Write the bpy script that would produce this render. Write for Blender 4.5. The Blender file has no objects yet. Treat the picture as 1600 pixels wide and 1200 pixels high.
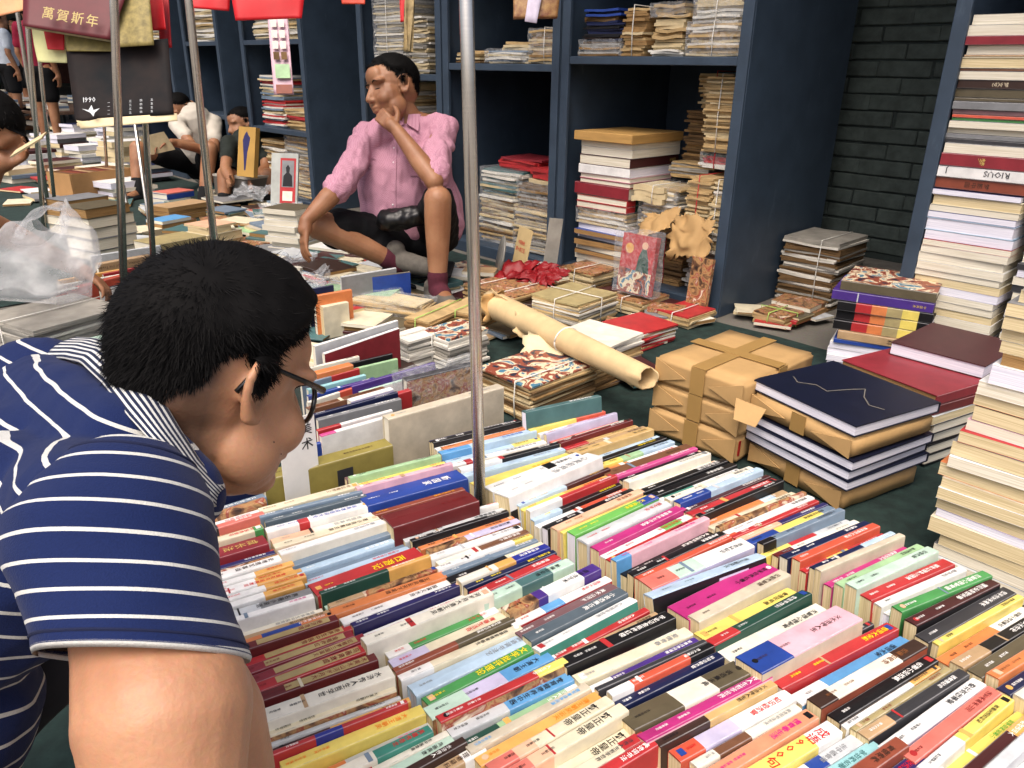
import bpy, bmesh, math, random
import numpy as np
from mathutils import Vector, Matrix

SC = bpy.context.scene
COL = SC.collection
RAD = math.radians
rng = random.Random(7)
nrng = np.random.RandomState(7)

# ---------------------------------------------------------------- camera
F_PX, PITCH, ROLL, CAM_H = 1200.0, RAD(22.5), RAD(0.8), 1.0
_F = np.array([0, math.cos(PITCH), -math.sin(PITCH)])
_R0 = np.array([1.0, 0, 0]); _U0 = np.cross(_R0, _F)
_R = math.cos(ROLL) * _R0 + math.sin(ROLL) * _U0
_U = -math.sin(ROLL) * _R0 + math.cos(ROLL) * _U0
_C = np.array([0, 0, CAM_H])
cam_data = bpy.data.cameras.new('camera')
cam_data.sensor_width = 36.0
cam_data.sensor_fit = 'HORIZONTAL'
cam_data.lens = 36.0 * F_PX / 1600.0
cam_data.clip_start = 0.02
cam_data.clip_end = 300.0
cam = bpy.data.objects.new('camera', cam_data)
COL.objects.link(cam)
_m = Matrix.Identity(4)
for i in range(3):
    _m[i][0] = _R[i]; _m[i][1] = _U[i]; _m[i][2] = -_F[i]; _m[i][3] = _C[i]
cam.matrix_world = _m
SC.camera = cam

# ---------------------------------------------------------------- light
SUN_EL, SUN_ROT = RAD(62), RAD(200)
world = bpy.data.worlds.new('World')
SC.world = world
world.use_nodes = True
wn = world.node_tree
wn.nodes.clear()
sky = wn.nodes.new('ShaderNodeTexSky')
sky.sky_type = 'NISHITA'
sky.sun_disc = False
sky.sun_elevation = SUN_EL
sky.sun_rotation = SUN_ROT
sky.air_density = 0.7
sky.dust_density = 8.0
sky.ozone_density = 1.0
bg = wn.nodes.new('ShaderNodeBackground')
bg.inputs['Strength'].default_value = 0.15
wo = wn.nodes.new('ShaderNodeOutputWorld')
wn.links.new(sky.outputs[0], bg.inputs[0])
wn.links.new(bg.outputs[0], wo.inputs[0])
sd = bpy.data.lights.new('sun', 'SUN')
sd.energy = 0.7
sd.angle = RAD(40)
sd.color = (1.0, 0.96, 0.9)
sun = bpy.data.objects.new('sun', sd)
COL.objects.link(sun)
# sky sun_rotation is measured from +Y towards +X
_sdir = Vector((math.sin(SUN_ROT) * math.cos(SUN_EL), math.cos(SUN_ROT) * math.cos(SUN_EL), math.sin(SUN_EL)))
sun.rotation_euler = _sdir.to_track_quat('Z', 'Y').to_euler()
vs = SC.view_settings
vs.view_transform = 'Standard'
vs.look = 'None'
vs.exposure = 0.76
vs.gamma = 1.0
vs.use_curve_mapping = False
SC.cycles.max_bounces = 6
SC.cycles.use_denoising = True

# ---------------------------------------------------------------- helpers
def ray(x, y):
    return _F + _R * (x - 800) / F_PX - _U * (y - 600) / F_PX
def at(x, y, z=0.0):
    d = ray(x, y)
    return Vector(_C + d * ((z - CAM_H) / d[2]))
def pt(x, y, depth):
    return Vector(_C + ray(x, y) * depth)
def V(*a):
    return Vector(a)

def lin(h):
    if isinstance(h, tuple):
        return h
    h = h.lstrip('#')
    out = []
    for i in (0, 2, 4):
        c = int(h[i:i + 2], 16) / 255
        out.append(c / 12.92 if c <= 0.04045 else ((c + 0.055) / 1.055) ** 2.4)
    return tuple(out)

def soften(c, k=0.79, g=0.87):
    y = 0.2126 * c[0] + 0.7152 * c[1] + 0.0722 * c[2]
    return tuple((y + (x - y) * k) * g for x in c)

class NT:
    def __init__(self, name):
        self.m = bpy.data.materials.new(name)
        self.m.use_nodes = True
        self.t = self.m.node_tree
        self.b = self.t.nodes['Principled BSDF']
    def n(self, kind, **kw):
        nd = self.t.nodes.new('ShaderNode' + kind)
        for k, v in kw.items():
            if k.startswith('i_'):
                nd.inputs[k[2:].replace('_', ' ')].default_value = v
            else:
                setattr(nd, k, v)
        return nd
    def l(self, a, ai, b, bi):
        self.t.links.new(a.outputs[ai], b.inputs[bi])

def setin(b, k, v):
    if k in b.inputs:
        b.inputs[k].default_value = v

MATS = {}
def mat(name, col, rough=0.6, var=0.12, scale=30.0, bump=0.0, spec=0.4, metal=0.0, detail=4.0, stretch=(1, 1, 1), col2=None, sheen=0.0, sss=0.0, coat=0.0):
    if name in MATS:
        return MATS[name]
    c = lin(col)
    t = NT(name)
    b = t.b
    tc = t.n('TexCoord'); mp = t.n('Mapping'); mp.inputs['Scale'].default_value = stretch
    oi = t.n('ObjectInfo')
    t.l(tc, 'Object', mp, 'Vector')
    add = t.n('VectorMath', operation='ADD')
    t.l(mp, 0, add, 0)
    sc = t.n('VectorMath', operation='SCALE'); sc.inputs['Scale'].default_value = 37.0
    cmb = t.n('CombineXYZ'); t.l(oi, 'Random', cmb, 0); t.l(oi, 'Random', cmb, 1)
    t.l(cmb, 0, sc, 0); t.l(sc, 0, add, 1)
    nz = t.n('TexNoise'); nz.inputs['Scale'].default_value = scale; nz.inputs['Detail'].default_value = detail
    nz.inputs['Roughness'].default_value = 0.6
    t.l(add, 0, nz, 'Vector')
    mr = t.n('MapRange'); mr.inputs[1].default_value = 0.3; mr.inputs[2].default_value = 0.7
    t.l(nz, 0, mr, 0)
    mx = t.n('Mix', data_type='RGBA')
    lo = tuple(max(0, x * (1 - var)) for x in c) if col2 is None else lin(col2)
    hi = tuple(min(1, x * (1 + var * 0.6)) for x in c)
    mx.inputs[6].default_value = (*lo, 1); mx.inputs[7].default_value = (*hi, 1)
    t.l(mr, 0, mx, 0)
    t.l(mx, 2, b, 'Base Color')
    b.inputs['Roughness'].default_value = rough
    b.inputs['Metallic'].default_value = metal
    setin(b, 'Specular IOR Level', spec)
    if sheen: setin(b, 'Sheen Weight', sheen)
    if coat: setin(b, 'Coat Weight', coat); setin(b, 'Coat Roughness', 0.25)
    if sss:
        setin(b, 'Subsurface Weight', sss); setin(b, 'Subsurface Radius', (0.012, 0.005, 0.003)); setin(b, 'Subsurface Scale', 1.0)
    if bump:
        bp = t.n('Bump'); bp.inputs['Strength'].default_value = bump; bp.inputs['Distance'].default_value = 0.004
        t.l(nz, 0, bp, 'Height'); t.l(bp, 0, b, 'Normal')
    MATS[name] = t.m
    return t.m

def tag(o, label=None, cat=None, group=None, kind=None):
    if label: o['label'] = label
    if cat: o['category'] = cat
    if group: o['group'] = group
    if kind: o['kind'] = kind
    return o

def empty(name, loc=(0, 0, 0), parent=None):
    o = bpy.data.objects.new(name, None)
    o.empty_display_size = 0.05
    COL.objects.link(o)
    o.location = loc
    if parent: o.parent = parent
    return o

class MB:
    """collects polygons; build() links them as one mesh object"""
    def __init__(self):
        self.v = []; self.f = []; self.mi = []; self.uv = None
    def add(self, verts, faces, mi=0):
        o = len(self.v)
        self.v.extend([tuple(p) for p in verts])
        for f in faces:
            self.f.append(tuple(i + o for i in f)); self.mi.append(mi)
        return self
    def box(self, c, ax, ay, az, mi=0):
        """box centred at c with half-extent vectors ax, ay, az"""
        c, ax, ay, az = Vector(c), Vector(ax), Vector(ay), Vector(az)
        p = [c + ax * i + ay * j + az * k for k in (-1, 1) for j in (-1, 1) for i in (-1, 1)]
        fs = [(0, 2, 3, 1), (4, 5, 7, 6), (0, 1, 5, 4), (2, 6, 7, 3), (0, 4, 6, 2), (1, 3, 7, 5)]
        if ax.cross(ay).dot(az) < 0:
            fs = [tuple(reversed(f)) for f in fs]
        return self.add(p, fs, mi)
    def bx(self, x0, x1, y0, y1, z0, z1, mi=0):
        return self.box(((x0 + x1) / 2, (y0 + y1) / 2, (z0 + z1) / 2), ((x1 - x0) / 2, 0, 0), (0, (y1 - y0) / 2, 0), (0, 0, (z1 - z0) / 2), mi)
    def cbox(self, x0, x1, y0, y1, z0, z1, ch, mi=0):
        """axis aligned box with chamfered vertical edges and top"""
        pts = [(x0 + ch, y0), (x1 - ch, y0), (x1, y0 + ch), (x1, y1 - ch), (x1 - ch, y1), (x0 + ch, y1), (x0, y1 - ch), (x0, y0 + ch)]
        cx, cy = (x0 + x1) / 2, (y0 + y1) / 2
        kx, ky = 1 - ch / ((x1 - x0) / 2), 1 - ch / ((y1 - y0) / 2)
        ins = [(cx + (x - cx) * kx, cy + (y - cy) * ky) for x, y in pts]
        rings = [[(x, y, z0) for x, y in ins], [(x, y, z0 + ch) for x, y in pts], [(x, y, z1 - ch) for x, y in pts], [(x, y, z1) for x, y in ins]]
        return self.rings(rings, mi=mi, caps=True)
    def rings(self, rings, mi=0, caps=True, closed=True):
        n = len(rings[0]); o = len(self.v)
        for r in rings: self.v.extend([tuple(p) for p in r])
        m = n if closed else n - 1
        for k in range(len(rings) - 1):
            for i in range(m):
                j = (i + 1) % n
                self.f.append((o + k * n + i, o + k * n + j, o + (k + 1) * n + j, o + (k + 1) * n + i)); self.mi.append(mi)
        if caps:
            self.f.append(tuple(o + i for i in reversed(range(n)))); self.mi.append(mi)
            e = o + (len(rings) - 1) * n
            self.f.append(tuple(e + i for i in range(n))); self.mi.append(mi)
        return self
    def tube(self, path, rad, n=8, mi=0, caps=True):
        P = [Vector(p) for p in path]
        R = rad if isinstance(rad, (list, tuple)) else [rad] * len(P)
        up = Vector((0, 0, 1)); rings = []
        prev = None
        for i, p in enumerate(P):
            t = (P[min(i + 1, len(P) - 1)] - P[max(i - 1, 0)]).normalized()
            if prev is None:
                a = t.cross(up)
                if a.length < 1e-3: a = t.cross(Vector((1, 0, 0)))
                a.normalize()
            else:
                a = (prev - t * prev.dot(t)).normalized()
            prev = a
            b = t.cross(a)
            rings.append([p + (a * math.cos(2 * math.pi * k / n) + b * math.sin(2 * math.pi * k / n)) * R[i] for k in range(n)])
        return self.rings(rings, mi=mi, caps=caps)
    def mesh(self, name, mats, smooth=False, fix=False):
        me = bpy.data.meshes.new(name)
        me.from_pydata(self.v, [], self.f)
        for m in (mats if isinstance(mats, (list, tuple)) else [mats]):
            me.materials.append(m)
        if max(self.mi, default=0) > 0:
            me.polygons.foreach_set('material_index', self.mi)
        if smooth:
            me.polygons.foreach_set('use_smooth', [True] * len(me.polygons))
        if fix:
            bm = bmesh.new(); bm.from_mesh(me); bmesh.ops.recalc_face_normals(bm, faces=bm.faces); bm.to_mesh(me); bm.free()
        me.update()
        return me
    def build(self, name, mats, parent=None, smooth=False, fix=False, loc=None, mw=None):
        o = bpy.data.objects.new(name, self.mesh(name, mats, smooth, fix))
        COL.objects.link(o)
        if parent: o.parent = parent
        if loc is not None: o.location = loc
        if mw is not None: o.matrix_world = mw
        return o

def frame(origin, x, z=Vector((0, 0, 1))):
    """matrix with x axis x, z axis as near z as possible"""
    x = Vector(x).normalized(); z = Vector(z)
    y = z.cross(x).normalized(); z = x.cross(y)
    m = Matrix.Identity(4)
    for i in range(3):
        m[i][0] = x[i]; m[i][1] = y[i]; m[i][2] = z[i]; m[i][3] = origin[i]
    return m

# ---------------------------------------------------------------- lettering
GL = {}
def glyphs(chars):
    todo = [c for c in dict.fromkeys(chars) if c not in GL and c != ' ']
    obs = []
    for c in todo:
        cu = bpy.data.curves.new('glyph', 'FONT'); cu.body = c; cu.size = 1.0; cu.resolution_u = 1; cu.offset = 0.006
        o = bpy.data.objects.new('glyph', cu); COL.objects.link(o); obs.append(o)
    bpy.context.view_layer.update()
    dg = bpy.context.evaluated_depsgraph_get()
    for c, o in zip(todo, obs):
        me = bpy.data.meshes.new_from_object(o.evaluated_get(dg))
        v = np.empty(len(me.vertices) * 3); me.vertices.foreach_get('co', v); v = v.reshape(-1, 3)[:, :2]
        fs = [tuple(p.vertices) for p in me.polygons]
        cjk = ord(c) > 0x2000
        w = 1.0 if cjk else (v[:, 0].max() + 0.06 if len(v) else 0.3)
        GL[c] = (v, fs, w)
        cu = o.data
        bpy.data.objects.remove(o); bpy.data.curves.remove(cu); bpy.data.meshes.remove(me)

class Text:
    """flat lettering gathered into one mesh"""
    def __init__(self):
        self.v = []; self.f = []; self.mi = []
    def put(self, ch, origin, right, up, size, mi=0):
        if ch == ' ' or ch not in GL: return
        v, fs, w = GL[ch]
        o = len(self.v)
        P = np.array(origin)[None] + v[:, :1] * size * np.array(right)[None] + v[:, 1:2] * size * np.array(up)[None]
        self.v.extend(map(tuple, P))
        for f in fs:
            self.f.append(tuple(i + o for i in f)); self.mi.append(mi)
    def column(self, s, start, along, right, size, pitch=1.08, mi=0, up=None):
        """characters one below the other, running in -along from start; glyph up = along"""
        along = np.array(along, float); right = np.array(right, float); p = np.array(start, float)
        for c in s:
            p = p - along * size * pitch
            self.put(c, p - right * size * 0.5 + along * 0.1 * size, right, along, size, mi)
    def line(self, s, start, right, up, size, mi=0, pitch=1.0):
        p = np.array(start, float); right = np.array(right, float)
        for c in s:
            if c == ' ':
                p = p + right * size * 0.3; continue
            self.put(c, p, right, up, size, mi)
            p = p + right * GL[c][2] * size * pitch
    def build(self, name, mats, parent, mw=None):
        if not self.f: return None
        mb = MB(); mb.v, mb.f, mb.mi = self.v, self.f, self.mi
        o = mb.build(name, mats, parent)
        if mw is not None: o.matrix_world = mw
        return o

POOL = '中国文学史记金瓶梅红楼梦三国演义水浒传人生哲学世界名著小说选集古典诗词书法艺术美术山河岁月大清王朝风云天下英雄传奇北京往事爱情青春生活百科知识经济管理心理教育健康养生中医食谱花鸟画典故成语词大全新编历史地理军事战争间谍推理悬疑科幻'
# ---------------------------------------------------------------- ground
def ground_mat():
    t = NT('worn_concrete_paving')
    tc = t.n('TexCoord')
    n1 = t.n('TexNoise'); n1.inputs['Scale'].default_value = 3; n1.inputs['Detail'].default_value = 8
    n2 = t.n('TexNoise'); n2.inputs['Scale'].default_value = 90; n2.inputs['Detail'].default_value = 4
    t.l(tc, 'Object', n1, 'Vector'); t.l(tc, 'Object', n2, 'Vector')
    mx = t.n('Mix', data_type='RGBA'); mx.inputs[6].default_value = (*lin('5a564f'), 1); mx.inputs[7].default_value = (*lin('8a857b'), 1)
    t.l(n1, 0, mx, 0)
    m2 = t.n('Mix', data_type='RGBA', blend_type='MULTIPLY'); m2.inputs[0].default_value = 0.4
    t.l(mx, 2, m2, 6); t.l(n2, 'Color', m2, 7); t.l(m2, 2, t.b, 'Base Color')
    t.b.inputs['Roughness'].default_value = 0.85
    bp = t.n('Bump'); bp.inputs['Strength'].default_value = 0.3; bp.inputs['Distance'].default_value = 0.004; t.l(n2, 0, bp, 'Height'); t.l(bp, 0, t.b, 'Normal')
    return t.m
g = MB(); g.add([(-150, -150, 0), (150, -150, 0), (150, 150, 0), (-150, 150, 0)], [(0, 1, 2, 3)])
tag(g.build('ground', ground_mat()), kind='structure')

ANG = RAD(46)
CD = Vector((-math.cos(ANG), math.sin(ANG), 0))     # along the cabinets, away from the camera
CN = Vector((math.sin(ANG), math.cos(ANG), 0))      # into the cabinets
CP = at(1122, 497, 0)
UP = Vector((0, 0, 1))
def cw(s, d, z=0.0):
    return CP + CD * s + CN * d + Vector((0, 0, z))
def front_px(px, py, d=0.0):
    """pixel -> (s, z) on the plane d behind the cabinet fronts"""
    r = ray(px, py); n = np.array(CN); p0 = np.array(CP + CN * d)
    q = _C + r * (((p0 - _C) @ n) / (r @ n)); q = Vector(q) - CP
    return q.dot(CD), q.z

# dark green tarpaulin under the stall, gently rumpled
def tarp(name, corners, label, nx=40, ny=40, z=0.004, amp=0.007):
    a, b, c, d = corners
    mb = MB(); vs = []
    for j in range(ny + 1):
        for i in range(nx + 1):
            u, v = i / nx, j / ny
            p = (a * (1 - u) + b * u) * (1 - v) + (d * (1 - u) + c * u) * v
            e = amp * (math.sin(p.x * 9 + p.y * 4) * math.sin(p.y * 11 - p.x * 5) * 0.5 + 0.5)
            vs.append((p.x, p.y, z + e))
    mb.add(vs, [(j * (nx + 1) + i, j * (nx + 1) + i + 1, (j + 1) * (nx + 1) + i + 1, (j + 1) * (nx + 1) + i) for j in range(ny) for i in range(nx)])
    o = mb.build(name, mat('dark_green_canvas', '1d302c', rough=0.92, var=0.5, scale=24, bump=0.8, detail=12), smooth=True)
    tag(o, label, 'tarpaulin')
    return o
tarp('ground_cloth', [cw(-1.3, -2.9), cw(2.1, -3.3), cw(2.1, -0.06), cw(-1.3, -0.06)], 'dark green canvas cloth spread under the rows of books')
tarp('ground_cloth', [cw(2.16, -2.9), cw(7.5, -2.9), cw(7.5, -0.06), cw(2.16, -0.06)], 'dark cloth under the second stall behind the seller')

# ---------------------------------------------------------------- brick wall behind the cabinets
brick_m = mat('dark_painted_brick', '434d49', rough=0.8, var=0.4, scale=16, bump=0.8, detail=10)
mortar_m = mat('dark_mortar', '2e3735', rough=0.9, var=0.3, scale=30)
WD = 1.06
mw_ = MB(); mw_.box(cw(3.5, WD + 0.15, 1.6), CD * 6.0, CN * 0.15, (0, 0, 1.6))
wall = mw_.build('brick_wall', mortar_m)
tag(wall, 'dark grey painted brick wall behind the metal cabinets', 'wall')
bm_ = MB()
BL_, BH_, BT_ = 0.241, 0.068, 0.008
bmesh_b = MB().cbox(-BL_ / 2, BL_ / 2, -BT_, 0.006, -BH_ / 2, BH_ / 2, 0.004).mesh('brick', brick_m)
def place(me, name, m, parent=None):
    o = bpy.data.objects.new(name, me); COL.objects.link(o)
    if parent: o.parent = parent
    o.matrix_world = m
    return o
for row in range(21):
    for k in range(-6, 4):
        s = -0.05 + (k + (0.5 if row % 2 else 0.0) + rng.uniform(-0.03, 0.03)) * 0.248
        if not -1.05 < s < 0.75: continue
        z = 0.2 + row * 0.0735
        m = frame(cw(s, WD - rng.uniform(0, 0.004), z), CD * -1)
        m = m @ Matrix.Rotation(RAD(rng.uniform(-0.7, 0.7)), 4, 'Y') @ Matrix.Diagonal((rng.uniform(1.0, 1.028), rng.uniform(.8, 1.3), rng.uniform(0.9, 1.03), 1))
        place(bmesh_b, 'brick', m, wall)
# concrete plinth at the foot of the wall
pl = MB(); pl.box(cw(-0.4, WD - 0.09, 0.07), CD * 0.75, CN * 0.07, (0, 0, 0.07))
tag(pl.build('plinth', mat('rough_concrete', '6b6862', rough=0.9, var=0.3, scale=25, bump=0.4)), kind='structure')

# ---------------------------------------------------------------- cabinets
paint = mat('blue_grey_enamel', '364453', rough=0.5, var=0.22, scale=7, bump=0.08, detail=10)
def worn(m, light):
    nt = m.node_tree; b = nt.nodes['Principled BSDF']; src = b.inputs['Base Color'].links[0].from_socket
    tc = nt.nodes.new('ShaderNodeTexCoord'); mp = nt.nodes.new('ShaderNodeMapping'); mp.inputs['Scale'].default_value = (3, 3, 1.1)
    nz = nt.nodes.new('ShaderNodeTexNoise'); nz.inputs['Scale'].default_value = 5; nz.inputs['Detail'].default_value = 14; nz.inputs['Roughness'].default_value = .72
    mr = nt.nodes.new('ShaderNodeMapRange'); mr.inputs[1].default_value = .60; mr.inputs[2].default_value = .78; mr.inputs[4].default_value = .55
    mx = nt.nodes.new('ShaderNodeMix'); mx.data_type = 'RGBA'; mx.inputs[7].default_value = (*lin(light), 1)
    nt.links.new(tc.outputs['Object'], mp.inputs[0]); nt.links.new(mp.outputs[0], nz.inputs['Vector']); nt.links.new(nz.outputs[0], mr.inputs[0]); nt.links.new(mr.outputs[0], mx.inputs[0]); nt.links.new(src, mx.inputs[6]); nt.links.new(mx.outputs[2], b.inputs['Base Color'])
worn(paint, '5a6a78'); worn(brick_m, '5a625f')
def cabinet(name, s0, s1, depth, shelves, label, ztop=2.05, post=0.05, d0=0.0, bottom=0.06):
    """open metal cabinet: side panels, back, shelves and front posts"""
    root = empty(name, cw((s0 + s1) / 2, d0, 0))
    tag(root, label, 'cabinet', 'metal cabinets behind the stalls')
    def P(nm, a0, a1, b0, b1, z0, z1):
        mb = MB(); mb.box(cw((a0 + a1) / 2, d0 + (b0 + b1) / 2, (z0 + z1) / 2), CD * ((a1 - a0) / 2), CN * ((b1 - b0) / 2), (0, 0, (z1 - z0) / 2))
        o = mb.build(nm, paint, None)
        o.parent = root; o.matrix_parent_inverse = Matrix.Translation(-root.location)
        bv = o.modifiers.new('bevel', 'BEVEL'); bv.width = 0.003; bv.segments = 2
        return o
    t = 0.012
    P('side_panel', s0, s0 + t, 0.006, depth, 0.0, ztop)
    P('side_panel', s1 - t, s1, 0.006, depth, 0.0, ztop)
    P('back_panel', s0 + t + .001, s1 - t - .001, depth - 0.012, depth - 0.002, 0.02, ztop)
    P('post', s0 + 0.002, s0 + post, -0.004, 0.014, 0.0, ztop + 0.002)
    P('post', s1 - post, s1 - 0.002, -0.004, 0.014, 0.0, ztop + 0.002)
    for z in shelves:
        P('shelf', s0 + t + .001, s1 - t - .001, 0.0155, depth - 0.014, z - 0.012, z)
        P('shelf_edge', s0 + post + .001, s1 - post - .001, -0.001, 0.015, z - 0.034, z - 0.001)
    P('base_rail', s0 + post + .001, s1 - post - .001, -0.002, 0.013, 0.0, bottom)
    P('floor_panel', s0 + t + .001, s1 - t - .001, 0.0155, depth - 0.014, bottom - 0.014, bottom)
    P('top_panel', s0 + 0.001, s1 - 0.001, 0.0, depth - 0.001, ztop + 0.003, ztop + 0.02)
    return root
cabinet('metal_cabinet', 0.0, 0.98, 0.86, [1.045, 1.6], 'blue-grey metal cabinet with a stack of albums beside the wrapped parcels')
cabinet('metal_cabinet', 0.99, 1.86, 0.86, [1.01, 1.6], 'half empty blue-grey metal cabinet directly right of the seated man')
cabinet('metal_cabinet', 1.87, 2.68, 0.86, [0.95, 1.55], 'blue-grey metal cabinet behind the head of the seated man in pink')
cabinet('metal_cabinet', 3.34, 4.25, 0.95, [0.55, 1.15, 1.7], 'metal cabinet with papers under the hanging plastic sleeve of stickers')
cabinet('metal_cabinet', 4.62, 5.3, 0.95, [0.6, 1.15, 1.7], 'metal cabinet behind the man with glasses at the second stall')
cabinet('metal_cabinet', 5.6, 6.5, 0.95, [0.6, 1.15, 1.7], 'metal cabinet behind the man in the white shirt')
cabinet('metal_cabinet', -1.72, -0.70, 0.86, [1.6], 'blue-grey metal cabinet crammed with books at the right edge', bottom=0.10)
# ---------------------------------------------------------------- books
PAL = {
 'W': ('f2f1ec', 'white'), 'IV': ('eee8d2', 'ivory'), 'CR': ('e6dab4', 'cream'), 'BE': ('d2c4a6', 'beige'), 'TN': ('c39c66', 'tan'),
 'KH': ('b3a060', 'khaki'), 'MU': ('d6ac55', 'mustard'), 'Y': ('f3d81c', 'yellow'), 'GO': ('f0ab1e', 'golden yellow'), 'O': ('ea7d18', 'orange'),
 'OR': ('e34c1a', 'orange-red'), 'CO': ('ea6f5c', 'coral'), 'SA': ('f0935f', 'salmon'), 'PE': ('f3b98c', 'peach'), 'R': ('c8151c', 'red'),
 'CM': ('9a1c2c', 'crimson'), 'DR': ('741a1c', 'dark red'), 'MR': ('4e1d20', 'maroon'), 'PK': ('efb2c0', 'pink'), 'HP': ('e23a92', 'hot pink'),
 'MG': ('cb0a80', 'magenta'), 'LV': ('c9c0e2', 'lavender'), 'PU': ('4f2c90', 'purple'), 'IN': ('2c2868', 'indigo'), 'MV': ('80585c', 'mauve'),
 'NV': ('16224e', 'navy'), 'BL': ('1746a6', 'blue'), 'RB': ('2230a0', 'royal blue'), 'SB': ('48a2e0', 'sky blue'), 'LB': ('b2d2ea', 'light blue'),
 'SL': ('7089a0', 'steel blue'), 'SG': ('546570', 'slate grey'), 'AQ': ('8ccfd2', 'aqua'), 'G': ('2b9a3a', 'green'), 'BG': ('5cc02c', 'bright green'),
 'DG': ('124c3c', 'dark green'), 'MI': ('bce0c8', 'mint'), 'LG': ('9ccc8c', 'light green'), 'TL': ('437474', 'teal'), 'TG': ('1c907a', 'sea green'),
 'K': ('18171a', 'black'), 'DK': ('38383c', 'charcoal'), 'GY': ('858789', 'grey'), 'LGY': ('cbd0d2', 'pale grey'), 'BR': ('7e4e2c', 'brown'),
 'RU': ('9a4424', 'rust brown'), 'DB': ('40291f', 'dark brown'), 'OL': ('62573c', 'olive brown'), 'OY': ('9c8c22', 'olive yellow'),
 'PI': (None, 'patterned'), 'PW': (None, 'picture-covered'), 'GLD': ('c2a65c', 'gold'), 'ND': ('0f1630', 'dark navy'),
}
def cov(code):
    key = 'cover_' + code
    if key in MATS: return MATS[key]
    if code in ('PI', 'PW'):
        t = NT('printed_picture' if code == 'PI' else 'printed_artwork')
        tc = t.n('TexCoord'); oi = t.n('ObjectInfo')
        cmb = t.n('CombineXYZ'); t.l(oi, 'Random', cmb, 0); t.l(oi, 'Random', cmb, 2)
        sc = t.n('VectorMath', operation='SCALE'); sc.inputs['Scale'].default_value = 50; t.l(cmb, 0, sc, 0)
        ad = t.n('VectorMath', operation='ADD'); t.l(tc, 'Object', ad, 0); t.l(sc, 0, ad, 1)
        nz = t.n('TexNoise'); nz.inputs['Scale'].default_value = 26 if code == 'PI' else 16; nz.inputs['Detail'].default_value = 5
        nz.inputs['Distortion'].default_value = 1.2
        t.l(ad, 0, nz, 'Vector')
        cr = t.n('ValToRGB'); cr.color_ramp.interpolation = 'CONSTANT' if code == 'PW' else 'LINEAR'
        cols = ['2b211c', '6a4a34', 'b08a5c', '8a2f22', 'd8cdb4'] if code == 'PI' else ['283040', '8c4a38', 'd8c8a8', '4c7a90', 'e8e2d4']
        el = cr.color_ramp.elements
        el[0].position = 0.3; el[0].color = (*lin(cols[0]), 1)
        el[1].position = 0.68; el[1].color = (*lin(cols[4]), 1)
        for p, c in zip((0.4, 0.5, 0.58), cols[1:4]):
            e = el.new(p); e.color = (*lin(c), 1)
        t.l(nz, 0, cr, 0); t.l(cr, 0, t.b, 'Base Color')
        t.b.inputs['Roughness'].default_value = 0.4
        MATS[key] = t.m
        return t.m
    m = mat(key, soften(lin(PAL[code][0])), rough=0.45, var=0.2, scale=20, spec=0.4, detail=8)
    m.name = PAL[code][1].replace(' ', '_') + '_cover'
    return m
def worn_highlight_edge(code):  # paler chamfers: cover wear plus edge highlights painted into the colour
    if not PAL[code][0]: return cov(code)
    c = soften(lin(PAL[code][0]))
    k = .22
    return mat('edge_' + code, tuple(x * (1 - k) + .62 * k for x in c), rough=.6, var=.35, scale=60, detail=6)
def page_mat(kind='white'):
    cols = {'white': ('e2ddcd', 'c6bda4'), 'cream': ('dccda6', 'b9a67c'), 'old': ('a88658', '6e5230'), 'brown': ('8a6a42', '553c22'), 'bright': ('e6e4ea', 'c6c6d4')}
    a, b = cols[kind]
    m = mat('pages_' + kind, a, rough=0.85, scale=1.0, stretch=(6, 420, 6), col2=b, detail=3, spec=0.15)
    return m
def ink(code):
    key = 'ink_' + code
    if key in MATS: return MATS[key]
    return mat(key, PAL[code][0] or '333333', rough=0.5, var=0.02, scale=5)

def cover_mesh(L, W, T, segs, hard=False, front=0, back=0, bulge=0.0, edge=None):
    """segs: list of (end_fraction, material index). Returns MB in local axes x spine, y thickness, z width (spine up)"""
    tb = 0.0024 if hard else 0.0005
    tb = min(tb, T * 0.25)
    r = min(0.0022 if hard else 0.0016, T * 0.3)
    top = tb * 1.4
    out = [(0, 0), (0, W - r * 1.6), (r * 0.35, W - r * 0.4), (r * 1.2, W), (T / 2, W + bulge), (T - r * 1.2, W), (T - r * 0.35, W - r * 0.4), (T, W - r * 1.6), (T, 0)]
    inn = [(T - tb, 0), (T - tb, W - top), (tb, W - top), (tb, 0)]
    prof = out + inn
    n = len(prof)
    xs = [0.0] + [L * e for e, _ in segs]
    mb = MB()
    rings = [[(x, y, z) for y, z in prof] for x in xs]
    for rr in rings: mb.v.extend(rr)
    for k, (e, mi) in enumerate(segs):
        for i in range(n):
            j = (i + 1) % n
            if i == 0: m = front if front is not None else mi
            elif i == 7: m = back if back is not None else mi
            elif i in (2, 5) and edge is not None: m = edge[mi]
            elif i < 8: m = mi
            elif i in (8, 12): m = mi
            else: m = mi
            mb.f.append((k * n + i, (k + 1) * n + i, (k + 1) * n + j, k * n + j)); mb.mi.append(m)
    e = (len(xs) - 1) * n
    # end caps as three strips (front board, spine, back board)
    for base, rev, m in ((0, False, segs[0][1]), (e, True, segs[-1][1])):
        quads = [(0, 1, 11, 12), (7, 8, 9, 10), (1, 2, 3, 4, 5, 6, 7, 10, 11)]
        for q in quads:
            q = tuple(base + i for i in q)
            mb.f.append(tuple(reversed(q)) if rev else q); mb.mi.append(m)
    return mb

def page_mesh(L, W, T, hard=False):
    tb = min(0.0024 if hard else 0.0005, T * 0.25)
    sq = 0.003 if hard else 0.0006
    mb = MB()
    mb.bx(sq, L - sq, tb + 1e-4, T - tb - 1e-4, sq if hard else 0.0004, W - tb * 1.4 - 2e-4)
    return mb

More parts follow.
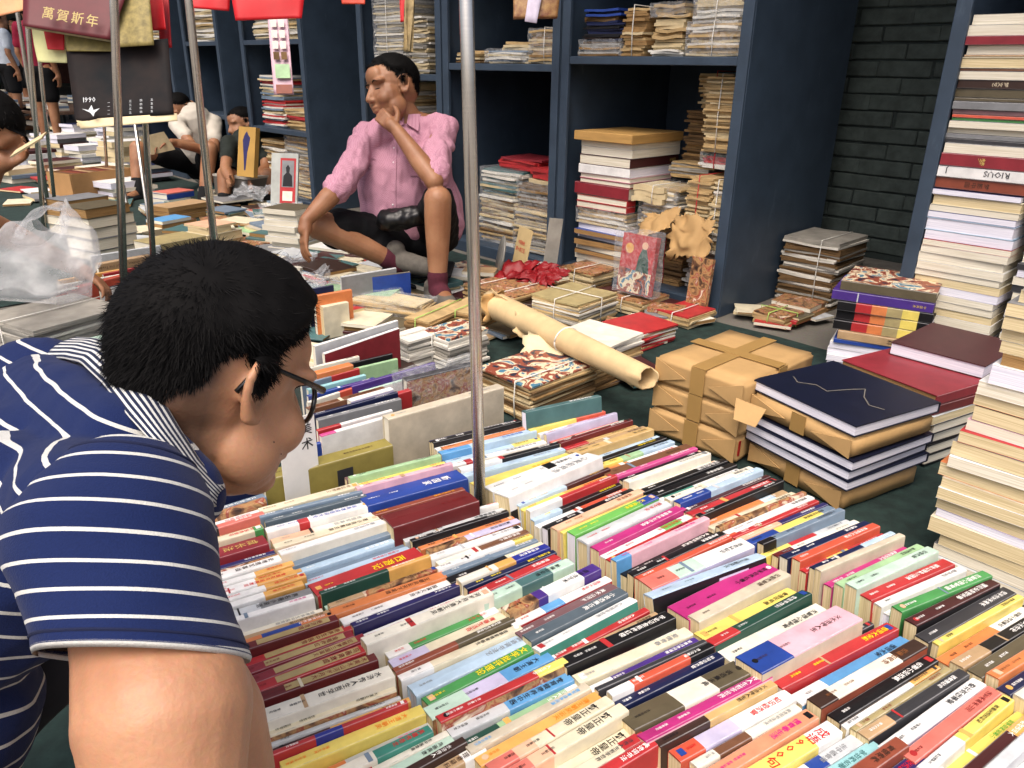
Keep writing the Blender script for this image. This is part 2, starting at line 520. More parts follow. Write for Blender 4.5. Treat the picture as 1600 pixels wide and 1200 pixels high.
TEXTS = []   # deferred lettering jobs
def make_book(mw, L, W, T, segs, front=None, back=None, hard=False, pages='cream', label=None, text=None, small=True, name='book', cat='book', group=None, bulge=None, frontart=None, parent=None):
    """segs: [(end, code)], front/back: code of the boards. mw maps local book axes to the world"""
    codes = []
    def idx(c):
        if c not in codes: codes.append(c)
        return codes.index(c)
    sg = [(e, idx(c)) for e, c in segs]
    fi = idx(front) if front else None
    bi = idx(back) if back else fi
    if bulge is None: bulge = 0.0004
    n0 = len(codes)
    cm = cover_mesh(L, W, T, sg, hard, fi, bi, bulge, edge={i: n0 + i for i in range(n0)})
    o = cm.build(name, [cov(c) for c in codes] + [worn_highlight_edge(c) for c in codes], parent)
    o.matrix_world = mw
    if label: tag(o, label, cat, group)
    p = page_mesh(L, W, T, hard).build('page_block', page_mat(pages), o)
    if text: TEXTS.append((o, L, W, T, text, small, bulge))
    if frontart: TEXTS.append((o, L, W, T, ('ART',) + tuple(frontart), False, 0))
    return o

def flush_texts():
    chars = POOL + '出版社北京0123456789'
    for t in TEXTS:
        chars += ''.join(x for x in t[4] if isinstance(x, str))
    glyphs(chars)
    r = random.Random(11)
    for o, L, W, T, text, small, bulge in TEXTS:
        if text[0] == 'ART':
            _, s, code, x, z, size = text          # horizontal writing on the near board
            tx = Text()
            tx.line(s, (x * L, -0.0007, z * W), (1, 0, 0), (0, 0, 1), size)
            tx.build('cover_lettering', [ink(code)], o)
            continue
        code, s = text[0], text[1]
        frac = text[2] if len(text) > 2 else None
        tx = Text(); t2 = Text()
        z = W + bulge + 0.0009
        size = min(T * 0.68, 0.021) if frac is None else frac
        if not s:
            n = r.choice([4, 5, 5, 6, 7, 8])
            size = min(T * r.uniform(.4, .52), L * 0.5 / n, 0.0112)
            k = r.randrange(0, len(POOL) - n)
            s = POOL[k:k + n]
        x0 = L * r.uniform(0.86, 0.95)
        if len(text) > 3: x0 = L * text[3]
        size = min(size, x0 * 0.8 / max(1, len(s)))
        tx.column(s, (x0, T / 2, z), (1, 0, 0), (0, -1, 0), size, 1.06)
        if small:
            ss = min(0.0052, T * 0.4); k = r.randrange(0, len(POOL) - 6)
            t2.column(POOL[k:k + r.choice([3, 4, 5])], (L * r.uniform(0.14, 0.2), T / 2, z), (1, 0, 0), (0, -1, 0), ss, 1.05)
            if r.random() < 0.45:
                q = L * r.uniform(0.3, 0.4)
                if x0 - len(s) * size * 1.06 > q + 0.004:
                    t2.column(POOL[k:k + 4][::-1], (q, T / 2, z), (1, 0, 0), (0, -1, 0), ss, 1.05)
        tx.build('title', [ink(code)], o)
        if small and r.random() < .4:
            mb = MB(); q = r.choice([0, 1]); xx = L * (.965 if q else .06); hs = min(T * .3, .006); cc_ = r.choice(['R', 'W', 'K', 'GO', 'BL', 'PE', code])
            if r.random() < .5: mb.bx(xx - hs, xx + hs * .6, T / 2 - hs, T / 2 + hs, z - .0007, z - .0001)
            else: mb.rings([[(xx + hs * .8 * math.cos(6.2832 * k / 12), T / 2 + hs * .8 * math.sin(6.2832 * k / 12), zz) for k in range(12)] for zz in (z - .0007, z - .0001)])
            mb.build('emblem', cov(cc_), o)
        if r.random() < .3:
            mb = MB(); x1 = L * r.uniform(.25, .5); mb.bx(x1, x1 + L * r.uniform(.01, .05), T * .02, T * .98, z - .0008, z - .0004); mb.build('spine_band', cov(r.choice(['W', 'R', 'GO', 'K', 'LGY', 'SL', 'CR', 'TN'])), o)
        t2.build('imprint', [ink(code)], o)

def parse_segs(s):
    out = []
    for part in s.split(','):
        i = 0
        while i < len(part) and part[i].isalpha(): i += 1
        out.append((float(part[i:]) if i < len(part) else 1.0, part[:i]))
    return out
def phrase(segs):
    seen = []
    for e, c in segs:
        w = PAL[c][1]
        if w not in seen: seen.append(w)
    return ' and '.join(seen[:2]) if len(seen) < 3 else ', '.join(seen[:2]) + ' and ' + seen[2]

def parse_row(spec):
    rows = []
    for ln in spec.strip().splitlines():
        ln = ln.strip()
        if not ln or ln.startswith('#'): continue
        a = [x.strip() for x in ln.split(';')]
        t, segs = a[0].split()
        d = dict(lab=None, t=float(t), segs=parse_segs(segs), text=None, anchor=None, h=0.138, front=None, hard=False, lean=6.0, pages='cream', n=1, desc=None, art=None, dx=0.0)
        if len(a) > 1 and a[1]:
            tc = a[1].split(':')
            d['text'] = (tc[0], tc[1] if len(tc) > 1 else '')
        for tok in (a[2].split() if len(a) > 2 else []):
            if tok[0] == '@': d['anchor'] = [float(v) for v in tok[1:].split(',')]
            elif tok[0] == 'h' and tok[1:2] == '.': d['h'] = float(tok[1:])
            elif tok.startswith('f='): d['front'] = tok[2:]
            elif tok == 'hard': d['hard'] = True
            elif tok.startswith('ln'): d['lean'] = float(tok[2:])
            elif tok.startswith('p='): d['pages'] = tok[2:]
            elif tok.startswith('n='): d['desc'] = tok[2:].replace('_', ' ')
            elif tok.startswith('lab='): d['lab'] = tok[4:]
            elif tok.startswith('x'): d['n'] = int(tok[1:])
        for k in range(d['n']):
            e = dict(d)
            if k: e['anchor'] = None
            rows.append(e)
    return rows

ROW_LABELS = {}
def ordinal(i):
    return '%d%s' % (i, 'th' if 10 <= i % 100 <= 20 else {1: 'st', 2: 'nd', 3: 'rd'}.get(i % 10, 'th'))

def build_row(spec, where, group, z0=0.012, jitter=1.0):
    bk = parse_row(spec)
    idx = [i for i, b in enumerate(bk) if b['anchor']]
    for i in idx:
        x1, y1, x2, y2 = bk[i]['anchor']
        z = z0 + bk[i]['h']
        bk[i]['A'] = at(x1, y1, z); bk[i]['B'] = at(x2, y2, z)
        bk[i]['A'].z = bk[i]['B'].z = 0
    t = [b['t'] for b in bk]
    scale = 0.001
    for a, b in zip(idx[:-1], idx[1:]):
        tot = t[a] / 2 + sum(t[a + 1:b]) + t[b] / 2
        cum = t[a] / 2
        A0, B0, A1, B1 = bk[a]['A'], bk[a]['B'], bk[b]['A'], bk[b]['B']
        u = ((B0 - A0) + (B1 - A1)).normalized(); pv = Vector((-u.y, u.x, 0))
        dist = abs((((A0 + B0) - (A1 + B1)) * 0.5).dot(pv))
        scale = dist / tot
        if 'T' not in bk[a]: bk[a]['T'] = t[a] * scale
        for k in range(a + 1, b + 1):
            f = (cum + t[k] / 2) / tot
            if k < b:
                bk[k]['A'] = A0.lerp(A1, f); bk[k]['B'] = B0.lerp(B1, f)
            bk[k]['T'] = t[k] * scale
            cum += t[k]
    # beyond the last anchor
    last = idx[-1]
    if last < len(bk) - 1:
        A, B = bk[last]['A'], bk[last]['B']
        u = (B - A).normalized(); pv = Vector((u.y, -u.x, 0)); L = (B - A).length
        pos = bk[last]['T'] / 2
        rowdir = (bk[last]['A'] - bk[idx[-2]]['A']).normalized()
        for k in range(last + 1, len(bk)):
            T = t[k] * scale
            s = (pos + T / 2) / max(0.3, rowdir.dot(pv))
            bk[k]['A'] = A + rowdir * s; bk[k]['B'] = B + rowdir * s; bk[k]['T'] = T
            pos += T
    words = [b['desc'] or phrase(b['segs']) for b in bk]
    labs = []
    for i in range(len(bk)):
        pr = PAL[bk[i - 1]['segs'][-1][1]][1] if i else None
        nx = PAL[bk[i + 1]['segs'][-1][1]][1] if i < len(bk) - 1 else None
        if pr and nx and len(words[i].split()) < 5:
            labs.append('%s book between %s and %s books in the %s' % (words[i], pr, nx, where))
        else:
            labs.append('%s book, %s the %s' % (words[i], 'farthest in' if not pr else 'nearest in', where))
    for i, l in enumerate(list(labs)):
        if labs.count(l) > 1 or l in ROW_LABELS or len(l.split()) > 16:
            labs[i] = '%s book, %s from the back of the %s' % (words[i], ordinal(i + 1), where)
            if len(labs[i].split()) > 16: labs[i] = '%s book, %s from the back of the %s' % (PAL[bk[i]['segs'][0][1]][1], ordinal(i + 1), where)
    for l in labs: ROW_LABELS[l] = 1
    r = random.Random(len(bk) * 13 + 5)
    for i, b in enumerate(bk):
        A, B, T = b['A'], b['B'], b['T'] * 0.93
        L = max(0.17, min(0.30, (B - A).length)); u = (B - A).normalized()
        M = (A + B) / 2
        u = Matrix.Rotation(RAD(r.uniform(-1.0, 1.0) * jitter), 3, 'Z') @ u
        W = b['h'] + (r.uniform(-0.016, 0.012) * jitter if not b['anchor'] else 0)
        if not b['anchor']: L *= r.uniform(0.95, 1.02); M = M + u * r.uniform(-0.006, 0.006) * jitter
        lean = RAD(b['lean'] + r.uniform(-3.0, 3.0) * jitter)
        y = Vector((-u.y, u.x, 0))
        zt = (Vector((0, 0, 1)) * math.cos(lean) + y * math.sin(lean)).normalized()
        yy = zt.cross(u)
        top = Vector((M.x, M.y, z0 + W * math.cos(lean) + 0.0005))
        org = top - u * (L / 2) - yy * (T / 2) - zt * W
        org.z = max(org.z, z0 + 0.0005)
        mw = frame(org, u, zt)
        bo = make_book(mw, L, W, T, b['segs'], front=b['front'], hard=b['hard'], pages=b['pages'], label=labs[i], text=b['text'], group=group, bulge=(0.0018 if b['hard'] and T > 0.02 else None))
        if b['lab']:
            mb = MB(); mb.bx(L * .27, L * .93, T * .2, T * .82, W + .0003, W + .0007); mb.build('spine_label', cov(b['lab']), bo)
    return bk

ROW_B = '''
14 TL ; W ; @818,642,936,617 h.19 f=TL n=tall_teal_covered p=bright
8 Y.6,OR ; K ;
8 W.4,LV ; R
9 LV ; R ; @851,676,962,643 h.148 ln11 f=LV
6 CO ;
11 MI ; K ; p=white
8 DR ; W
8 R.3,MU ; DB
9 TN,.01 ; DB
12 MU ; K
8 LB ; NV
9 K ; Y
9 Y.35,LG.6,LB ; K
10 O.4,W ; R
15 BR ; DB ; @945,742,1077,696
8 HP ; W ; 
7 K ; W
11 IV ; GY
11 IV ; GY
11 K ; W:科学的历程 ; @1000,767,1133,718
11 K ; W
10 W.1,TG.45,W ; GY
10 IV ; DK
11 BL.35,LB ; W
8 MR ; W
11 R ; W ; @1078,803,1210,748
9 K ; W
11 O.7,LB.85,TN ; W
12 CR ; DB
8 PI
12 W ; K
8 R ; W ; @1142,838,1277,782
9 PE.45,IN ; W
12 BL.32,Y.85,SL ; K
10 K.15,SL ; K
9 Y.3,R.6,LGY ; K
10 DR.2,IV ; GY
12 NV ; W ; @1225,870,1355,815 p=white
12 OR ; W
10 R.3,Y.55,R ; W
8 NV.6,LB ; W
9 BE ;
11 MG ; W
12 LG ; K ; @1310,913,1440,853
15 MI ; K
16 CO.01,R ; W ; f=R
10 W ; K
10 W ; K ; p=bright
13 G ; W ; @1402,952,1542,895 h.15 ln4 f=G
14 MR ; W ; f=K
15 DK ; W ; @1440,998,1578,922
9 Y ; K
16 O.6,W ; K ; f=O
16 TN.3,K ; W
17 OL ; W ; @1522,1052,1660,965
14 O ; BR
15 NV ; W
13 IV ; K
15 R ; W
14 W ; K
'''.replace('TN,.01', 'TN').replace('CO.01,R', 'R')
ROW_A = '''
8 NV ; W ; @672,690,810,657
7 K ; W
8 W ; K
8 O ; DB ; f=O
10 SB.3,LB ; BL
8 LB.7,Y ; K
9 W.15,R.22,W ; K
11 DR.2,KH ; W
8 W.4,K ; W
10 LB ; GY ; @722,742,880,700
12 Y ; GO ; f=GO
10 W.6,K.7,W ; K
14 W ; GY:心灵的鸡汤 ; @784,772,928,708 h.165 ln9 f=W n=big_white_leaning
11 BL.4,SL ; W ; f=BL
8 LB.5,MR ; MU ; 
11 Y.45,GO ; R ; @815,797,958,741
8 W.35,R ; W
8 LB.3,K ; Y
10 W.4,OR ; W ; p=white
11 K ; W ; p=bright f=K
12 PE ; BR ; @865,826,1003,766
6 Y ; 
14 BG.8,BL ; Y ; f=BG p=bright h.15
18 LGY ; R ; hard
14 MG ; W ; @930,858,1064,791
11 W.65,BG.85,W ; R
9 R ; K
9 SB.15,PK ; MG
12 K ; W ; f=K
10 K.8,K ; W
9 OR ; W ; @995,903,1150,832
14 CO.25,MI.5,W ; K ; f=LV
10 LB ; K ; @1012,925,1190,862 h.15 ln17 f=K n=light-blue_spined_black_covered
17 MG ; K ; @1060,958,1205,884 f=MG
13 BE ; DB
14 Y ; K
11 R.25,DG ; W ; @1108,1000,1262,922 f=DG h.15 ln15
14 IV ; K ; f=PI
22 BL.3,PK ; DB ; @1170,1038,1326,955 f=BE h.16
11 DK ; W
22 R ; Y ; @1212,1068,1396,978 f=R p=white
20 W.25,SB ; K ; f=SB
20 DB.15,IV.75,DB ; BR ; f=RU
17 K ; W ; f=DB @1303,1122,1456,1026
12 W.7,GO ; DK
12 KH ; DR
20 TN.25,DK ; W ; @1350,1150,1505,1048 f=DK
18 W ; K ; f=LV
18 CO,.4 ; DR
14 W.4,Y ; K ; @1440,1200,1578,1090
13 Y ; G
14 MR.7,GO ; W
14 LGY ;
14 R.3,W ; K
14 PU ; W
'''.replace('CO,.4', 'CO')
ROW_C = '''
8 MV ; W ; @540,748,680,712
7 LG ; K
7 Y ; R
8 IV ; GY
7 PK ; DR
30 BL ; W:新国家 ; @566,782,722,741 p=bright
7 RU ; GO
12 IN.02,SL ; NV ; 
24 DR ; DR ; @605,815,737,774 hard h.16
16 W ; R ; @622,828,786,782
13 LGY ; K
8 K ; W
8 W ; R
9 O ; K ; @655,857,802,808
11 PI.4,LV ; K ; f=PI
12 W ; GY
11 IV.45,BR ; W
8 W.8,Y ; DB
9 SL ; W
14 K.6,CR ; W ; @700,906,850,850
12 IV.4,GO.6,RB ; W
9 NV ; Y
14 R ; W ; @737,926,872,868 f=LB h.148 ln11
14 MI.4,TL.75,MI ; K
10 CR ; GY
15 PI.3,PU.4,W.8,PU ; K
11 W.3,SB.5,W ; R ; @800,976,950,902 f=R
12 MV ; W
13 SG ; W
11 W ; GY ; @836,1010,990,932 h.15 ln15 f=TG n=white_spined_green_picture
8 R ; W
7 TN ; DB
15 K ; W ; @878,1035,1047,958 h.148 ln11 f=K
13 K.35,R.6,W ; K
22 CR ; GY ; @900,1062,1076,985 p=cream
12 W.2,PU ; W
8 DK
11 W.2,OR.75,K ; W
14 NV ; W ; @962,1102,1126,1022
22 OL.4,IV.7,OL ; K ; h.148 ln11
11 MG ; W ; @1002,1148,1200,1048 h.152 ln15 f=PK n=magenta_and_pink_picture
11 DB.4,MU ; K
18 OR.2,LV.5,W ; R
11 IV.2,BR.5,IV ; GY
17 SA ; MG ; @1112,1208,1270,1115
19 Y.75,W ; R:成语900句
15 W.5,BL.65,LGY ; GY
14 AQ ; TL
15 RU ; DB
14 IV.5,IN ; R
16 W ; R
'''.replace('IN.02,SL', 'SL')
ROW_D = '''
12 CR ; BR ; @405,797,560,757
6 SG ; W
6 SL ; W
6 SG ; W
6 SL ; W
11 W.3,R.4,W ; BL ; @415,828,575,786
9 PE.4,IV ; GY
9 CR ; DB
7 OR.4,GO ; DR
9 W ; GY ; @436,862,600,812 h.15 ln13 f=IV n=white_feather_covered
8 SL
8 LB ; W
8 SL
7 LB ; R
20 R ; Y:西游记 ; @488,922,656,862 p=white
7 DG.6,GO ; W
8 MI ; DB
8 TN.3,PI ; K
13 O ; DB ; @518,957,694,896
15 W ; K ; f=LGY
10 IN ; W ; @550,977,720,910
9 W ; R
9 Y.8,GO ; DB
11 IV ; K ; @568,1002,765,922 f=IV h.16
6 TG.5,W
11 HP ; W ; @590,1013,770,940
11 W.2,G.85,W ; R
14 LV.3,CR ; R
9 RU.5,OL ; W
11 W.25,CR ; K ; @624,1060,812,977
18 LB,.2 ; GY ; hard p=bright
13 G ; Y:文学批评理论 ; @664,1096,838,1005
16 MI.3,LV.6,SB ; K ; f=PI
10 R.75,Y ; W ; @684,1122,884,1030 f=PI h.148 ln11
17 LGY.45,SB ; K
14 DG.3,LG.85,W ; W ; 
13 BE ; SB
15 GO ; O ; @745,1190,935,1086
16 CO.2,PE.35,CR ; K:雍正皇帝
16 CO.2,PE.35,CR ; K:雍正皇帝
16 CO.2,PE.35,CR ; K:雍正皇帝
14 CR.8,R ; DK
14 R ; W
'''.replace('LB,.2', 'LB')
ROW_E = '''
10 SL ; W ; @268,818,413,773
8 PI
9 W ; R
7 DK.5,CO ; W
8 TN ; DB
8 CR.9,G ; R
18 CM ; GLD:成长法 ; @266,884,415,842
7 OR ;
8 IN ; W
7 PI
14 W ; DB ; @290,915,447,868
9 W.6,GO ; R
9 W.6,GO ; R
9 W.6,GO ; R
9 W.6,GO ; R
9 W.6,GO ; R
13 LGY.5,GY ; K ; @322,972,486,922
9 W ; MG
9 IV ; GY
9 TN ; DB
8 O.35,BL.7,O ; W ; @345,1014,520,957
17 DR ; DR ; lab=GLD
17 R ; DR ; lab=GLD
17 CM ; DR ; lab=GLD
17 CM ; DR ; lab=GLD @372,1070,570,995
17 R ; DR ; lab=GLD
17 DR ; DR ; lab=GLD
17 DR ; DR ; lab=GLD
22 IV ; K ; @402,1120,612,1048 h.16
15 CR ; K ; f=PI
10 LGY ; K ; @412,1166,625,1088
9 MR.4,GO ; K
8 R.3,RB.5,R ; W
18 Y ; O ; @440,1200,660,1107
13 O.3,LGY ; HP
14 IV.5,TG ; R
9 IV ; K
13 MI ; K ; @545,1240,690,1163
11 DB ; W
13 TN.8,W ; DB
'''
GRP = 'books standing spine up in rows on the stall'
build_row(ROW_B, 'row by the parcels', GRP)
build_row(ROW_A, 'second row', GRP)
build_row(ROW_C, 'middle row', GRP)
build_row(ROW_D, 'fourth row', GRP)
build_row(ROW_E, 'row by the striped man', GRP)
# ---------------------------------------------------------------- piles, parcels and props
UP = Vector((0, 0, 1))
def axes(th):
    th = RAD(th)
    return Vector((-math.cos(th), math.sin(th), 0)), Vector((math.sin(th), math.cos(th), 0))
def lie(K, z, th, a, b, T, code, spine='BL', pages='cream', hard=False, label=None, text=None, name='book', cat='book', group=None, small=False, top=None, parent=None):
    """a book lying flat: near corner K, a along the left visible face, b along the right visible face"""
    e1, e2 = axes(th)
    s = {'L': -e2, 'R': -e1, 'BL': e2, 'BR': e1}[spine]
    L, W = (a, b) if spine in ('L', 'BL') else (b, a)
    u = UP.cross(s)
    c = Vector((K[0], K[1], z)) + e1 * a / 2 + e2 * b / 2
    # local x = u, local z = s (spine out), local y = s x u
    y = s.cross(u)
    org = c - u * L / 2 - s * W / 2 - (y * T if y.z < 0 else Vector())
    m = Matrix.Identity(4)
    for i in range(3):
        m[i][0] = u[i]; m[i][1] = y[i]; m[i][2] = s[i]; m[i][3] = org[i]
    segs = parse_segs(code) if isinstance(code, str) else code
    up_is_back = y.z > 0
    return make_book(m, L, W, T, segs, front=(top if top and not up_is_back else segs[-1][1]), back=(top if top and up_is_back else segs[-1][1]), hard=hard, pages=pages, label=label, text=text, small=small, name=name, cat=cat, group=group, bulge=0.0, parent=parent)

def pile(K, z, th, specs, group=None, jit=0.004, seed=1, dth=2.0):
    """specs: list of dicts bottom to top"""
    r = random.Random(seed)
    e1, e2 = axes(th)
    for d in specs:
        k = Vector((K[0], K[1], 0)) + e1 * (r.uniform(-jit, jit) + d.get('o1', 0)) + e2 * (r.uniform(-jit, jit) + d.get('o2', 0))
        lie(k, z, th + r.uniform(-dth, dth) + d.get('dth', 0), d['a'], d['b'], d['T'], d['c'], d.get('spine', 'BL'), d.get('pages', 'cream'), d.get('hard', False), d['label'], d.get('text'), group=group or d.get('group'), small=d.get('small', False), top=d.get('top'), name=d.get('name', 'volume'), cat=d.get('cat', 'book'))
        z += d['T'] + 0.0008
    return z

def paper_mats():
    return [mat('old_paper_a', 'b59a6c', rough=0.9, var=0.3, scale=12, bump=0.2), mat('old_paper_b', '94754a', rough=0.9, var=0.35, scale=12, bump=0.2),
            mat('old_paper_c', 'c9b78f', rough=0.9, var=0.25, scale=12, bump=0.2), mat('old_paper_d', '6e5536', rough=0.9, var=0.35, scale=12, bump=0.2),
            mat('white_paper', 'd8d4c8', rough=0.85, var=0.15, scale=12, bump=0.1), mat('grey_paper', '9a968c', rough=0.85, var=0.25, scale=12, bump=0.15)]
PAPER = paper_mats()
string_m = {'white': mat('white_string', 'd9d7cf', rough=0.7, var=0.1), 'green': mat('green_string', '9fc463', rough=0.7, var=0.1), 'red': mat('red_string', 'b4202a', rough=0.6, var=0.1)}
film = None
def film_mat():
    t = NT('clear_plastic_film')
    t.b.inputs['Base Color'].default_value = (0.9, 0.92, 0.93, 1)
    t.b.inputs['Roughness'].default_value = 0.18
    setin(t.b, 'Specular IOR Level', 0.8)
    tr = t.n('BsdfTransparent'); tr.inputs[0].default_value = (0.95, 0.96, 0.97, 1)
    mx = t.n('MixShader')
    nz = t.n('TexNoise'); nz.inputs['Scale'].default_value = 38; nz.inputs['Detail'].default_value = 5; nz.inputs['Distortion'].default_value = 1.5
    tc = t.n('TexCoord'); t.l(tc, 'Object', nz, 'Vector')
    mr = t.n('MapRange'); mr.inputs[1].default_value = 0.35; mr.inputs[2].default_value = 0.75; mr.inputs[3].default_value = 0.03; mr.inputs[4].default_value = 0.28
    t.l(nz, 0, mr, 0); t.l(mr, 0, mx, 0); t.l(tr, 0, mx, 1); t.l(t.b, 0, mx, 2)
    bp = t.n('Bump'); bp.inputs['Strength'].default_value = 0.8; bp.inputs['Distance'].default_value = 0.01; t.l(nz, 0, bp, 'Height'); t.l(bp, 0, t.b, 'Normal')
    out = t.t.nodes['Material Output']; t.l(mx, 0, out, 0)
    return t.m
film = film_mat()

def sheet_mesh(a, b, t, m, seed):
    """one limp magazine: thin slab, a little warped"""
    r = random.Random(seed); mb = MB()
    n = 5; top = []; bot = []
    ph, am = r.uniform(0, 6), r.uniform(0.0, t * 0.35)
    for i in range(n + 1):
        x = a * (i / n - 0.5); w = am * math.sin(ph + i * 1.3)
        for sgn in (-1, 1):
            y = sgn * b / 2
            top.append((x, y, t + w)); bot.append((x, y, w))
    v = top + bot; o = len(top); f = []
    for i in range(n):
        k = 2 * i
        f.append((k, k + 2, k + 3, k + 1)); f.append((o + k, o + k + 1, o + k + 3, o + k + 2))
        f.append((k, o + k, o + k + 2, k + 2)); f.append((k + 1, k + 3, o + k + 3, o + k + 1))
    f.append((0, 1, o + 1, o)); f.append((2 * n, o + 2 * n, o + 2 * n + 1, 2 * n + 1))
    mb.add(v, f)
    return mb.mesh('magazine', m, fix=True)

def bundle(name, label, cat, K, z, th, a, b, h, n, pal=(0, 1, 2), top=None, tie='white', wrap=False, seed=1, spread=0.006, group=None, part='magazine', ties=(0.5,), cross=False):
    """pile of n papers tied together = one thing; near corner K as in lie()"""
    r = random.Random(seed); e1, e2 = axes(th)
    c = Vector((K[0], K[1], z)) + e1 * a / 2 + e2 * b / 2
    root = empty(name, c); tag(root, label, cat, group)
    if h / n > .008 and part == 'magazine': n = int(n * 1.5)
    t = h / n
    ms = [sheet_mesh(a, b, t * 0.97, PAPER[p] if isinstance(p, int) else cov(p), seed + i) for i, p in enumerate(pal)]
    if top: tm = sheet_mesh(a, b, t * 0.97, cov(top), seed + 77)
    for i in range(n):
        me = tm if (top and i == n - 1) else ms[r.randrange(len(ms))]
        o = bpy.data.objects.new(part, me); COL.objects.link(o); o.parent = root
        ang = math.atan2(e1.y, e1.x) + RAD(r.uniform(-1, 1) * (3 if tie else 6)) + (math.pi if r.random() < 0.5 else 0)
        o.matrix_parent_inverse = Matrix.Identity(4)
        o.matrix_local = Matrix.Translation((r.uniform(-spread, spread), r.uniform(-spread, spread), i * t)) @ Matrix.Rotation(ang, 4, 'Z') @ Matrix.Diagonal((r.uniform(0.96, 1.01), r.uniform(0.96, 1.01), 1, 1))
    if tie:
        for f in ties:
            mb = MB(); g = 0.003 + spread * 0.6
            q = (f - 0.5) * a
            def w(x, y, zz): return e1 * x + e2 * y + UP * zz
            mb.tube([w(q, -b / 2 - g, 0), w(q + .004, -b / 2 - g, h * .5), w(q, -b / 2 - g, h + g), w(q, 0, h + g * .8), w(q + .003, b / 2 + g, h + g), w(q, b / 2 + g, 0)], 0.0022, 5)
            mb.build('string', string_m[tie], root, smooth=True)
        if cross:
            mb = MB()
            mb.tube([w(-a / 2 - g, 0, 0), w(-a / 2 - g, .003, h + g), w(0, 0, h + g * 1.2), w(a / 2 + g, 0, h + g), w(a / 2 + g, 0, 0)], 0.0022, 5)
            mb.build('string', string_m[tie], root, smooth=True)
    if wrap:
        crumple('plastic_wrap', c - Vector((0, 0, c.z)) , z, e1, e2, a, b, h, root, seed)
    return root

def crumple(name, c, z, e1, e2, a, b, h, root, seed):
    from mathutils import noise
    bm = bmesh.new(); bmesh.ops.create_cube(bm, size=1.0)
    bmesh.ops.subdivide_edges(bm, edges=bm.edges[:], cuts=7, use_grid_fill=True)
    mb = MB()
    off = Vector((seed * 3.1, seed * 1.7, 0))
    for v in bm.verts:
        p = v.co
        q = e1 * p.x * (a + 0.014) + e2 * p.y * (b + 0.014) + UP * ((p.z + 0.5) * (h + 0.008) + 0.001)
        nn = noise.noise_vector(q * 26 + off) * 0.006
        nn.z = abs(nn.z) if p.z < 0 else nn.z
        v.co = q + nn
    me = bpy.data.meshes.new(name); bm.to_mesh(me); bm.free(); me.materials.append(film)
    o = bpy.data.objects.new(name, me); COL.objects.link(o); o.parent = root
    return o

# --- kraft parcels
kraft = mat('kraft_paper', 'b3905e', rough=0.75, var=0.14, scale=10, bump=0.25, detail=8)
tape_m = mat('parcel_tape', '9d7c48', rough=0.4, var=0.1, scale=6, spec=0.6)
def parcel(K, z, th, a, b, h, label, seed, tape_top=False, group='kraft paper parcels beside the rows'):
    from mathutils import noise
    e1, e2 = axes(th); c = Vector((K[0], K[1], z)) + e1 * a / 2 + e2 * b / 2
    root = empty('parcel', c); tag(root, label, 'parcel', group)
    bm = bmesh.new(); bmesh.ops.create_cube(bm, size=1.0)
    bmesh.ops.scale(bm, vec=(a, b, h), verts=bm.verts); bmesh.ops.translate(bm, vec=(0, 0, h / 2), verts=bm.verts)
    bmesh.ops.bevel(bm, geom=bm.edges[:], offset=0.007, segments=2, affect='EDGES')
    bmesh.ops.subdivide_edges(bm, edges=[e for e in bm.edges if e.calc_length() > 0.05], cuts=6, use_grid_fill=True)
    for v in bm.verts:
        q = v.co * 14 + Vector((seed * 5, 0, seed)); v.co += Vector(noise.noise_vector(q)) * 0.0028
        if v.co.z < 0.0008: v.co.z = 0.0008
    me = bpy.data.meshes.new('wrapping'); bm.to_mesh(me); bm.free(); me.materials.append(kraft)
    for p in me.polygons: p.use_smooth = True
    M = Matrix.Identity(4)
    for i in range(3): M[i][0] = e1[i]; M[i][1] = e2[i]; M[i][2] = UP[i]
    if M.determinant() < 0:
        # e1 x e2 points down: use local frame with x=-e1
        for i in range(3): M[i][0] = -e1[i]
    o = bpy.data.objects.new('wrapping', me); COL.objects.link(o); o.parent = root; o.matrix_local = M
    def strip(nm, m, pts, wv, th_=0.0009):
        mb = MB()
        P = [e1 * p[0] + e2 * p[1] + UP * p[2] for p in pts]; wv = (e1 * wv[0] + e2 * wv[1] + UP * wv[2])
        for p, q in zip(P[:-1], P[1:]):
            mid = (p + q) / 2; ax = (q - p) / 2; nrm = ax.cross(wv).normalized() * th_
            mb.box(mid, ax, wv, nrm)
        mb.build(nm, m, root)
    g = 0.0035
    # tape down the left face, wrapping on to the top
    strip('tape', tape_m, [(0, -b / 2 - g, 0.004), (0, -b / 2 - g, h + g * .6)], (0.022, 0, 0))
    if tape_top:
        strip('tape', tape_m, [(0, -b / 2 - g * .5, h + g), (0, b / 2, h + g)], (0.022, 0, 0))
        strip('tape', tape_m, [(-a / 2, 0, h + g + .0012), (a / 2, 0, h + g + .0012)], (0, 0.022, 0))
        strip('tape', tape_m, [(-a / 2 - g, 0, h * .45), (-a / 2 - g, 0, h + g)], (0, 0.022, 0))
    # folded triangular flaps on the left face: two raised triangles
    for sgn in (-1, 1):
        mb = MB()
        P = [(sgn * a * 0.49, h * .97), (sgn * a * 0.49, h * .05), (sgn * a * 0.13, h * .5)]
        tri = [e1 * x + e2 * (-b / 2 - 0.0028) + UP * zz for x, zz in P]
        tri2 = [p - e2 * 0.0028 for p in tri]
        mb.add([*tri, *tri2], [(0, 1, 2), (3, 5, 4), (0, 3, 4, 1), (1, 4, 5, 2), (2, 5, 3, 0)])
        mb.build('folded_flap', kraft, root, fix=True)
    return root
PK0 = at(1148, 733, 0)
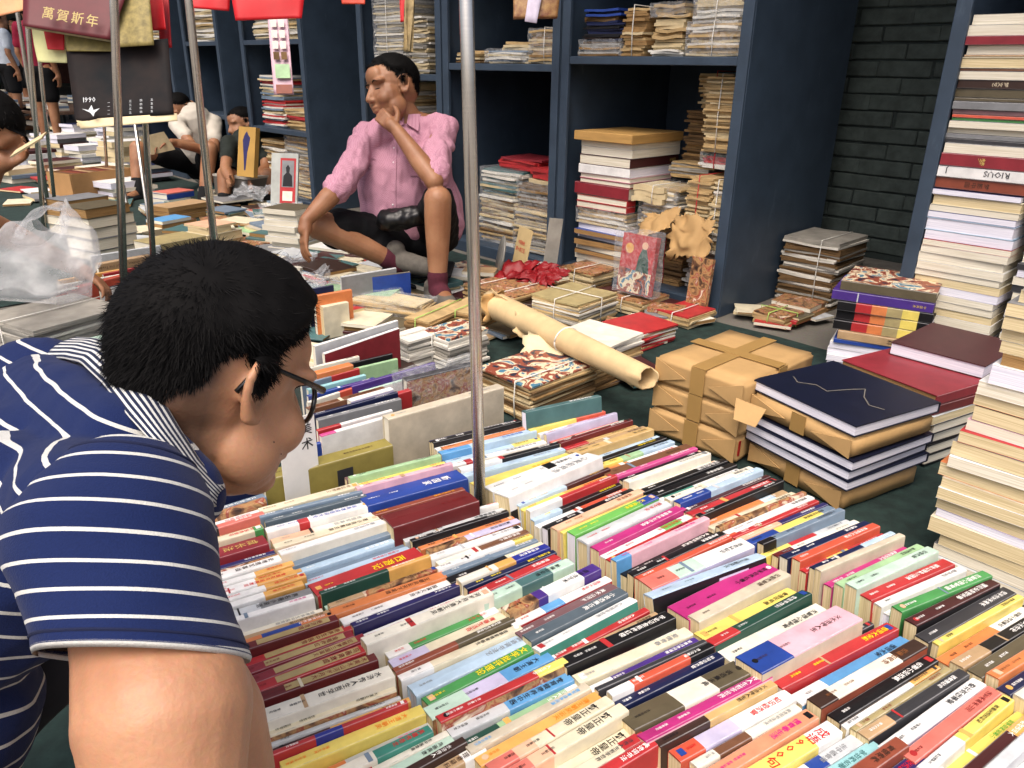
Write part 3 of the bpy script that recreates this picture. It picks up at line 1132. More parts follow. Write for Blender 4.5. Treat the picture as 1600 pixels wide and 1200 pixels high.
for i, (lab, dz) in enumerate((('bottom kraft paper parcel with a red mark on its corner', 0), ('middle kraft paper parcel of the stack of three', 1), ('topmost kraft paper parcel with a cross of brown tape', 2))):
    e1, e2 = axes(46)
    pr = parcel(PK0 + e1 * rng.uniform(-.004, .004), 0.012 + dz * 0.0785, 46 + rng.uniform(-1, 1), 0.285, 0.37, 0.078, lab, i + 1, tape_top=(dz == 2))
    if dz == 0:
        mb = MB(); mb.box(-e1 * (0.1425 + .0045) - e2 * 0.172 + UP * 0.046, e2 * 0.005, UP * 0.022, e1 * 0.0008)
        mb.build('red_mark', mat('red_marker', 'a5161b', rough=0.5), pr)

# --- navy albums, partly wrapped
NK = at(1312, 812, 0)
z = 0.012
e1, e2 = axes(60)
parcel(NK + e1 * .012 + e2 * .012, z, 60, 0.30, 0.29, 0.058, 'kraft parcel lying under the navy blue albums', 9, group='kraft paper parcels under and among the navy albums')
z += 0.066
zz = pile(NK, z, 60, [dict(a=.325, b=.315, T=.026, c='ND', hard=True, pages='bright', spine='BL', label=l) for l in (
    'lowest navy hardback album above the bottom parcel', 'second navy hardback album from the bottom parcel', 'navy hardback album directly under the torn parcel')], group='navy blue hardback albums', seed=3)
parcel(NK + e1 * .004, zz + .002, 60, 0.315, 0.305, 0.052, 'torn open kraft parcel among the navy albums', 12, group='kraft paper parcels under and among the navy albums')
zz += 0.0585
torn = bpy.data.objects[[o.name for o in bpy.data.objects if o.name.startswith('parcel')][-1]]
pile(NK + e1 * .006, zz, 60, [dict(a=.325, b=.31, T=.028, c='ND', hard=True, pages='bright', spine='BL', label='navy blue album with a silver line on its cover, on top of the torn parcel')], group='navy blue hardback albums', seed=5)
silver = mat('silver_foil', 'a7a296', rough=0.35, metal=0.6)
top_album = [o for o in bpy.data.objects if o.get('label', '').startswith('navy blue album with a silver')][0]
zt = zz + 0.0296
def on_top(px, py): return at(px, py, zt)
mb = MB()
ln = [(1240, 588), (1246, 597), (1275, 601), (1292, 611), (1335, 608), (1352, 608), (1350, 620), (1358, 633), (1382, 640)]
P = [on_top(*p) for p in ln]
for p, q in zip(P[:-1], P[1:]):
    ax = (q - p) / 2; mb.box((p + q) / 2, ax, ax.cross(UP).normalized() * 0.0014, UP * 0.0003)
o = mb.build('silver_line', silver); o.parent = top_album; o.matrix_parent_inverse = top_album.matrix_world.inverted()
# torn kraft flap hanging over the left side
mb = MB()
cs = [(1150, 622), (1197, 640), (1180, 668), (1146, 655)]
dd = [1.98, 1.965, 1.955, 1.97]
P = [pt(x, y, d) for (x, y), d in zip(cs, dd)]
mb.add(P + [p + CN * .002 for p in P], [(0, 1, 2, 3), (7, 6, 5, 4), (0, 4, 5, 1), (1, 5, 6, 2), (2, 6, 7, 3), (3, 7, 4, 0)])
o = mb.build('torn_flap', kraft, fix=True); o.parent = torn; o.matrix_parent_inverse = torn.matrix_world.inverted() if False else Matrix.Translation(-torn.location)

# --- stack of encyclopaedias
SK = at(1440, 622, 0)
z = 0.012
e1, e2 = axes(30)
SK = at(1462, 470, 0.30); SK.z = 0
z = pile(SK, z, 30, [dict(a=.30, b=.24, T=.022, c='W', pages='bright', spine='BL', label='white book %s of the encyclopaedia pile' % w) for w in ('at the very bottom', 'second from the bottom', 'third from the bottom', 'fourth from the bottom')]
         + [dict(a=.29, b=.23, T=.016, c='BL', spine='L', label='blue thin book under the tan dictionary'), dict(a=.28, b=.22, T=.03, c='TN', spine='L', text=('K', '绘画大百科', .018), label='tan dictionary under the three black encyclopaedias')]
         + [dict(a=.30, b=.24, T=.034, c='K.2,R.37,O.53,KH.69,Y.86,K', hard=True, pages='bright', spine='L', label='%s of three black encyclopaedias with coloured spine blocks' % w) for w in ('lowest', 'middle', 'topmost')]
         + [dict(a=.32, b=.25, T=.034, c='PU', hard=True, pages='white', spine='L', text=('GLD', '中国美术', .01), label='purple hardback under the picture album'), dict(a=.30, b=.26, T=.034, c='OL', hard=True, pages='white', spine='L', top='PW', label='olive album with a bright painted picture on its cover')],
         group='books in the encyclopaedia pile', seed=8, dth=3.0)

# --- big dark red albums
RK = at(1462, 640, 0.18); RK.z = 0
e1, e2 = axes(61)
z = 0.012
z = pile(RK, z, 61, [dict(a=.29, b=.27, T=.03, c='K', hard=True, pages='white', spine='BL', o2=.01, label='black hardback %s' % w) for w in ('at the foot of the red album pile', 'second in the red album pile', 'third in the red album pile', 'fourth in the red album pile')]
    + [dict(a=.28, b=.26, T=.024, c='LGY', spine='BL', label='grey paperback under the two dark red albums'), dict(a=.285, b=.28, T=.028, c='DR', pages='old', hard=True, spine='R', label='dark red album under the large red one'), dict(a=.30, b=.30, T=.03, c='CM', pages='old', hard=True, spine='R', label='large crimson album with a plain cover beside the tall stack')], seed=4, group='books in the red album pile', dth=1.5)
pile(RK + e1 * .02 + e2 * .22, z, 61, [dict(a=.26, b=.3, T=.038, c='MR', pages='bright', hard=True, spine='BL', dth=-12, label='maroon hardback lying askew on the crimson album')], seed=4)

# --- tall stack of books at the right edge, page edges outwards
TK0 = at(1458, 888, 0); TK0.z = 0
e1, e2 = axes(47)
z = 0.004
tall = [(30, 'LGY', 'white', 0), (26, 'GY', 'white', 5), (30, 'IV', 'cream', 2), (34, 'CR', 'cream', 25), (18, 'LV', 'bright', 20), (30, 'BE', 'cream', 24), (26, 'W', 'cream', 24), (22, 'BE', 'cream', 20), (30, 'O', 'cream', 32), (24, 'W', 'white', 20), (32, 'GY', 'cream', 22), (26, 'R', 'cream', 14), (24, 'PK', 'white', 8), (32, 'DK', 'cream', 2), (26, 'O', 'cream', 4), (28, 'W', 'white', 2), (40, 'W', 'bright', -12), (24, 'MU', 'old', -20), (24, 'CR', 'cream', -16), (26, 'IV', 'cream', -10), (26, 'BE', 'cream', -10), (26, 'GY', 'cream', -12), (24, 'CR', 'cream', -20), (26, 'MI', 'white', -30), (30, 'LGY', 'white', -40)]
hh = 0.68 / sum(t for t, *_ in tall)
K0 = TK0 + Vector((0, 0, 0))
SL_ = -e1 * 0.25                      # the stack runs from its far left corner towards the viewer
r = random.Random(2)
for i, (t, c, pg, off) in enumerate(tall):
    T = t * hh
    k = K0 + SL_ + e1 * (off / 1000.0 + 0.004) + Vector((r.uniform(-.003, .003), r.uniform(-.003, .003), 0))
    lie(k, z, 47 + r.uniform(-2.5, 2.5), 0.25, 0.19, T - 0.0008, c, 'BL', pg, False, '%s book, %s from the bottom of the tall right-edge stack' % (PAL[c][1], ordinal(i + 1)), group='books in the tall stack at the right edge', name='stacked_book')
    z += T

# --- white slip-cased books and sign card among the rows
def standing(px, h, T, code, label, front=None, hard=True, text=None, L=None, lean=0, pages='white', z0=0.012, name='album', cat='book', group=None, art=None):
    """spine-up book whose top mid-line runs between two pixels"""
    x1, y1, x2, y2 = px
    A = at(x1, y1, z0 + h); B = at(x2, y2, z0 + h)
    u = (B - A).normalized(); Ln = L or (B - A).length
    y = Vector((-u.y, u.x, 0)); lean = RAD(lean)
    zt = (UP * math.cos(lean) + y * math.sin(lean)).normalized(); yy = zt.cross(u)
    org = (A + B) / 2 - u * Ln / 2 - yy * T / 2 - zt * h
    segs = parse_segs(code)
    return make_book(frame(org, u, zt), Ln, h, T, segs, front=front, hard=hard, pages=pages, label=label, text=text, name=name, cat=cat, group=group, bulge=0.0, frontart=art)
standing((602, 652, 782, 602), 0.2, 0.032, 'BE', 'large beige slip-cased album standing by the steel pole', front='BE', text=('GY', '中国现代美术全集', .008), pages='white')
standing((408, 745, 607, 690), 0.165, 0.045, 'OY', 'olive yellow slip-cased album with a dark label beside the man', front='OY', text=('DB', '中国历代绘画图录全集', .007))
ol = [o for o in bpy.data.objects if o.get('label', '').startswith('olive yellow slip-cased')][0]
mb = MB(); mb.bx(.60 * .27, .74 * .27, -0.0012, -0.0002, .02, .14); mb.build('dark_label', cov('DK'), ol)
OG = 'books standing on edge behind the olive album'
n_ = 0
for px, h, T, code, lab, kw in [
    ((333, 765, 400, 745), .16, .03, 'NV', 'dark navy book standing below the chin of the striped man', {}),
    ((470, 700, 600, 660), .15, .012, 'BL.3,R', 'blue and red thin book just behind the olive album', {}),
    ((500, 680, 612, 648), .17, .014, 'HP.2,W', 'white book with a hot pink end by the beige album', dict(front='W')),
    ((495, 672, 612, 640), .16, .012, 'R.3,W', 'white and red book near the title card', {}),
    ((495, 655, 625, 622), .16, .016, 'GY', 'grey book with pale lettering behind the title card', dict(text=('W', ''))),
    ((480, 650, 620, 612), .165, .012, 'NV', 'navy book left of the beige album', dict(text=('W', ''))),
    ((480, 638, 600, 605), .165, .022, 'BR', 'brown book standing left of the beige album', dict(front='BR', text=('DB', ''))),
    ((480, 628, 598, 590), .165, .01, 'IV.4,OR', 'ivory and orange book behind the brown one', {}),
    ((480, 618, 585, 590), .165, .012, 'BL.5,PU', 'blue and purple book in front of the orange box', dict(text=('W', ''))),
    ((480, 608, 570, 585), .165, .014, 'AQ', 'aqua book in front of the orange box', {}),
    ((470, 600, 560, 575), .165, .012, 'SL.5,R', 'steel blue and red book in front of the orange box', {}),
    ((490, 583, 548, 568), .18, .03, 'O', 'orange boxed album left of the purple one', dict(front='O')),
    ((548, 603, 678, 566), .17, .014, 'PU', 'large purple album with a grid of pale seals', dict(front='PU', hard=True)),
    ((560, 612, 632, 592), .15, .012, 'MI', 'mint green book in front of the purple album', dict(front='W')),
    ((545, 625, 612, 606), .17, .02, 'W', 'white hardback standing in front of the purple album', dict(front='LV')),
    ((608, 618, 640, 608), .15, .02, 'R', 'red boxed book beside the plastic wrapped album', dict(front='R')),
    ((505, 552, 622, 512), .18, .012, 'W', 'white framed dark red album with calligraphy', dict(front='CM')),
    ((490, 540, 620, 500), .2, .012, 'W', 'white exhibition album behind the dark red one', dict(front='LGY')),
    ((500, 578, 612, 552), .16, .01, 'CR.3,K', 'cream and black book below the dark red album', {}),
    ((510, 586, 620, 560), .16, .012, 'LG', 'light green book below the dark red album', {}),
    ((480, 575, 560, 556), .16, .012, 'IV', 'ivory book with large black characters', dict(text=('K', '古玩', .012))),
    ((545, 436, 640, 424), .17, .012, 'GY.01,OL', 'tall olive framed album with a blue picture by the shoe', dict(front='BL', hard=True)),
    ((532, 432, 618, 418), .19, .012, 'LGY', 'tall grey album behind the blue picture album', dict(front='GY', hard=True)),
    ((490, 462, 548, 452), .17, .02, 'O', 'bright orange boxed album by the blue picture album', dict(front='O')),
    ((500, 478, 540, 470), .13, .045, 'CR', 'thick cream book in front of the orange boxed album', dict(pages='cream')),
    ((480, 452, 520, 445), .17, .012, 'NV', 'navy book behind the bright orange box', {}),
]:
    code = code.replace('GY.01,OL', 'OL')
    standing(px, h, T, code, lab, group=OG, **{**dict(front=None, hard=False), **kw})
# title card 美术
A = at(500, 658, .2); Bc = at(432, 682, .2)
tcu = (A - Bc).normalized()
tcu.z = 0; tcu.normalize()
o_c = pt(434, 672, 1.60)
org = Vector((o_c.x, o_c.y, 0.05))
mb = MB(); mb.bx(0, .088, 0, .0015, 0, o_c.z - .05 + .012)
card = mb.build('title_card', mat('white_card', 'ecebe6', rough=0.6, var=0.05), mw=frame(org, tcu))
tag(card, 'white divider card with two black characters beside the glasses', 'card')
CARD = card

# --- tied bundles of old papers on the ground
def bpx(px, py, z=0.0):
    p = at(px, py, z); p.z = 0; return p
bundle('magazine_bundle', 'large bundle of brown magazines with a photo sheet on top, tied with white string', 'magazines', bpx(828, 668), 0.012, 46, .24, .30, .115, 22, pal=(0, 1, 2, 3), top='PW', seed=2, ties=(.25,), group='tied bundles of old magazines on the ground')
bundle('magazine_bundle', 'white comic book stack with a purple cover, left of the steel pole', 'magazines', bpx(700, 588), 0.012, 46, .15, .19, .12, 16, pal=(4, 4, 5), top='PW', seed=3, group='tied bundles of old magazines on the ground', ties=(.5,))
bundle('magazine_bundle', 'small white comic stack beside the dark red album', 'magazines', bpx(640, 590), 0.012, 46, .11, .14, .12, 16, pal=(4, 4, 5), seed=4, group='tied bundles of old magazines on the ground', ties=(.5,))
bundle('magazine_bundle', 'curled brown paper bundle tied with green string by the shoe', 'magazines', bpx(672, 548), 0.012, 30, .12, .30, .10, 14, pal=(0, 1, 3), tie='green', seed=5, ties=(.5,), group='tied bundles of old magazines on the ground')
bundle('magazine_bundle', 'long brown paper bundle with a green band behind the comic stacks', 'magazines', bpx(740, 535), 0.012, 30, .16, .22, .10, 14, pal=(0, 1, 0), tie='green', seed=15, ties=(.5,), group='tied bundles of old magazines on the ground')
bundle('magazine_bundle', 'plastic wrapped cream booklets in front of the grey shoe', 'magazines', bpx(660, 520), 0.012, 20, .34, .12, .10, 10, pal=(2, 2, 0), tie=None, wrap=True, seed=6, group='tied bundles of old magazines on the ground')
bundle('magazine_bundle', 'plastic wrapped pale green booklets below the blue picture album', 'magazines', bpx(610, 505), 0.012, 15, .34, .12, .10, 10, pal=(2, 'LG', 4), tie=None, wrap=True, seed=7, group='tied bundles of old magazines on the ground')
bundle('magazine_bundle', 'yellowish magazine pile with black title under the paper roll', 'magazines', bpx(905, 520), 0.012, 40, .25, .28, .10, 14, pal=(2, 0, 4, 5), top='KH', seed=8, group='tied bundles of old magazines on the ground', ties=(.5,), cross=True)
bundle('magazine_bundle', 'dark covered magazine bundle beneath the top end of the paper roll', 'magazines', bpx(800, 500), 0.012, 46, .32, .25, .085, 10, pal=(0, 1, 3), top='PI', seed=9, group='tied bundles of old magazines on the ground', ties=(.25, .75))
bundle('magazine_bundle', 'pile of booklets with a white calligraphy cover beside the paper roll', 'magazines', bpx(930, 600), 0.012, 46, .24, .26, .11, 14, pal=(0, 4, 1), top='IV', seed=10, tie=None, group='tied bundles of old magazines on the ground')
bundle('magazine_bundle', 'picture booklet bundle against the base of the cabinet', 'magazines', bpx(925, 462), 0.012, 46, .22, .26, .09, 12, pal=(0, 2, 3), top='PI', seed=11, group='tied bundles of old magazines on the ground')
bundle('magazine_bundle', 'low picture booklet bundle in front of the red-topped booklets', 'magazines', bpx(1000, 500), 0.012, 46, .2, .2, .06, 8, pal=(0, 2, 3), top='PI', seed=12, group='tied bundles of old magazines on the ground')
bundle('magazine_bundle', 'red topped booklets tied with string beside the cabinet post', 'magazines', bpx(1075, 520), 0.012, 46, .16, .2, .05, 8, pal=(0, 2), top='R', tie='white', seed=13, group='tied bundles of old magazines on the ground')
bundle('magazine_bundle', 'thin booklets tied with bright green string behind the parcels', 'magazines', bpx(1225, 520), 0.012, 46, .15, .16, .05, 7, pal=(0, 2), top='PI', tie='green', seed=14, group='tied bundles of old magazines on the ground', cross=True)
bundle('magazine_bundle', 'red and gold booklets behind the top kraft parcel', 'magazines', bpx(1000, 555), 0.012, 46, .2, .22, .07, 8, pal=(0, 'R', 4), top='R', tie=None, seed=16, group='tied bundles of old magazines on the ground')
bundle('magazine_bundle', 'grey magazines tied with string in the gap before the brick wall', 'magazines', cw(-0.28, 0.45), 0.004, 46, .26, .3, .30, 22, pal=(5, 4, 3), seed=17, ties=(.3,), group='tied bundles of old magazines on the ground')
bundle('magazine_bundle', 'open low pile of dark booklets under the paper roll', 'magazines', bpx(880, 640), 0.012, 46, .2, .28, .08, 10, pal=(3, 1, 0), tie=None, seed=18, group='tied bundles of old magazines on the ground')

# plastic wrapped dark album leaning beside the beige one
standing((632, 592, 742, 566), .17, .03, 'DK', 'dark album in crinkled clear plastic behind the beige slip case', front='PI', hard=True)
wr = [o for o in bpy.data.objects if o.get('label', '').startswith('dark album in crinkled')][0]
bb = wr.matrix_world.translation
ux = wr.matrix_world.to_3x3().col[0]
cc = bb + ux * .11 + Vector((-ux.y, ux.x, 0)) * .015
wp = crumple('plastic_wrap', Vector((0, 0, 0)), 0, Vector(ux), Vector((-ux.y, ux.x, 0)), .25, .05, .18, None, 4)
wp.location = (cc.x, cc.y, 0.013)
wp.parent = wr; wp.matrix_parent_inverse = wr.matrix_world.inverted()

# --- long roll of old paper
roll_m = mat('old_rolled_paper', 'cdb284', rough=0.85, var=0.22, scale=7, bump=0.25, detail=8)
a = pt(768, 475, 3.0); b = pt(1012, 592, 2.16)
mb = MB(); N = 26; rings = []
dirv = (b - a).normalized(); sx = dirv.cross(UP).normalized(); sy = sx.cross(dirv)
rr = random.Random(5)
for k in range(15):
    f = k / 14; p = a.lerp(b, f)
    ring = []
    for i in range(N):
        an = 2 * math.pi * i / N
        R = 0.054 * (1 + 0.015 * math.sin(3 * an + k * .4)) * (1 - 0.36 * f)
        q = p + (sx * math.cos(an) + sy * math.sin(an)) * R
        if k in (0, 14): q += dirv * (.006 * math.sin(2 * an + 1) + .004 * math.sin(5 * an) + rr.uniform(-.003, .003)) * (2.5 if k == 0 else 1)
        ring.append(q)
    rings.append(ring)
inner = [[p + ((a.lerp(b, k / 14)) - p) * 0.12 for p in rings[k]] for k in range(15)]
mb.rings(rings, caps=False); mb.rings([list(reversed(x)) for x in inner], caps=False)
for k in (0, 14):
    o = 0; n = N
    for i in range(n):
        j = (i + 1) % n
        mb.f.append((k * n + i, k * n + j, 15 * n + k * n + (n - 1 - j), 15 * n + k * n + (n - 1 - i))); mb.mi.append(0)
prl = mb.build('paper_roll', roll_m, smooth=True, fix=True)
tag(prl, 'long roll of yellowed paper with a torn end leaning across the bundles', 'paper roll')
# torn, crumpled sheets at its upper end and a bare patch lower down
from mathutils import noise as mnoise
def scrap(name, c, ax, ay, m, parent=None, n=9, amp=0.012, seed=0, label=None, crisp=False):
    mb = MB(); vs = []
    r = random.Random(seed)
    for j in range(n + 1):
        for i in range(n + 1):
            u, v = i / n - .5, j / n - .5
            e = 1.0
            if i in (0, n) or j in (0, n): e = 1 + r.uniform(-.14, .14)
            p = Vector(c) + Vector(ax) * u * 2 * e + Vector(ay) * v * 2 * e
            p += Vector(mnoise.noise_vector(p * 22 + Vector((seed, 0, 0)))) * amp
            if crisp: p += Vector([abs(x) for x in mnoise.noise_vector(p * 38 + Vector((0, seed, 0)))]) * amp * .5
            vs.append(p)
    w = n + 1
    mb.add(vs, [(j * w + i, j * w + i + 1, (j + 1) * w + i + 1, (j + 1) * w + i) for j in range(n) for i in range(n)])
    o = mb.build(name, m, smooth=not crisp)
    so = o.modifiers.new('thickness', 'SOLIDIFY'); so.thickness = 0.0012
    if parent: o.parent = parent; o.matrix_parent_inverse = parent.matrix_world.inverted()
    if label: tag(o, label, 'paper')
    return o
scrap('torn_end', pt(772, 478, 2.94), sx * .05 + dirv * .02, sy * .05, mat('crumpled_kraft', 'b9925c', rough=.85, var=.25, scale=15, bump=.3), prl, amp=.03, seed=3)
scrap('torn_end', pt(785, 470, 2.9), dirv * .05, sy * .03 + sx * .02, roll_m, prl, amp=.025, seed=8)
mb = MB(); mid = a.lerp(b, .56)
mb.tube([mid + (sx * math.cos(t) + sy * math.sin(t)) * .0445 + dirv * .01 * math.sin(t) for t in np.linspace(0, 2 * math.pi, 20)], .003, 6)
mb.build('string', string_m['white'], prl, smooth=True)
scrap('paper_sheet', pt(830, 520, 2.72), Vector((.06, -.03, -.03)), Vector((.01, .01, .035)), roll_m, amp=.008, seed=4, label='torn sheet of yellowed paper hanging below the paper roll')
scrap('paper_sheet', pt(850, 545, 2.55), Vector((.07, -.03, 0)), Vector((.02, .05, .03)), mat('old_calligraphy_sheet', 'd8c9a0', rough=.85, var=.2, scale=9), amp=.012, seed=6, label='curled sheet of old calligraphy paper under the paper roll')

# --- steel poles
steel = mat('brushed_steel', 'd6d0c6', rough=0.24, metal=0.9, var=0.08, scale=4, stretch=(1, 1, 60))
def pole(p0, p1, r, label, name='steel_pole'):
    mb = MB(); mb.tube([p0, p0.lerp(p1, .5), p1], r, 14)
    o = mb.build(name, steel, smooth=True)
    o['label'] = label; o['category'] = 'pole'; o['group'] = 'steel poles of the stall frames'
    return o
def ground_of(px, py, depth):
    p = pt(px, py, depth); return Vector((p.x, p.y, 0.0))
def pole_px(x0, y0, x1, y1, depth, r, label, d1=None):
    """pole through two pixels at a depth, carried down to the ground"""
    p = pt(x0, y0, depth); q = pt(x1, y1, d1 or depth)
    d = (q - p)
    if abs(d.z) < 1e-6: d.z = 1e-6
    # keep it standing: foot on the ground below, top well above the frame
    f = p + d * ((0.0 - p.z) / d.z); t = p + d * ((2.3 - p.z) / d.z)
    return pole(f, t, r, label)
b0 = at(752, 770, .16); top = pt(730, 0, 0); 
q = ray(730, 0); k = b0.y / q[1]
pole(Vector((b0.x, b0.y, 0)), Vector((_C[0] + q[0] * k, b0.y, _C[2] + q[2] * k)) + (Vector((_C[0] + q[0] * k, b0.y, _C[2] + q[2] * k)) - b0) * .8, 0.0125, 'steel pole rising from the middle of the book rows')
def vpole(x, y, xt, depth, r, label):
    b = pt(x, y, depth); q = ray(xt, 0); k = b.y / q[1]
    t = Vector((q[0] * k, b.y, 1 + q[2] * k)); d = t - b
    pole(b - d * (b.z / d.z), b + d * ((2.4 - b.z) / d.z), r, label)
vpole(193, 430, 178, 2.75, .0135, 'thick steel pole in front of the hanging calendar')
vpole(238, 380, 216, 3.3, .0125, 'thinner steel pole beside the calendar at right')
vpole(333, 360, 295, 2.8, .0135, 'steel pole in front of the man in the white shirt')
d1 = pole(pt(240, 395, 3.6), pt(186, 20, 4.1), .009, 'slanting thin steel strut crossing behind the calendar poles')
pole(pt(205, 365, 4.2) - Vector((0, 0, .15)), pt(193, 290, 4.3), .009, 'short steel strut behind the thick pole')
vpole(62, 270, 40, 4.6, .014, 'left steel pole of the far stall frame')
vpole(66, 262, 24, 5.2, .013, 'leftmost leaning steel pole of the far frame')
vpole(80, 265, 52, 5.4, .013, 'steel pole right of the leftmost pair at the far stall')
vpole(168, 280, 150, 6.2, .012, 'far steel pole seen below the calendar')
# ---------------------------------------------------------------- what stands in the cabinets
def ck(s, d): 
    p = cw(s, d); p.z = 0; return p
TH = 46.0
AG = 'albums stacked in the open cabinet'
# cabinet beside the parcels: left stack
z = pile(ck(.57, .05), 0.061, TH, [dict(a=.31, b=.30, T=.02 + .004 * (i % 3), c=c, spine=sp, pages=pg, label=lb) for i, (c, sp, pg, lb) in enumerate([
    ('NV', 'BL', 'old', 'dark blue paper-covered volume at the foot of the cabinet album stack'), ('GY', 'BL', 'white', 'grey folded magazine second from the foot of the album stack'), ('W', 'BL', 'white', 'white magazine third from the foot of the album stack'),
    ('DB', 'BL', 'old', 'brown worn volume fourth in the cabinet album stack'), ('LGY', 'BL', 'white', 'pale grey magazine fifth in the cabinet album stack'), ('K', 'BL', 'old', 'black worn volume sixth in the cabinet album stack'),
    ('W', 'BL', 'bright', 'white volume seventh in the cabinet album stack'), ('BL', 'BL', 'old', 'blue paperback eighth in the cabinet album stack'), ('SL', 'BL', 'bright', 'steel blue paperback under the cream folders')])], seed=21, dth=4, jit=.012, group=AG)
bundle('folder_bundle', 'cream folders in clear plastic inside the album stack', 'folders', ck(.57, .05), z + .002, TH, .31, .3, .07, 8, pal=(2, 4, 0), tie=None, wrap=True, seed=31, part='folder')
z += .078
z = pile(ck(.57, .05), z, TH, [
    dict(a=.31, b=.33, T=.03, c='R.2,DG', spine='R', pages='white', hard=True, label='lower green hardback with a red band in the album stack'),
    dict(a=.31, b=.33, T=.03, c='R.2,DG', spine='R', pages='white', hard=True, label='upper green hardback with a red band in the album stack'),
    dict(a=.34, b=.34, T=.055, c='CM', spine='L', pages='white', hard=True, label='wide crimson album box in the cabinet album stack'),
    dict(a=.31, b=.32, T=.022, c='CM', spine='BL', pages='white', hard=True, label='thin crimson album with pink-white page edges'),
    dict(a=.31, b=.32, T=.022, c='PK', spine='BL', pages='white', hard=True, label='pink album below the white box in the cabinet'),
    dict(a=.31, b=.36, T=.042, c='W', spine='L', pages='bright', hard=True, label='white album box in the middle of the cabinet stack'),
    dict(a=.31, b=.38, T=.045, c='MR', spine='R', pages='white', hard=True, text=('GLD', '画集全', .016), label='maroon album with gold lettering in the cabinet stack'),
    dict(a=.31, b=.37, T=.036, c='W', spine='BL', pages='white', label='lower white album beneath the wooden board'),
    dict(a=.31, b=.37, T=.026, c='IV', spine='BL', pages='white', label='upper white album beneath the wooden board')], seed=22, dth=1.2, group=AG)
mb = MB(); e1, e2 = axes(TH); kk = ck(.55, .02)
mb.box(Vector((kk.x, kk.y, z + .022)) + e1 * .175 + e2 * .2, e1 * .175, e2 * .2, UP * .021)
wb = mb.build('wooden_board', mat('pale_wood', 'b78f52', rough=.6, var=.2, scale=6, stretch=(1, 1, 12)))
tag(wb, 'pale wooden framed board lying on top of the album stack', 'board')
bvm = wb.modifiers.new('bevel', 'BEVEL'); bvm.width = .003
bundle('envelope_bundle', 'cream cardboard envelope tied with string on the green books', 'envelope', ck(.38, .05), .43, TH, .17, .2, .075, 3, pal=(2, 2), seed=33, part='envelope', ties=(.3,))
BG_ = 'bundles of papers in the cabinets'
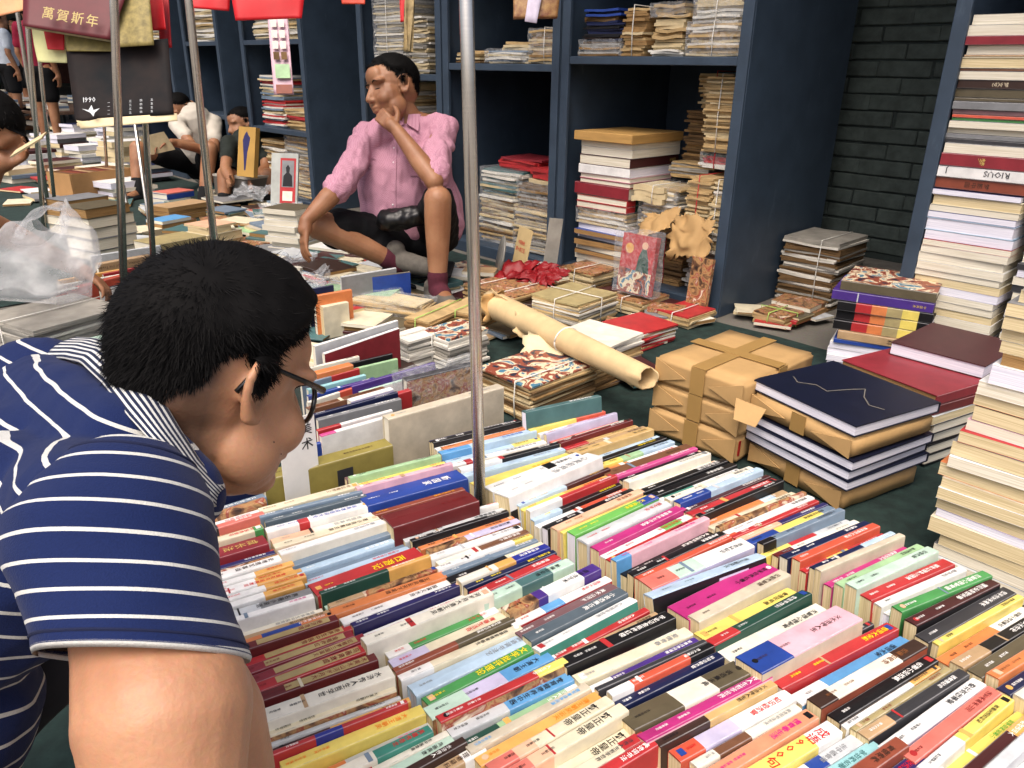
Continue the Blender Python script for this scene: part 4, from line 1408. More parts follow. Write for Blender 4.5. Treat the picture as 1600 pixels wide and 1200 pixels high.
for (s, d, z, a, b, h, n, pal, tie, wrap, lab, sd) in [
    (.10, .10, .061, .15, .22, .20, 12, (4, 5, 4), None, False, 'white boxed papers low in the corner of the album cabinet', 41),
    (.28, .12, .061, .20, .25, .22, 12, (3, 3, 1), 'red', False, 'dark papers with a red ribbon beside the propaganda packet', 42),
    (.32, .08, .30, .20, .24, .20, 16, (2, 4, 5, 0), None, True, 'slipping magazines in crinkled plastic beside the green albums', 43),
    (.13, .05, .29, .12, .22, .28, 22, (0, 2, 0), 'red', False, 'upright brick of brown booklets with a red string', 44),
    (.06, .05, .26, .07, .20, .30, 22, (2, 4, 2), 'white', False, 'narrow block of pale booklets at the cabinet post', 45),
    (.28, .25, .53, .22, .2, .07, 6, (0, 5), None, False, 'loose booklets lying on top of the slipping magazines', 46),
    (.12, .15, .60, .14, .2, .06, 4, ('R', 4, 'DG'), 'red', True, 'red and white packet in plastic under the paper brick', 47),
    (.10, .12, .67, .15, .2, .30, 24, (0, 2, 0), 'white', False, 'tall tan paper brick tied with string near the cabinet top', 48),
    (.27, .35, .60, .22, .2, .22, 14, (3, 1, 3), None, False, 'dark brown booklet stack deep in the album cabinet', 49),
    (.27, .37, .83, .18, .2, .15, 10, (2, 0), 'red', False, 'row of pale booklets held by a red band at the back', 50),
    (.07, .05, 1.047, .25, .3, .12, 8, (2, 0, 4), 'white', True, 'plastic wrapped papers at the right end of the upper shelf', 51),
    (.10, .08, 1.17, .22, .3, .09, 6, (2, 4), 'white', True, 'upper plastic wrapped papers at the right end of the shelf', 52),
    (.36, .06, 1.047, .16, .25, .05, 4, (4, 2), None, False, 'loose white papers in the middle of the upper shelf', 53),
    (.36, .06, 1.10, .15, .2, .09, 5, (2, 0), None, False, 'two thick tan books on the middle of the upper shelf', 54),
    (.36, .06, 1.195, .16, .2, .05, 3, (0, 2), None, True, 'book in plastic on the two tan books', 55),
    (.54, .05, 1.047, .12, .22, .19, 12, (0, 2, 1), 'white', False, 'small brown bundle on the upper shelf of the album cabinet', 56),
    (.67, .05, 1.047, .24, .28, .06, 5, (3, 5, 1), None, True, 'dark papers in plastic at the left end of the upper shelf', 57),
    (.67, .05, 1.11, .22, .26, .07, 7, ('K', 'DB', 'NV'), None, False, 'black folders stacked at the left end of the upper shelf', 58),
    (.70, .07, 1.18, .20, .24, .06, 4, ('NV', 'BL', 3), None, False, 'blue folders on the black ones on the upper shelf', 59),
    (1.06, .08, .061, .30, .3, .22, 18, (0, 2, 5, 3), None, True, 'lower plastic wrapped pile in the half empty cabinet', 61),
    (1.37, .10, .061, .30, .3, .26, 18, (0, 4, 2, 3), None, True, 'left lower plastic wrapped pile behind the pole', 62),
    (1.05, .12, .285, .32, .3, .13, 9, (5, 1, 3), None, True, 'middle plastic wrapped pile in the half empty cabinet', 63),
    (1.38, .12, .325, .30, .3, .14, 9, (4, 2, 'TL'), None, True, 'left upper plastic wrapped pile behind the pole', 64),
    (1.06, .15, .42, .26, .24, .08, 3, ('R', 2, 'R'), None, False, 'two small old books on the right of the plastic piles', 65),
    (1.30, .18, .47, .30, .26, .06, 4, ('R', 'CM', 'R'), None, False, 'red folders on top of the plastic piles', 66),
    (1.03, .06, 1.012, .22, .26, .15, 10, (2, 0, 1), 'white', True, 'tied papers at the right of the second cabinet shelf', 67),
    (1.26, .05, 1.012, .30, .26, .06, 5, (4, 'SL', 2), None, True, 'white papers in plastic in the middle of the second cabinet shelf', 68),
    (1.57, .05, 1.012, .22, .26, .06, 5, (0, 2, 3), None, False, 'brown papers at the left end of the second cabinet shelf', 69),
    (1.30, .15, 1.075, .24, .2, .04, 2, (2, 0), None, False, 'fat tan envelope on the second cabinet shelf', 70),
    (1.95, .10, .061, .30, .3, .3, 18, (3, 5, 0), None, False, 'dark pile low behind the seated man', 71),
    (2.28, .06, .061, .32, .3, .5, 26, (0, 2, 4), 'white', False, 'tall paper pile behind the shoulder of the seated man', 72),
    (2.26, .06, .565, .32, .3, .36, 20, (2, 4, 0), 'white', False, 'pale paper pile behind the face of the seated man', 73),
    (2.30, .06, .952, .28, .3, .40, 30, (5, 4, 2), 'white', True, 'tall grey magazine pile above the head of the seated man', 74),
    (2.10, .08, .952, .16, .24, .3, 18, (4, 2, 5), None, False, 'pale magazine pile right of the tall grey one', 75),
    (3.42, .06, 1.152, .34, .3, .2, 12, (4, 2, 0), 'white', False, 'papers on the top shelf behind the sticker sleeve', 76),
    (3.80, .06, 1.152, .34, .3, .15, 10, (4, 5, 2), None, False, 'left papers on the top shelf behind the sticker sleeve', 77),
    (3.42, .06, .552, .34, .3, .14, 8, (0, 2, 'R'), None, False, 'red and tan booklets on the shelf under the sticker sleeve', 78),
    (3.78, .06, .552, .34, .3, .36, 20, (4, 'SL', 'R', 2), None, False, 'upright looking white and blue pile left of the sleeve', 79),
    (3.42, .05, .061, .38, .32, .44, 30, (2, 0, 5, 1), None, True, 'brown papers in plastic filling the low shelf by the portrait sleeve', 80),
    (3.82, .05, .061, .36, .32, .4, 26, (2, 0, 4, 1), None, False, 'brown papers at the left of the low shelf', 81),
    (4.7, .06, 1.152, .5, .3, .25, 12, (4, 2, 0), None, False, 'papers on the shelf above the man with glasses', 82),
    (5.7, .06, 1.152, .5, .3, .25, 12, (4, 2, 0), None, False, 'papers on the shelf left of the man with glasses', 83),
]:
    bundle('paper_bundle', lab, 'papers', ck(s, d), z, TH, a, b, h, n, pal=pal, tie=tie, wrap=wrap, seed=sd, group=BG_, spread=.014)

# wide crimson cabinet: the crammed one at the right edge
RG = 'books crammed in the right-hand cabinet'
def rcol(K, z, lst, a, where, seed):
    sp = []
    for i, it in enumerate(lst):
        t, c, spn, pg = it[:4]
        sp.append(dict(a=a, b=.24, T=t / 1000, c=c, spine=spn, pages=pg, text=it[4] if len(it) > 4 else None, label='%s book, %s from the bottom %s' % (phrase(parse_segs(c)), ordinal(i + 1), where), hard=t > 30))
    return pile(K, z, TH, sp, group=RG, seed=seed, dth=1.0, jit=.006)
lowL = [(28, 'DK', 'L', 'white'), (26, 'GY', 'BL', 'white'), (24, 'NV', 'L', 'white'), (30, 'W', 'BL', 'white'), (26, 'BE', 'BL', 'cream'), (24, 'GY', 'BL', 'white'), (22, 'W', 'BL', 'white'), (26, 'LV', 'BL', 'bright'), (28, 'IV', 'BL', 'cream'), (22, 'DK', 'BL', 'white'), (26, 'W', 'BL', 'white'), (30, 'IV', 'BL', 'white'), (24, 'W', 'BL', 'white'), (20, 'R', 'BL', 'white'), (30, 'SL', 'BL', 'bright'), (42, 'LB', 'BL', 'bright'), (20, 'BL', 'BL', 'bright'), (20, 'GY', 'BL', 'white'), (34, 'CR', 'BL', 'cream'), (18, 'IN', 'BL', 'bright')]
lowR = [(30, 'GY', 'BL', 'white'), (30, 'DK', 'L', 'white'), (30, 'W', 'BL', 'white'), (24, 'SL', 'BL', 'bright'), (30, 'GY', 'BL', 'white'), (26, 'W', 'BL', 'bright'), (30, 'LV', 'BL', 'bright'), (28, 'GY', 'BL', 'white'), (24, 'DK', 'L', 'white'), (26, 'W', 'BL', 'white'), (24, 'MV', 'BL', 'bright'), (20, 'DK', 'L', 'white'), (34, 'GY', 'BL', 'white'), (36, 'R', 'L', 'white', ('GLD', '东方', .02)), (30, 'DB', 'L', 'white'), (34, 'W', 'BL', 'white'), (20, 'LB', 'L', 'white'), (40, 'CR', 'BL', 'cream')]
z1 = rcol(ck(-1.02, .0), .102, lowL, .27, 'of the crammed left column', 91)
z2 = rcol(ck(-1.32, .02), .102, lowR, .27, 'of the crammed right column', 92)
hi = [(36, 'RU', 'L', 'white', ('DB', '梦影中国', .018, .3)), (36, 'W', 'L', 'bright'), (40, 'CM', 'L', 'white', ('GLD', '梦', .024, .24)), (30, 'W', 'BL', 'white'), (14, 'DK', 'L', 'white'), (14, 'GY', 'L', 'white'), (18, 'IV', 'BL', 'white'), (20, 'W', 'BL', 'white'), (9, 'G', 'L', 'white'), (10, 'OR', 'L', 'white'), (14, 'MV', 'L', 'white'), (24, 'GY', 'L', 'old'), (10, 'OL', 'L', 'old'), (26, 'OL', 'L', 'old'), (26, 'DB', 'L', 'white', ('BE', '梦文艺', .015, .26)), (24, 'W', 'BL', 'white'), (8, 'BR', 'L', 'cream'), (32, 'CR', 'BL', 'cream'), (6, 'TN', 'L', 'cream'), (26, 'W', 'BL', 'white'), (26, 'CM', 'L', 'white'), (30, 'W', 'BL', 'white'), (30, 'GY', 'BL', 'white')]
z3 = rcol(ck(-1.32, .01), max(z1, z2) + .002, hi, .57, 'of the crammed wide pile', 93)
RTEXT = [o for o in bpy.data.objects if o.get('label', '').startswith('white book, 2nd from the bottom of the crammed wide')][0]

# red propaganda packet in plastic leaning on the cabinet base: generic shapes only
def panel(name, c, ux, uz, w, h, t, m, label, cat, lean=None):
    ux = Vector(ux).normalized(); uz = Vector(uz).normalized(); n = ux.cross(uz).normalized()
    mb = MB(); mb.box(Vector((0, 0, 0)), Vector((w / 2, 0, 0)), Vector((0, t / 2, 0)), Vector((0, 0, h / 2)))
    mw = Matrix.Identity(4)
    yy = uz.cross(ux)
    for i in range(3): mw[i][0] = ux[i]; mw[i][1] = yy[i]; mw[i][2] = uz[i]; mw[i][3] = c[i]
    o = mb.build(name, m, mw=mw); tag(o, label, cat)
    return o
def decal(parent, name, pts, m, y=-1.0, t=.0008, off=0.0):
    """flat printed shape on the -y face of a panel (local x,z points)"""
    mb = MB(); n = len(pts)
    mb.add([(x, y - t - off, z) for x, z in pts] + [(x, y - off, z) for x, z in pts], [tuple(range(n)), tuple(reversed(range(n, 2 * n)))] + [(i, n + i, n + (i + 1) % n, (i + 1) % n) for i in range(n)])
    return mb.build(name, m, parent, fix=True)
def disc(r, cx, cz, n=16, sx=1.0): return [(cx + r * sx * math.cos(2 * math.pi * i / n), cz + r * math.sin(2 * math.pi * i / n)) for i in range(n)]
c0 = pt(998, 400, 3.3); fx = -CD
pk = panel('picture_packet', Vector((c0.x, c0.y, .215)), fx, UP + CN * .12, .175, .25, .03, cov('R'), 'red picture packet with marching figures in clear plastic at the cabinet foot', 'packet')
decal(pk, 'picture_field', [(-.085, -.122), (.085, -.122), (.085, -.03), (-.085, -.02)], cov('PW'), y=-.015)
decal(pk, 'picture_field', disc(.022, -.045, .065), cov('GO'), y=-.015)
decal(pk, 'picture_field', [(.0, -.03), (.07, -.03), (.06, .03), (.045, .07), (.025, .075), (.01, .04)], cov('DG'), y=-.015)
decal(pk, 'picture_field', disc(.016, .035, .085), cov('PE'), y=-.015, off=.0006)
wpk = crumple('plastic_wrap', Vector(), 0, Vector(fx), Vector(CN), .20, .05, .27, None, 9); wpk.location = (c0.x, c0.y, .085)
wpk.parent = pk; wpk.matrix_parent_inverse = pk.matrix_world.inverted()
pk2 = panel('picture_packet', cw(.07, -.06, .16), fx, UP + CN * .1, .1, .2, .02, cov('PI'), 'dark picture booklet leaning at the foot of the cabinet post', 'booklet')
# crumpled kraft bag
scrap('kraft_bag', cw(.17, -.02, .33), CD * .1, UP * .09 + CN * .03, kraft, amp=.022, n=20, seed=11, label='crumpled kraft paper bag hanging from the album cabinet')
scrap('kraft_bag', cw(.36, -.01, .36), CD * .09 + UP * -.03, UP * .05 + CN * .05, kraft, amp=.02, n=20, seed=12, label='flattened kraft paper bag above the red packet')
# plate / film reel, cream booklet, red bag by the middle cabinet
rl = MB(); N = 32
prof = [(.0, .0), (.03, .0), (.03, .006), (.085, .004), (.105, .0), (.108, -.004), (.105, -.008), (.0, -.008)]
rl.rings([[(rr_ * math.cos(2 * math.pi * i / N), y, rr_ * math.sin(2 * math.pi * i / N)) for i in range(N)] for rr_, y in [(max(a_, .0015), b_) for a_, b_ in prof]], caps=True)
c1 = pt(783, 388, 3.75)
reel = rl.build('film_reel', mat('worn_grey_metal', '8b8a84', rough=.45, var=.25, scale=20, metal=.3), smooth=True, fix=True, mw=frame(Vector((c1.x, c1.y, .13)), -CD * .8 - CN * .6, UP + CN * .25))
tag(reel, 'grey round film reel leaning at the foot of the middle cabinet', 'reel')
c2 = pt(815, 388, 3.75)
bk1 = panel('booklet', Vector((c2.x, c2.y, .16)), fx * .9 + CN * -.4, UP + CN * .2, .17, .23, .008, mat('cream_card', 'cdb583', rough=.7, var=.12, scale=9), 'cream booklet with red lettering leaning beside the film reel', 'booklet')
BKT = bk1
c3 = pt(862, 400, 3.62)
sl1 = panel('cardboard_slat', Vector((c3.x, c3.y, .2)), CN * .8 - CD * .3, UP * 1.0 + CN * .25 - CD * .1, .07, .3, .006, PAPER[5], 'pale cardboard slat leaning against the cabinet post', 'cardboard')
redcloth = mat('red_plastic_bag', '7e0b14', rough=.5, var=.25, scale=12)
scrap('red_bag', pt(840, 428, 3.5), Vector((.10, -.06, 0)), Vector((.04, .06, .02)), redcloth, amp=.03, n=24, crisp=True, seed=21, label='crumpled red plastic bag before the middle cabinet')
scrap('red_bag', pt(805, 425, 3.55), Vector((.07, -.03, 0)), Vector((.03, .05, .03)), redcloth, amp=.04, n=12, seed=22, label='smaller red plastic strip left of the crumpled red bag')

# pictures printed on the front boards that show above their neighbours
def find(prefix): 
    r_ = [o for o in bpy.data.objects if o.get('label', '').startswith(prefix)]
    return r_[0] if r_ else None
for pre, shapes in (
    ('light-blue spined black covered', [([(.12, .02), (.22, .02), (.22, .175), (.15, .175)], 'LV', 0), ([(.08, .10), (.10, .135), (.09, .16), (.075, .13), (.06, .15), (.055, .10)], 'LGY', .0006)]),
    ('red and dark green book', [(disc(.035, .12, .12, 24), 'W', 0), (disc(.03, .12, .12, 24), 'LGY', .0006)]),
    ('magenta and pink picture', [([(.02, .0), (.2, .0), (.2, .15), (.02, .15)], 'PK', 0), ([(.02, .0), (.06, .09), (.10, .13), (.13, .12), (.10, .07), (.06, .0)], 'PE', .0006), ([(.10, .12), (.12, .15), (.14, .13), (.125, .10)], 'DB', .0012), ([(.15, .11), (.18, .13), (.175, .10)], 'MG', .0006)]),
    ('white spined green picture', [([(.0, .06), (.05, .11), (.09, .09), (.04, .04)], 'DG', 0), ([(.12, .02), (.2, .02), (.2, .15), (.14, .14)], 'TL', 0)]),
    ('white feather covered', [([(.10, .08), (.115, .15), (.12, .10), (.135, .16), (.135, .10), (.155, .14), (.14, .08)], 'K', 0)]),
    ('ivory book between golden yellow and white', [(disc(.022, .08, .12, 12, .8), 'MR', 0), (disc(.022, .11, .13, 12, .8), 'MR', 0)]),
    ('big white leaning', [([(.0, .05), (.03, .05), (.04, .15), (.0, .15)], 'K', 0), ([(.11, .09), (.16, .13), (.2, .12), (.21, .08)], 'PW', 0)]),
):
    o = find(pre)
    if o:
        zs = (max(v[2] for v in o.bound_box) - .006) / .18
        for pts, c, off in shapes:
            pts = [(x_, z_ * zs) for x_, z_ in pts]
            decal(o, 'cover_picture', pts, cov(c), y=-.0002, t=.0005, off=off)
# ---------------------------------------------------------------- stalls to the left and far behind
LG_ = 'books piled on the left-hand stall'
def stk(px, py, th, lst, group=LG_, z=0.012, seed=1, dth=3, jit=.006):
    K = at(px, py, 0); K.z = 0
    specs = [dict(a=a, b=b, T=T, c=c, spine=sp, pages=pg, label=lb, hard=T > .03, text=tx) for a, b, T, c, sp, pg, lb, tx in lst]
    return pile(K, z, th, specs, group=group, seed=seed, dth=dth, jit=jit)
# thick old hardbacks on two piles
stk(112, 372, 30, [(.22, .3, .055, 'LGY', 'BR', 'white', 'pale thick book at the foot of the leftmost old pile', None), (.22, .3, .05, 'BE', 'BR', 'white', 'beige thick book second from the foot of the leftmost old pile', None), (.22, .29, .05, 'GY', 'BR', 'old', 'grey hardback third in the leftmost old pile', None), (.21, .28, .05, 'GY', 'BR', 'old', 'grey hardback with a gold spot on top of the leftmost old pile', None)], seed=3)
stk(150, 412, 30, [(.22, .27, .05, 'DK', 'BR', 'white', 'charcoal book at the foot of the second old pile', None), (.22, .27, .06, 'GY', 'BR', 'white', 'grey thick book low in the second old pile', None), (.22, .27, .055, 'GY', 'BR', 'white', 'grey book in the middle of the second old pile', None), (.22, .27, .055, 'OL', 'BR', 'white', 'olive book near the top of the second old pile', None), (.22, .26, .05, 'OL', 'BR', 'old', 'brownish hardback on top of the second old pile', None)], seed=4)
# carton behind them
def carton(K, th, a, b, h, label, z=.012, t=.006):
    e1, e2 = axes(th); c = Vector((K.x, K.y, z)) + e1 * a / 2 + e2 * b / 2
    root = empty('carton', c); tag(root, label, 'carton')
    cm = mat('corrugated_board', 'a67f52', rough=.85, var=.15, scale=8, bump=.1)
    for nm, cc, hx, hy in (('side', -e2 * (b / 2), a / 2, t / 2), ('side', e2 * (b / 2), a / 2, t / 2), ('end', -e1 * (a / 2), t / 2, b / 2 - t), ('end', e1 * (a / 2), t / 2, b / 2 - t)):
        mb = MB(); mb.box(cc + UP * h / 2, e1 * hx, e2 * hy, UP * h / 2); mb.build(nm, cm, root)
    mb = MB(); mb.box(UP * .003, e1 * (a / 2 - t), e2 * (b / 2 - t), UP * .002); mb.build('bottom', cm, root)
    return root
KC = at(118, 318, 0)
carton(KC, 30, .3, .5, .2, 'brown carton full of books behind the leftmost old pile')
e1, e2 = axes(30)
for i in range(9):
    lie(KC + e1 * .03 + e2 * (.03 + i * .047), .02, 30, .22, .042, .19, ['BR', 'RU', 'DR', 'TN'][i % 4], 'BL', 'old', False, '%s upright book, %s from the near end in the carton' % (PAL[['BR', 'RU', 'DR', 'TN'][i % 4]][1], ordinal(i + 1)), group='books upright in the carton', name='boxed_book')
# slip case, cream piles, blue and red books
stk(250, 420, 30, [(.2, .3, .05, 'LGY', 'R', 'white', 'pale grey slip case low on the left stall', None), (.2, .3, .06, 'KH', 'R', 'white', 'khaki and white slip case behind the striped man', ('K', '中国书画', .01))], seed=5)
stk(330, 398, 30, [(.2, .24, .05, 'CR', 'BR', 'cream', 'cream thick book at the foot of the pile behind the black hair', None), (.2, .24, .045, 'CR', 'BR', 'cream', 'second cream book of the pile behind the black hair', None), (.17, .16, .03, 'CR', 'BR', 'cream', 'small cream book on the cream pile', None), (.2, .2, .012, 'PE', 'BR', 'cream', 'peach booklet lying on the cream pile', None)], seed=6)
stk(255, 362, 30, [(.16, .26, .03, 'BR', 'BR', 'old', 'brown old book under the blue paperback', None), (.16, .22, .02, 'SB', 'BR', 'white', 'sky blue paperback on the brown book', None)], seed=7)
stk(268, 350, 30, [(.2, .34, .03, 'TN', 'BR', 'old', 'tan volume lowest in the brown pile', None), (.2, .34, .03, 'BR', 'BR', 'old', 'brown volume in the brown pile', None), (.2, .34, .03, 'TN', 'BR', 'old', 'tan volume at the top of the brown pile', None)], seed=8)
stk(265, 322, 30, [(.2, .2, .03, 'SL', 'BR', 'white', 'steel blue volume beside the black sock', None), (.18, .24, .04, 'BL', 'R', 'white', 'blue book under the coral one', None), (.18, .24, .008, 'CO', 'R', 'white', 'coral red booklet on the blue book', None)], seed=9)
stk(472, 402, 20, [(.22, .2, .03, c, 'BL', 'white', 'white magazine, %s from the bottom of the pile beside the hanging hand' % ordinal(i + 1), None) for i, c in enumerate(['W', 'LGY', 'W', 'GY', 'W', 'W', 'LGY', 'OL'])], seed=10, jit=.02)
# magazines lying flat
for px, py, th, a, b, c, lab in [(425, 352, 40, .3, .22, 'CO', 'coral newspaper with a round portrait lying on the pile'), (415, 380, 30, .32, .25, 'LG', 'green magazine with an orange corner near the black hair'), (400, 340, 50, .25, .2, 'DB', 'dark brown booklet near the coral newspaper'), (450, 322, 40, .3, .2, 'W', 'pale leaflet near the portrait sleeve'),
        (520, 420, 20, .3, .2, 'TL', 'teal booklet below the hanging hand'), (545, 412, 25, .28, .22, 'W', 'white booklet under the shin'), (500, 440, 20, .3, .2, 'MR', 'maroon booklet in plastic before the shin'), (470, 440, 20, .26, .2, 'IV', 'ivory booklet in plastic left of the maroon one'), (350, 330, 40, .3, .25, 'GY', 'grey leaflet behind the steel pole'), (610, 445, 40, .3, .2, 'CR', 'cream leaflet beneath the seated man')]:
    K = at(px, py, 0)
    lie(K, .012 + .02 * (px % 3), th, a, b, .014, c, 'BL', 'white', False, lab, name='booklet', cat='booklet', group='booklets scattered before the seated man')
# near left: standing covers beside the striped man
NG = 'books standing at the left edge of the stall'
for px, h, T, code, lab, kw in [
    ((82, 458, 196, 428), .17, .03, 'IV.3,OR', 'cream and orange-red picture book under the hanging bag', dict(front='OR')),
    ((155, 452, 205, 440), .2, .01, 'DK', 'dark framed card beside the orange-red picture book', dict(front='W')),
    ((75, 492, 158, 478), .18, .012, 'NV', 'navy album with a photograph cover left of the man', dict(front='SL')),
    ((95, 508, 178, 490), .2, .022, 'PE.4,W', 'peach and white album with a big black character', dict(front='W')),
    ((88, 540, 170, 522), .18, .02, 'MI', 'mint green album by the striped shoulder', dict(front='MI')),
    ((150, 412, 232, 398), .13, .035, 'TN', 'tan English-titled hardback behind the reaching hand', dict(front='TN', hard=True)),
    ((140, 400, 250, 383), .13, .02, 'LGY', 'pale grey book behind the tan English-titled one', {}),
    ((90, 438, 190, 420), .14, .016, 'GO', 'golden thin book below the reaching hand', {}),
    ((90, 446, 190, 428), .14, .016, 'IV', 'ivory thin book below the reaching hand', {}),
    ((160, 428, 240, 412), .14, .012, 'R', 'red thin book beside the tan English-titled one', {}),
]:
    standing(px, h, T, code, lab, group=NG, **{**dict(front=None, hard=False), **kw})
for i in range(7):
    K = at(70 - 6 * i, 575 - 0 * i, 0)
bundle('magazine_bundle', 'big grey newspaper bundle under the plastic bag at the left edge', 'magazines', at(75, 640, 0), .012, 30, .30, .32, .24, 22, pal=(5, 4, 5), seed=61, ties=(.5,), group='tied bundles of old magazines on the ground')
# far stalls: stacks of white and grey books
far_cols = ['W', 'LGY', 'GY', 'SL', 'IV', 'W', 'MR', 'BE', 'NV', 'W']
rf = random.Random(77); FN = 0
spots = [(70, 232, 5), (95, 250, 6), (130, 262, 6), (120, 240, 8), (150, 236, 6), (165, 258, 7), (186, 282, 8), (175, 250, 9), (200, 262, 9), (40, 270, 4), (75, 285, 4), (110, 290, 3), (150, 300, 4), (20, 290, 3), (180, 318, 4), (215, 290, 4), (60, 250, 5), (30, 250, 4), (195, 238, 7), (140, 222, 5), (100, 222, 4)]
words = ['beneath the calendar', 'left of the calendar', 'below the man in red', 'right of the carton', 'behind the carton', 'between two thin poles', 'beside the bare knee', 'behind the thick pole', 'just left of the bare leg', 'near the left edge', 'behind the brown carton', 'right of the brown carton', 'before the bare shin', 'at the far left edge', 'below the bare shin', 'next to the black sock', 'under the far poles', 'beside the bowed head', 'under the calendar corner', 'at the far end', 'below the far standing legs']
for (px, py, n), wd in zip(spots, words):
    K = at(px, py, 0); z = .012
    for i in range(n):
        c = far_cols[rf.randrange(len(far_cols))]; T = rf.uniform(.025, .05)
        lie(K + Vector((rf.uniform(-.02, .02), rf.uniform(-.02, .02), 0)), z, 30 + rf.uniform(-6, 6), .24, .34, T, c, rf.choice(['BR', 'R', 'BL']), rf.choice(['white', 'cream', 'bright']), False, '%s book, %s from the bottom of the pile %s' % (PAL[c][1], ordinal(i + 1), wd), name='stacked_book', cat='book', group='books in the far piles')
        z += T + .001
# portrait sleeve, picture book and grey box near the white-shirted man
c4 = pt(445, 285, 4.9)
ps = panel('portrait_sleeve', Vector((c4.x, c4.y, c4.z)), Vector((.95, -.25, 0)), UP + Vector((.05, .25, 0)), .19, .36, .012, mat('pale_plastic_sleeve', 'a9aca6', rough=.25, var=.2, scale=12), 'clear plastic sleeve with a red bordered portrait print', 'print')
decal(ps, 'print_border', [(-.03, -.13), (.08, -.13), (.08, .15), (-.03, .15)], cov('R'), y=-.006)
decal(ps, 'print_field', [(-.018, -.03), (.068, -.03), (.068, .135), (-.018, .135)], cov('GY'), y=-.006, off=.0012)
decal(ps, 'print_figure', [(-.01, -.025), (.06, -.025), (.055, .04), (.035, .06), (.04, .09), (.025, .11), (.01, .09), (.015, .06), (-.005, .04)], cov('K'), y=-.006, off=.002)
decal(ps, 'print_field', [(-.01, -.115), (.06, -.115), (.06, -.055), (-.01, -.055)], cov('IV'), y=-.006, off=.0012)
c5 = pt(388, 238, 5.6)
pb = panel('picture_book', Vector((c5.x, c5.y, c5.z)), Vector((.9, -.35, 0)), UP + Vector((.12, .2, 0)), .15, .35, .045, mat('gold_board', 'b18b45', rough=.5, var=.15, scale=8), 'tan boxed book with a standing dark figure on its cover', 'book')
decal(pb, 'figure', [(-.012, -.13), (.0, -.13), (.01, .0), (.022, .05), (.03, .1), (.012, .12), (-.002, .145), (-.02, .12), (-.035, .08), (-.028, .02), (-.02, -.05)], cov('IN'), y=-.0225)
KB = at(395, 322, 0)
e1, e2 = axes(30)
mb = MB(); mb.box(Vector((KB.x, KB.y, .1)) + e1 * .2 + e2 * .15, e1 * .2, e2 * .15, UP * .09)
gb = mb.build('grey_box', mat('grey_plastic', '5d5a55', rough=.5, var=.15, scale=8)); tag(gb, 'grey storage box under the tan boxed picture book', 'box')
mb = MB(); mb.box(Vector((0, 0, 0)), e1 * .205, e2 * .155, UP * .008); o = mb.build('lid', mat('pale_lid', 'a9a49a', rough=.5), gb); o.location = Vector((KB.x, KB.y, .199)) + e1 * .2 + e2 * .15

# ---------------------------------------------------------------- hanging calendars, scrolls and cloths
HG = 'goods hanging from the stall frame'
def cloth(name, px4, depth4, m, label, cat, nx=14, ny=14, amp=.012, seed=0, thick=.003, group=HG, parent=None):
    """hanging sheet through four pixel corners (tl, tr, br, bl) with depths"""
    P = [pt(x, y, d) for (x, y), d in zip(px4, depth4)]
    mb = MB(); vs = []
    for j in range(ny + 1):
        for i in range(nx + 1):
            u, v = i / nx, j / ny
            p = (P[0] * (1 - u) + P[1] * u) * (1 - v) + (P[3] * (1 - u) + P[2] * u) * v
            k = math.sin(u * 7 + seed) * amp * v + math.sin(u * 3 + v * 5 + seed) * amp * .6
            vs.append(p + Vector((.2, -1, 0)) * k)
    w = nx + 1
    mb.add(vs, [(j * w + i, (j + 1) * w + i, (j + 1) * w + i + 1, j * w + i + 1) for j in range(ny) for i in range(nx)])
    o = mb.build(name, m, smooth=nx > 1, parent=parent)
    so = o.modifiers.new('thickness', 'SOLIDIFY'); so.thickness = thick
    if label: tag(o, label, cat, group)
    return o
redc = mat('red_paper', 'c0101a', rough=.55, var=.1, scale=9)
gold_br = mat('green_gold_brocade', '8a7c48', rough=.6, var=.45, scale=45, detail=6)
CALD = 2.95
cal = cloth('wall_calendar', [(103, 75), (262, 60), (272, 178), (118, 192)], [CALD, CALD, CALD - .02, CALD - .02], mat('dark_print', '241d1b', rough=.7, var=.5, scale=7, col2='0f1418', spec=.15), 'large dark wall calendar for 1990 hanging on the frame', 'calendar', amp=.006, seed=1)
cloth('calendar_pages', [(112, 138), (122, 138), (135, 199), (120, 197)], [CALD + .02, CALD + .02, CALD - .005, CALD - .005], mat('calendar_paper', 'd9c9a0', rough=.7, var=.1), None, None, amp=.002, parent=cal)
cloth('calendar_pages', [(119, 187), (276, 177), (277, 188), (126, 201)], [CALD - .022, CALD - .022, CALD - .03, CALD - .03], MATS['calendar_paper'], None, None, amp=.002, nx=8, ny=4, parent=cal)
mr_ = cloth('hanging_calendar', [(36, -30), (205, -30), (172, 62), (36, 40)], [2.9, 2.9, 2.88, 2.88], mat('maroon_board', '5a1a20', rough=.5, var=.12), 'maroon hanging calendar with four gold characters', 'calendar', amp=.003, seed=2, thick=.004)
cloth('calendar_pages', [(36, 29), (175, 50), (174, 66), (40, 44)], [2.9, 2.9, 2.92, 2.92], MATS['calendar_paper'], None, None, amp=.003, nx=8, ny=3, parent=mr_, thick=.012)
cloth('brocade_scroll', [(178, -30), (232, -30), (240, 70), (178, 74)], [2.92, 2.92, 2.9, 2.9], gold_br, 'green and gold brocade calendar hanging between two poles', 'calendar', amp=.006, seed=3)
cloth('brocade_scroll', [(100, 50), (176, 64), (178, 80), (104, 80)], [2.94, 2.94, 2.93, 2.93], mat('olive_brocade', '7c703c', rough=.6, var=.3, scale=40), 'olive brocade strip under the maroon calendar', 'calendar', amp=.004, seed=4)
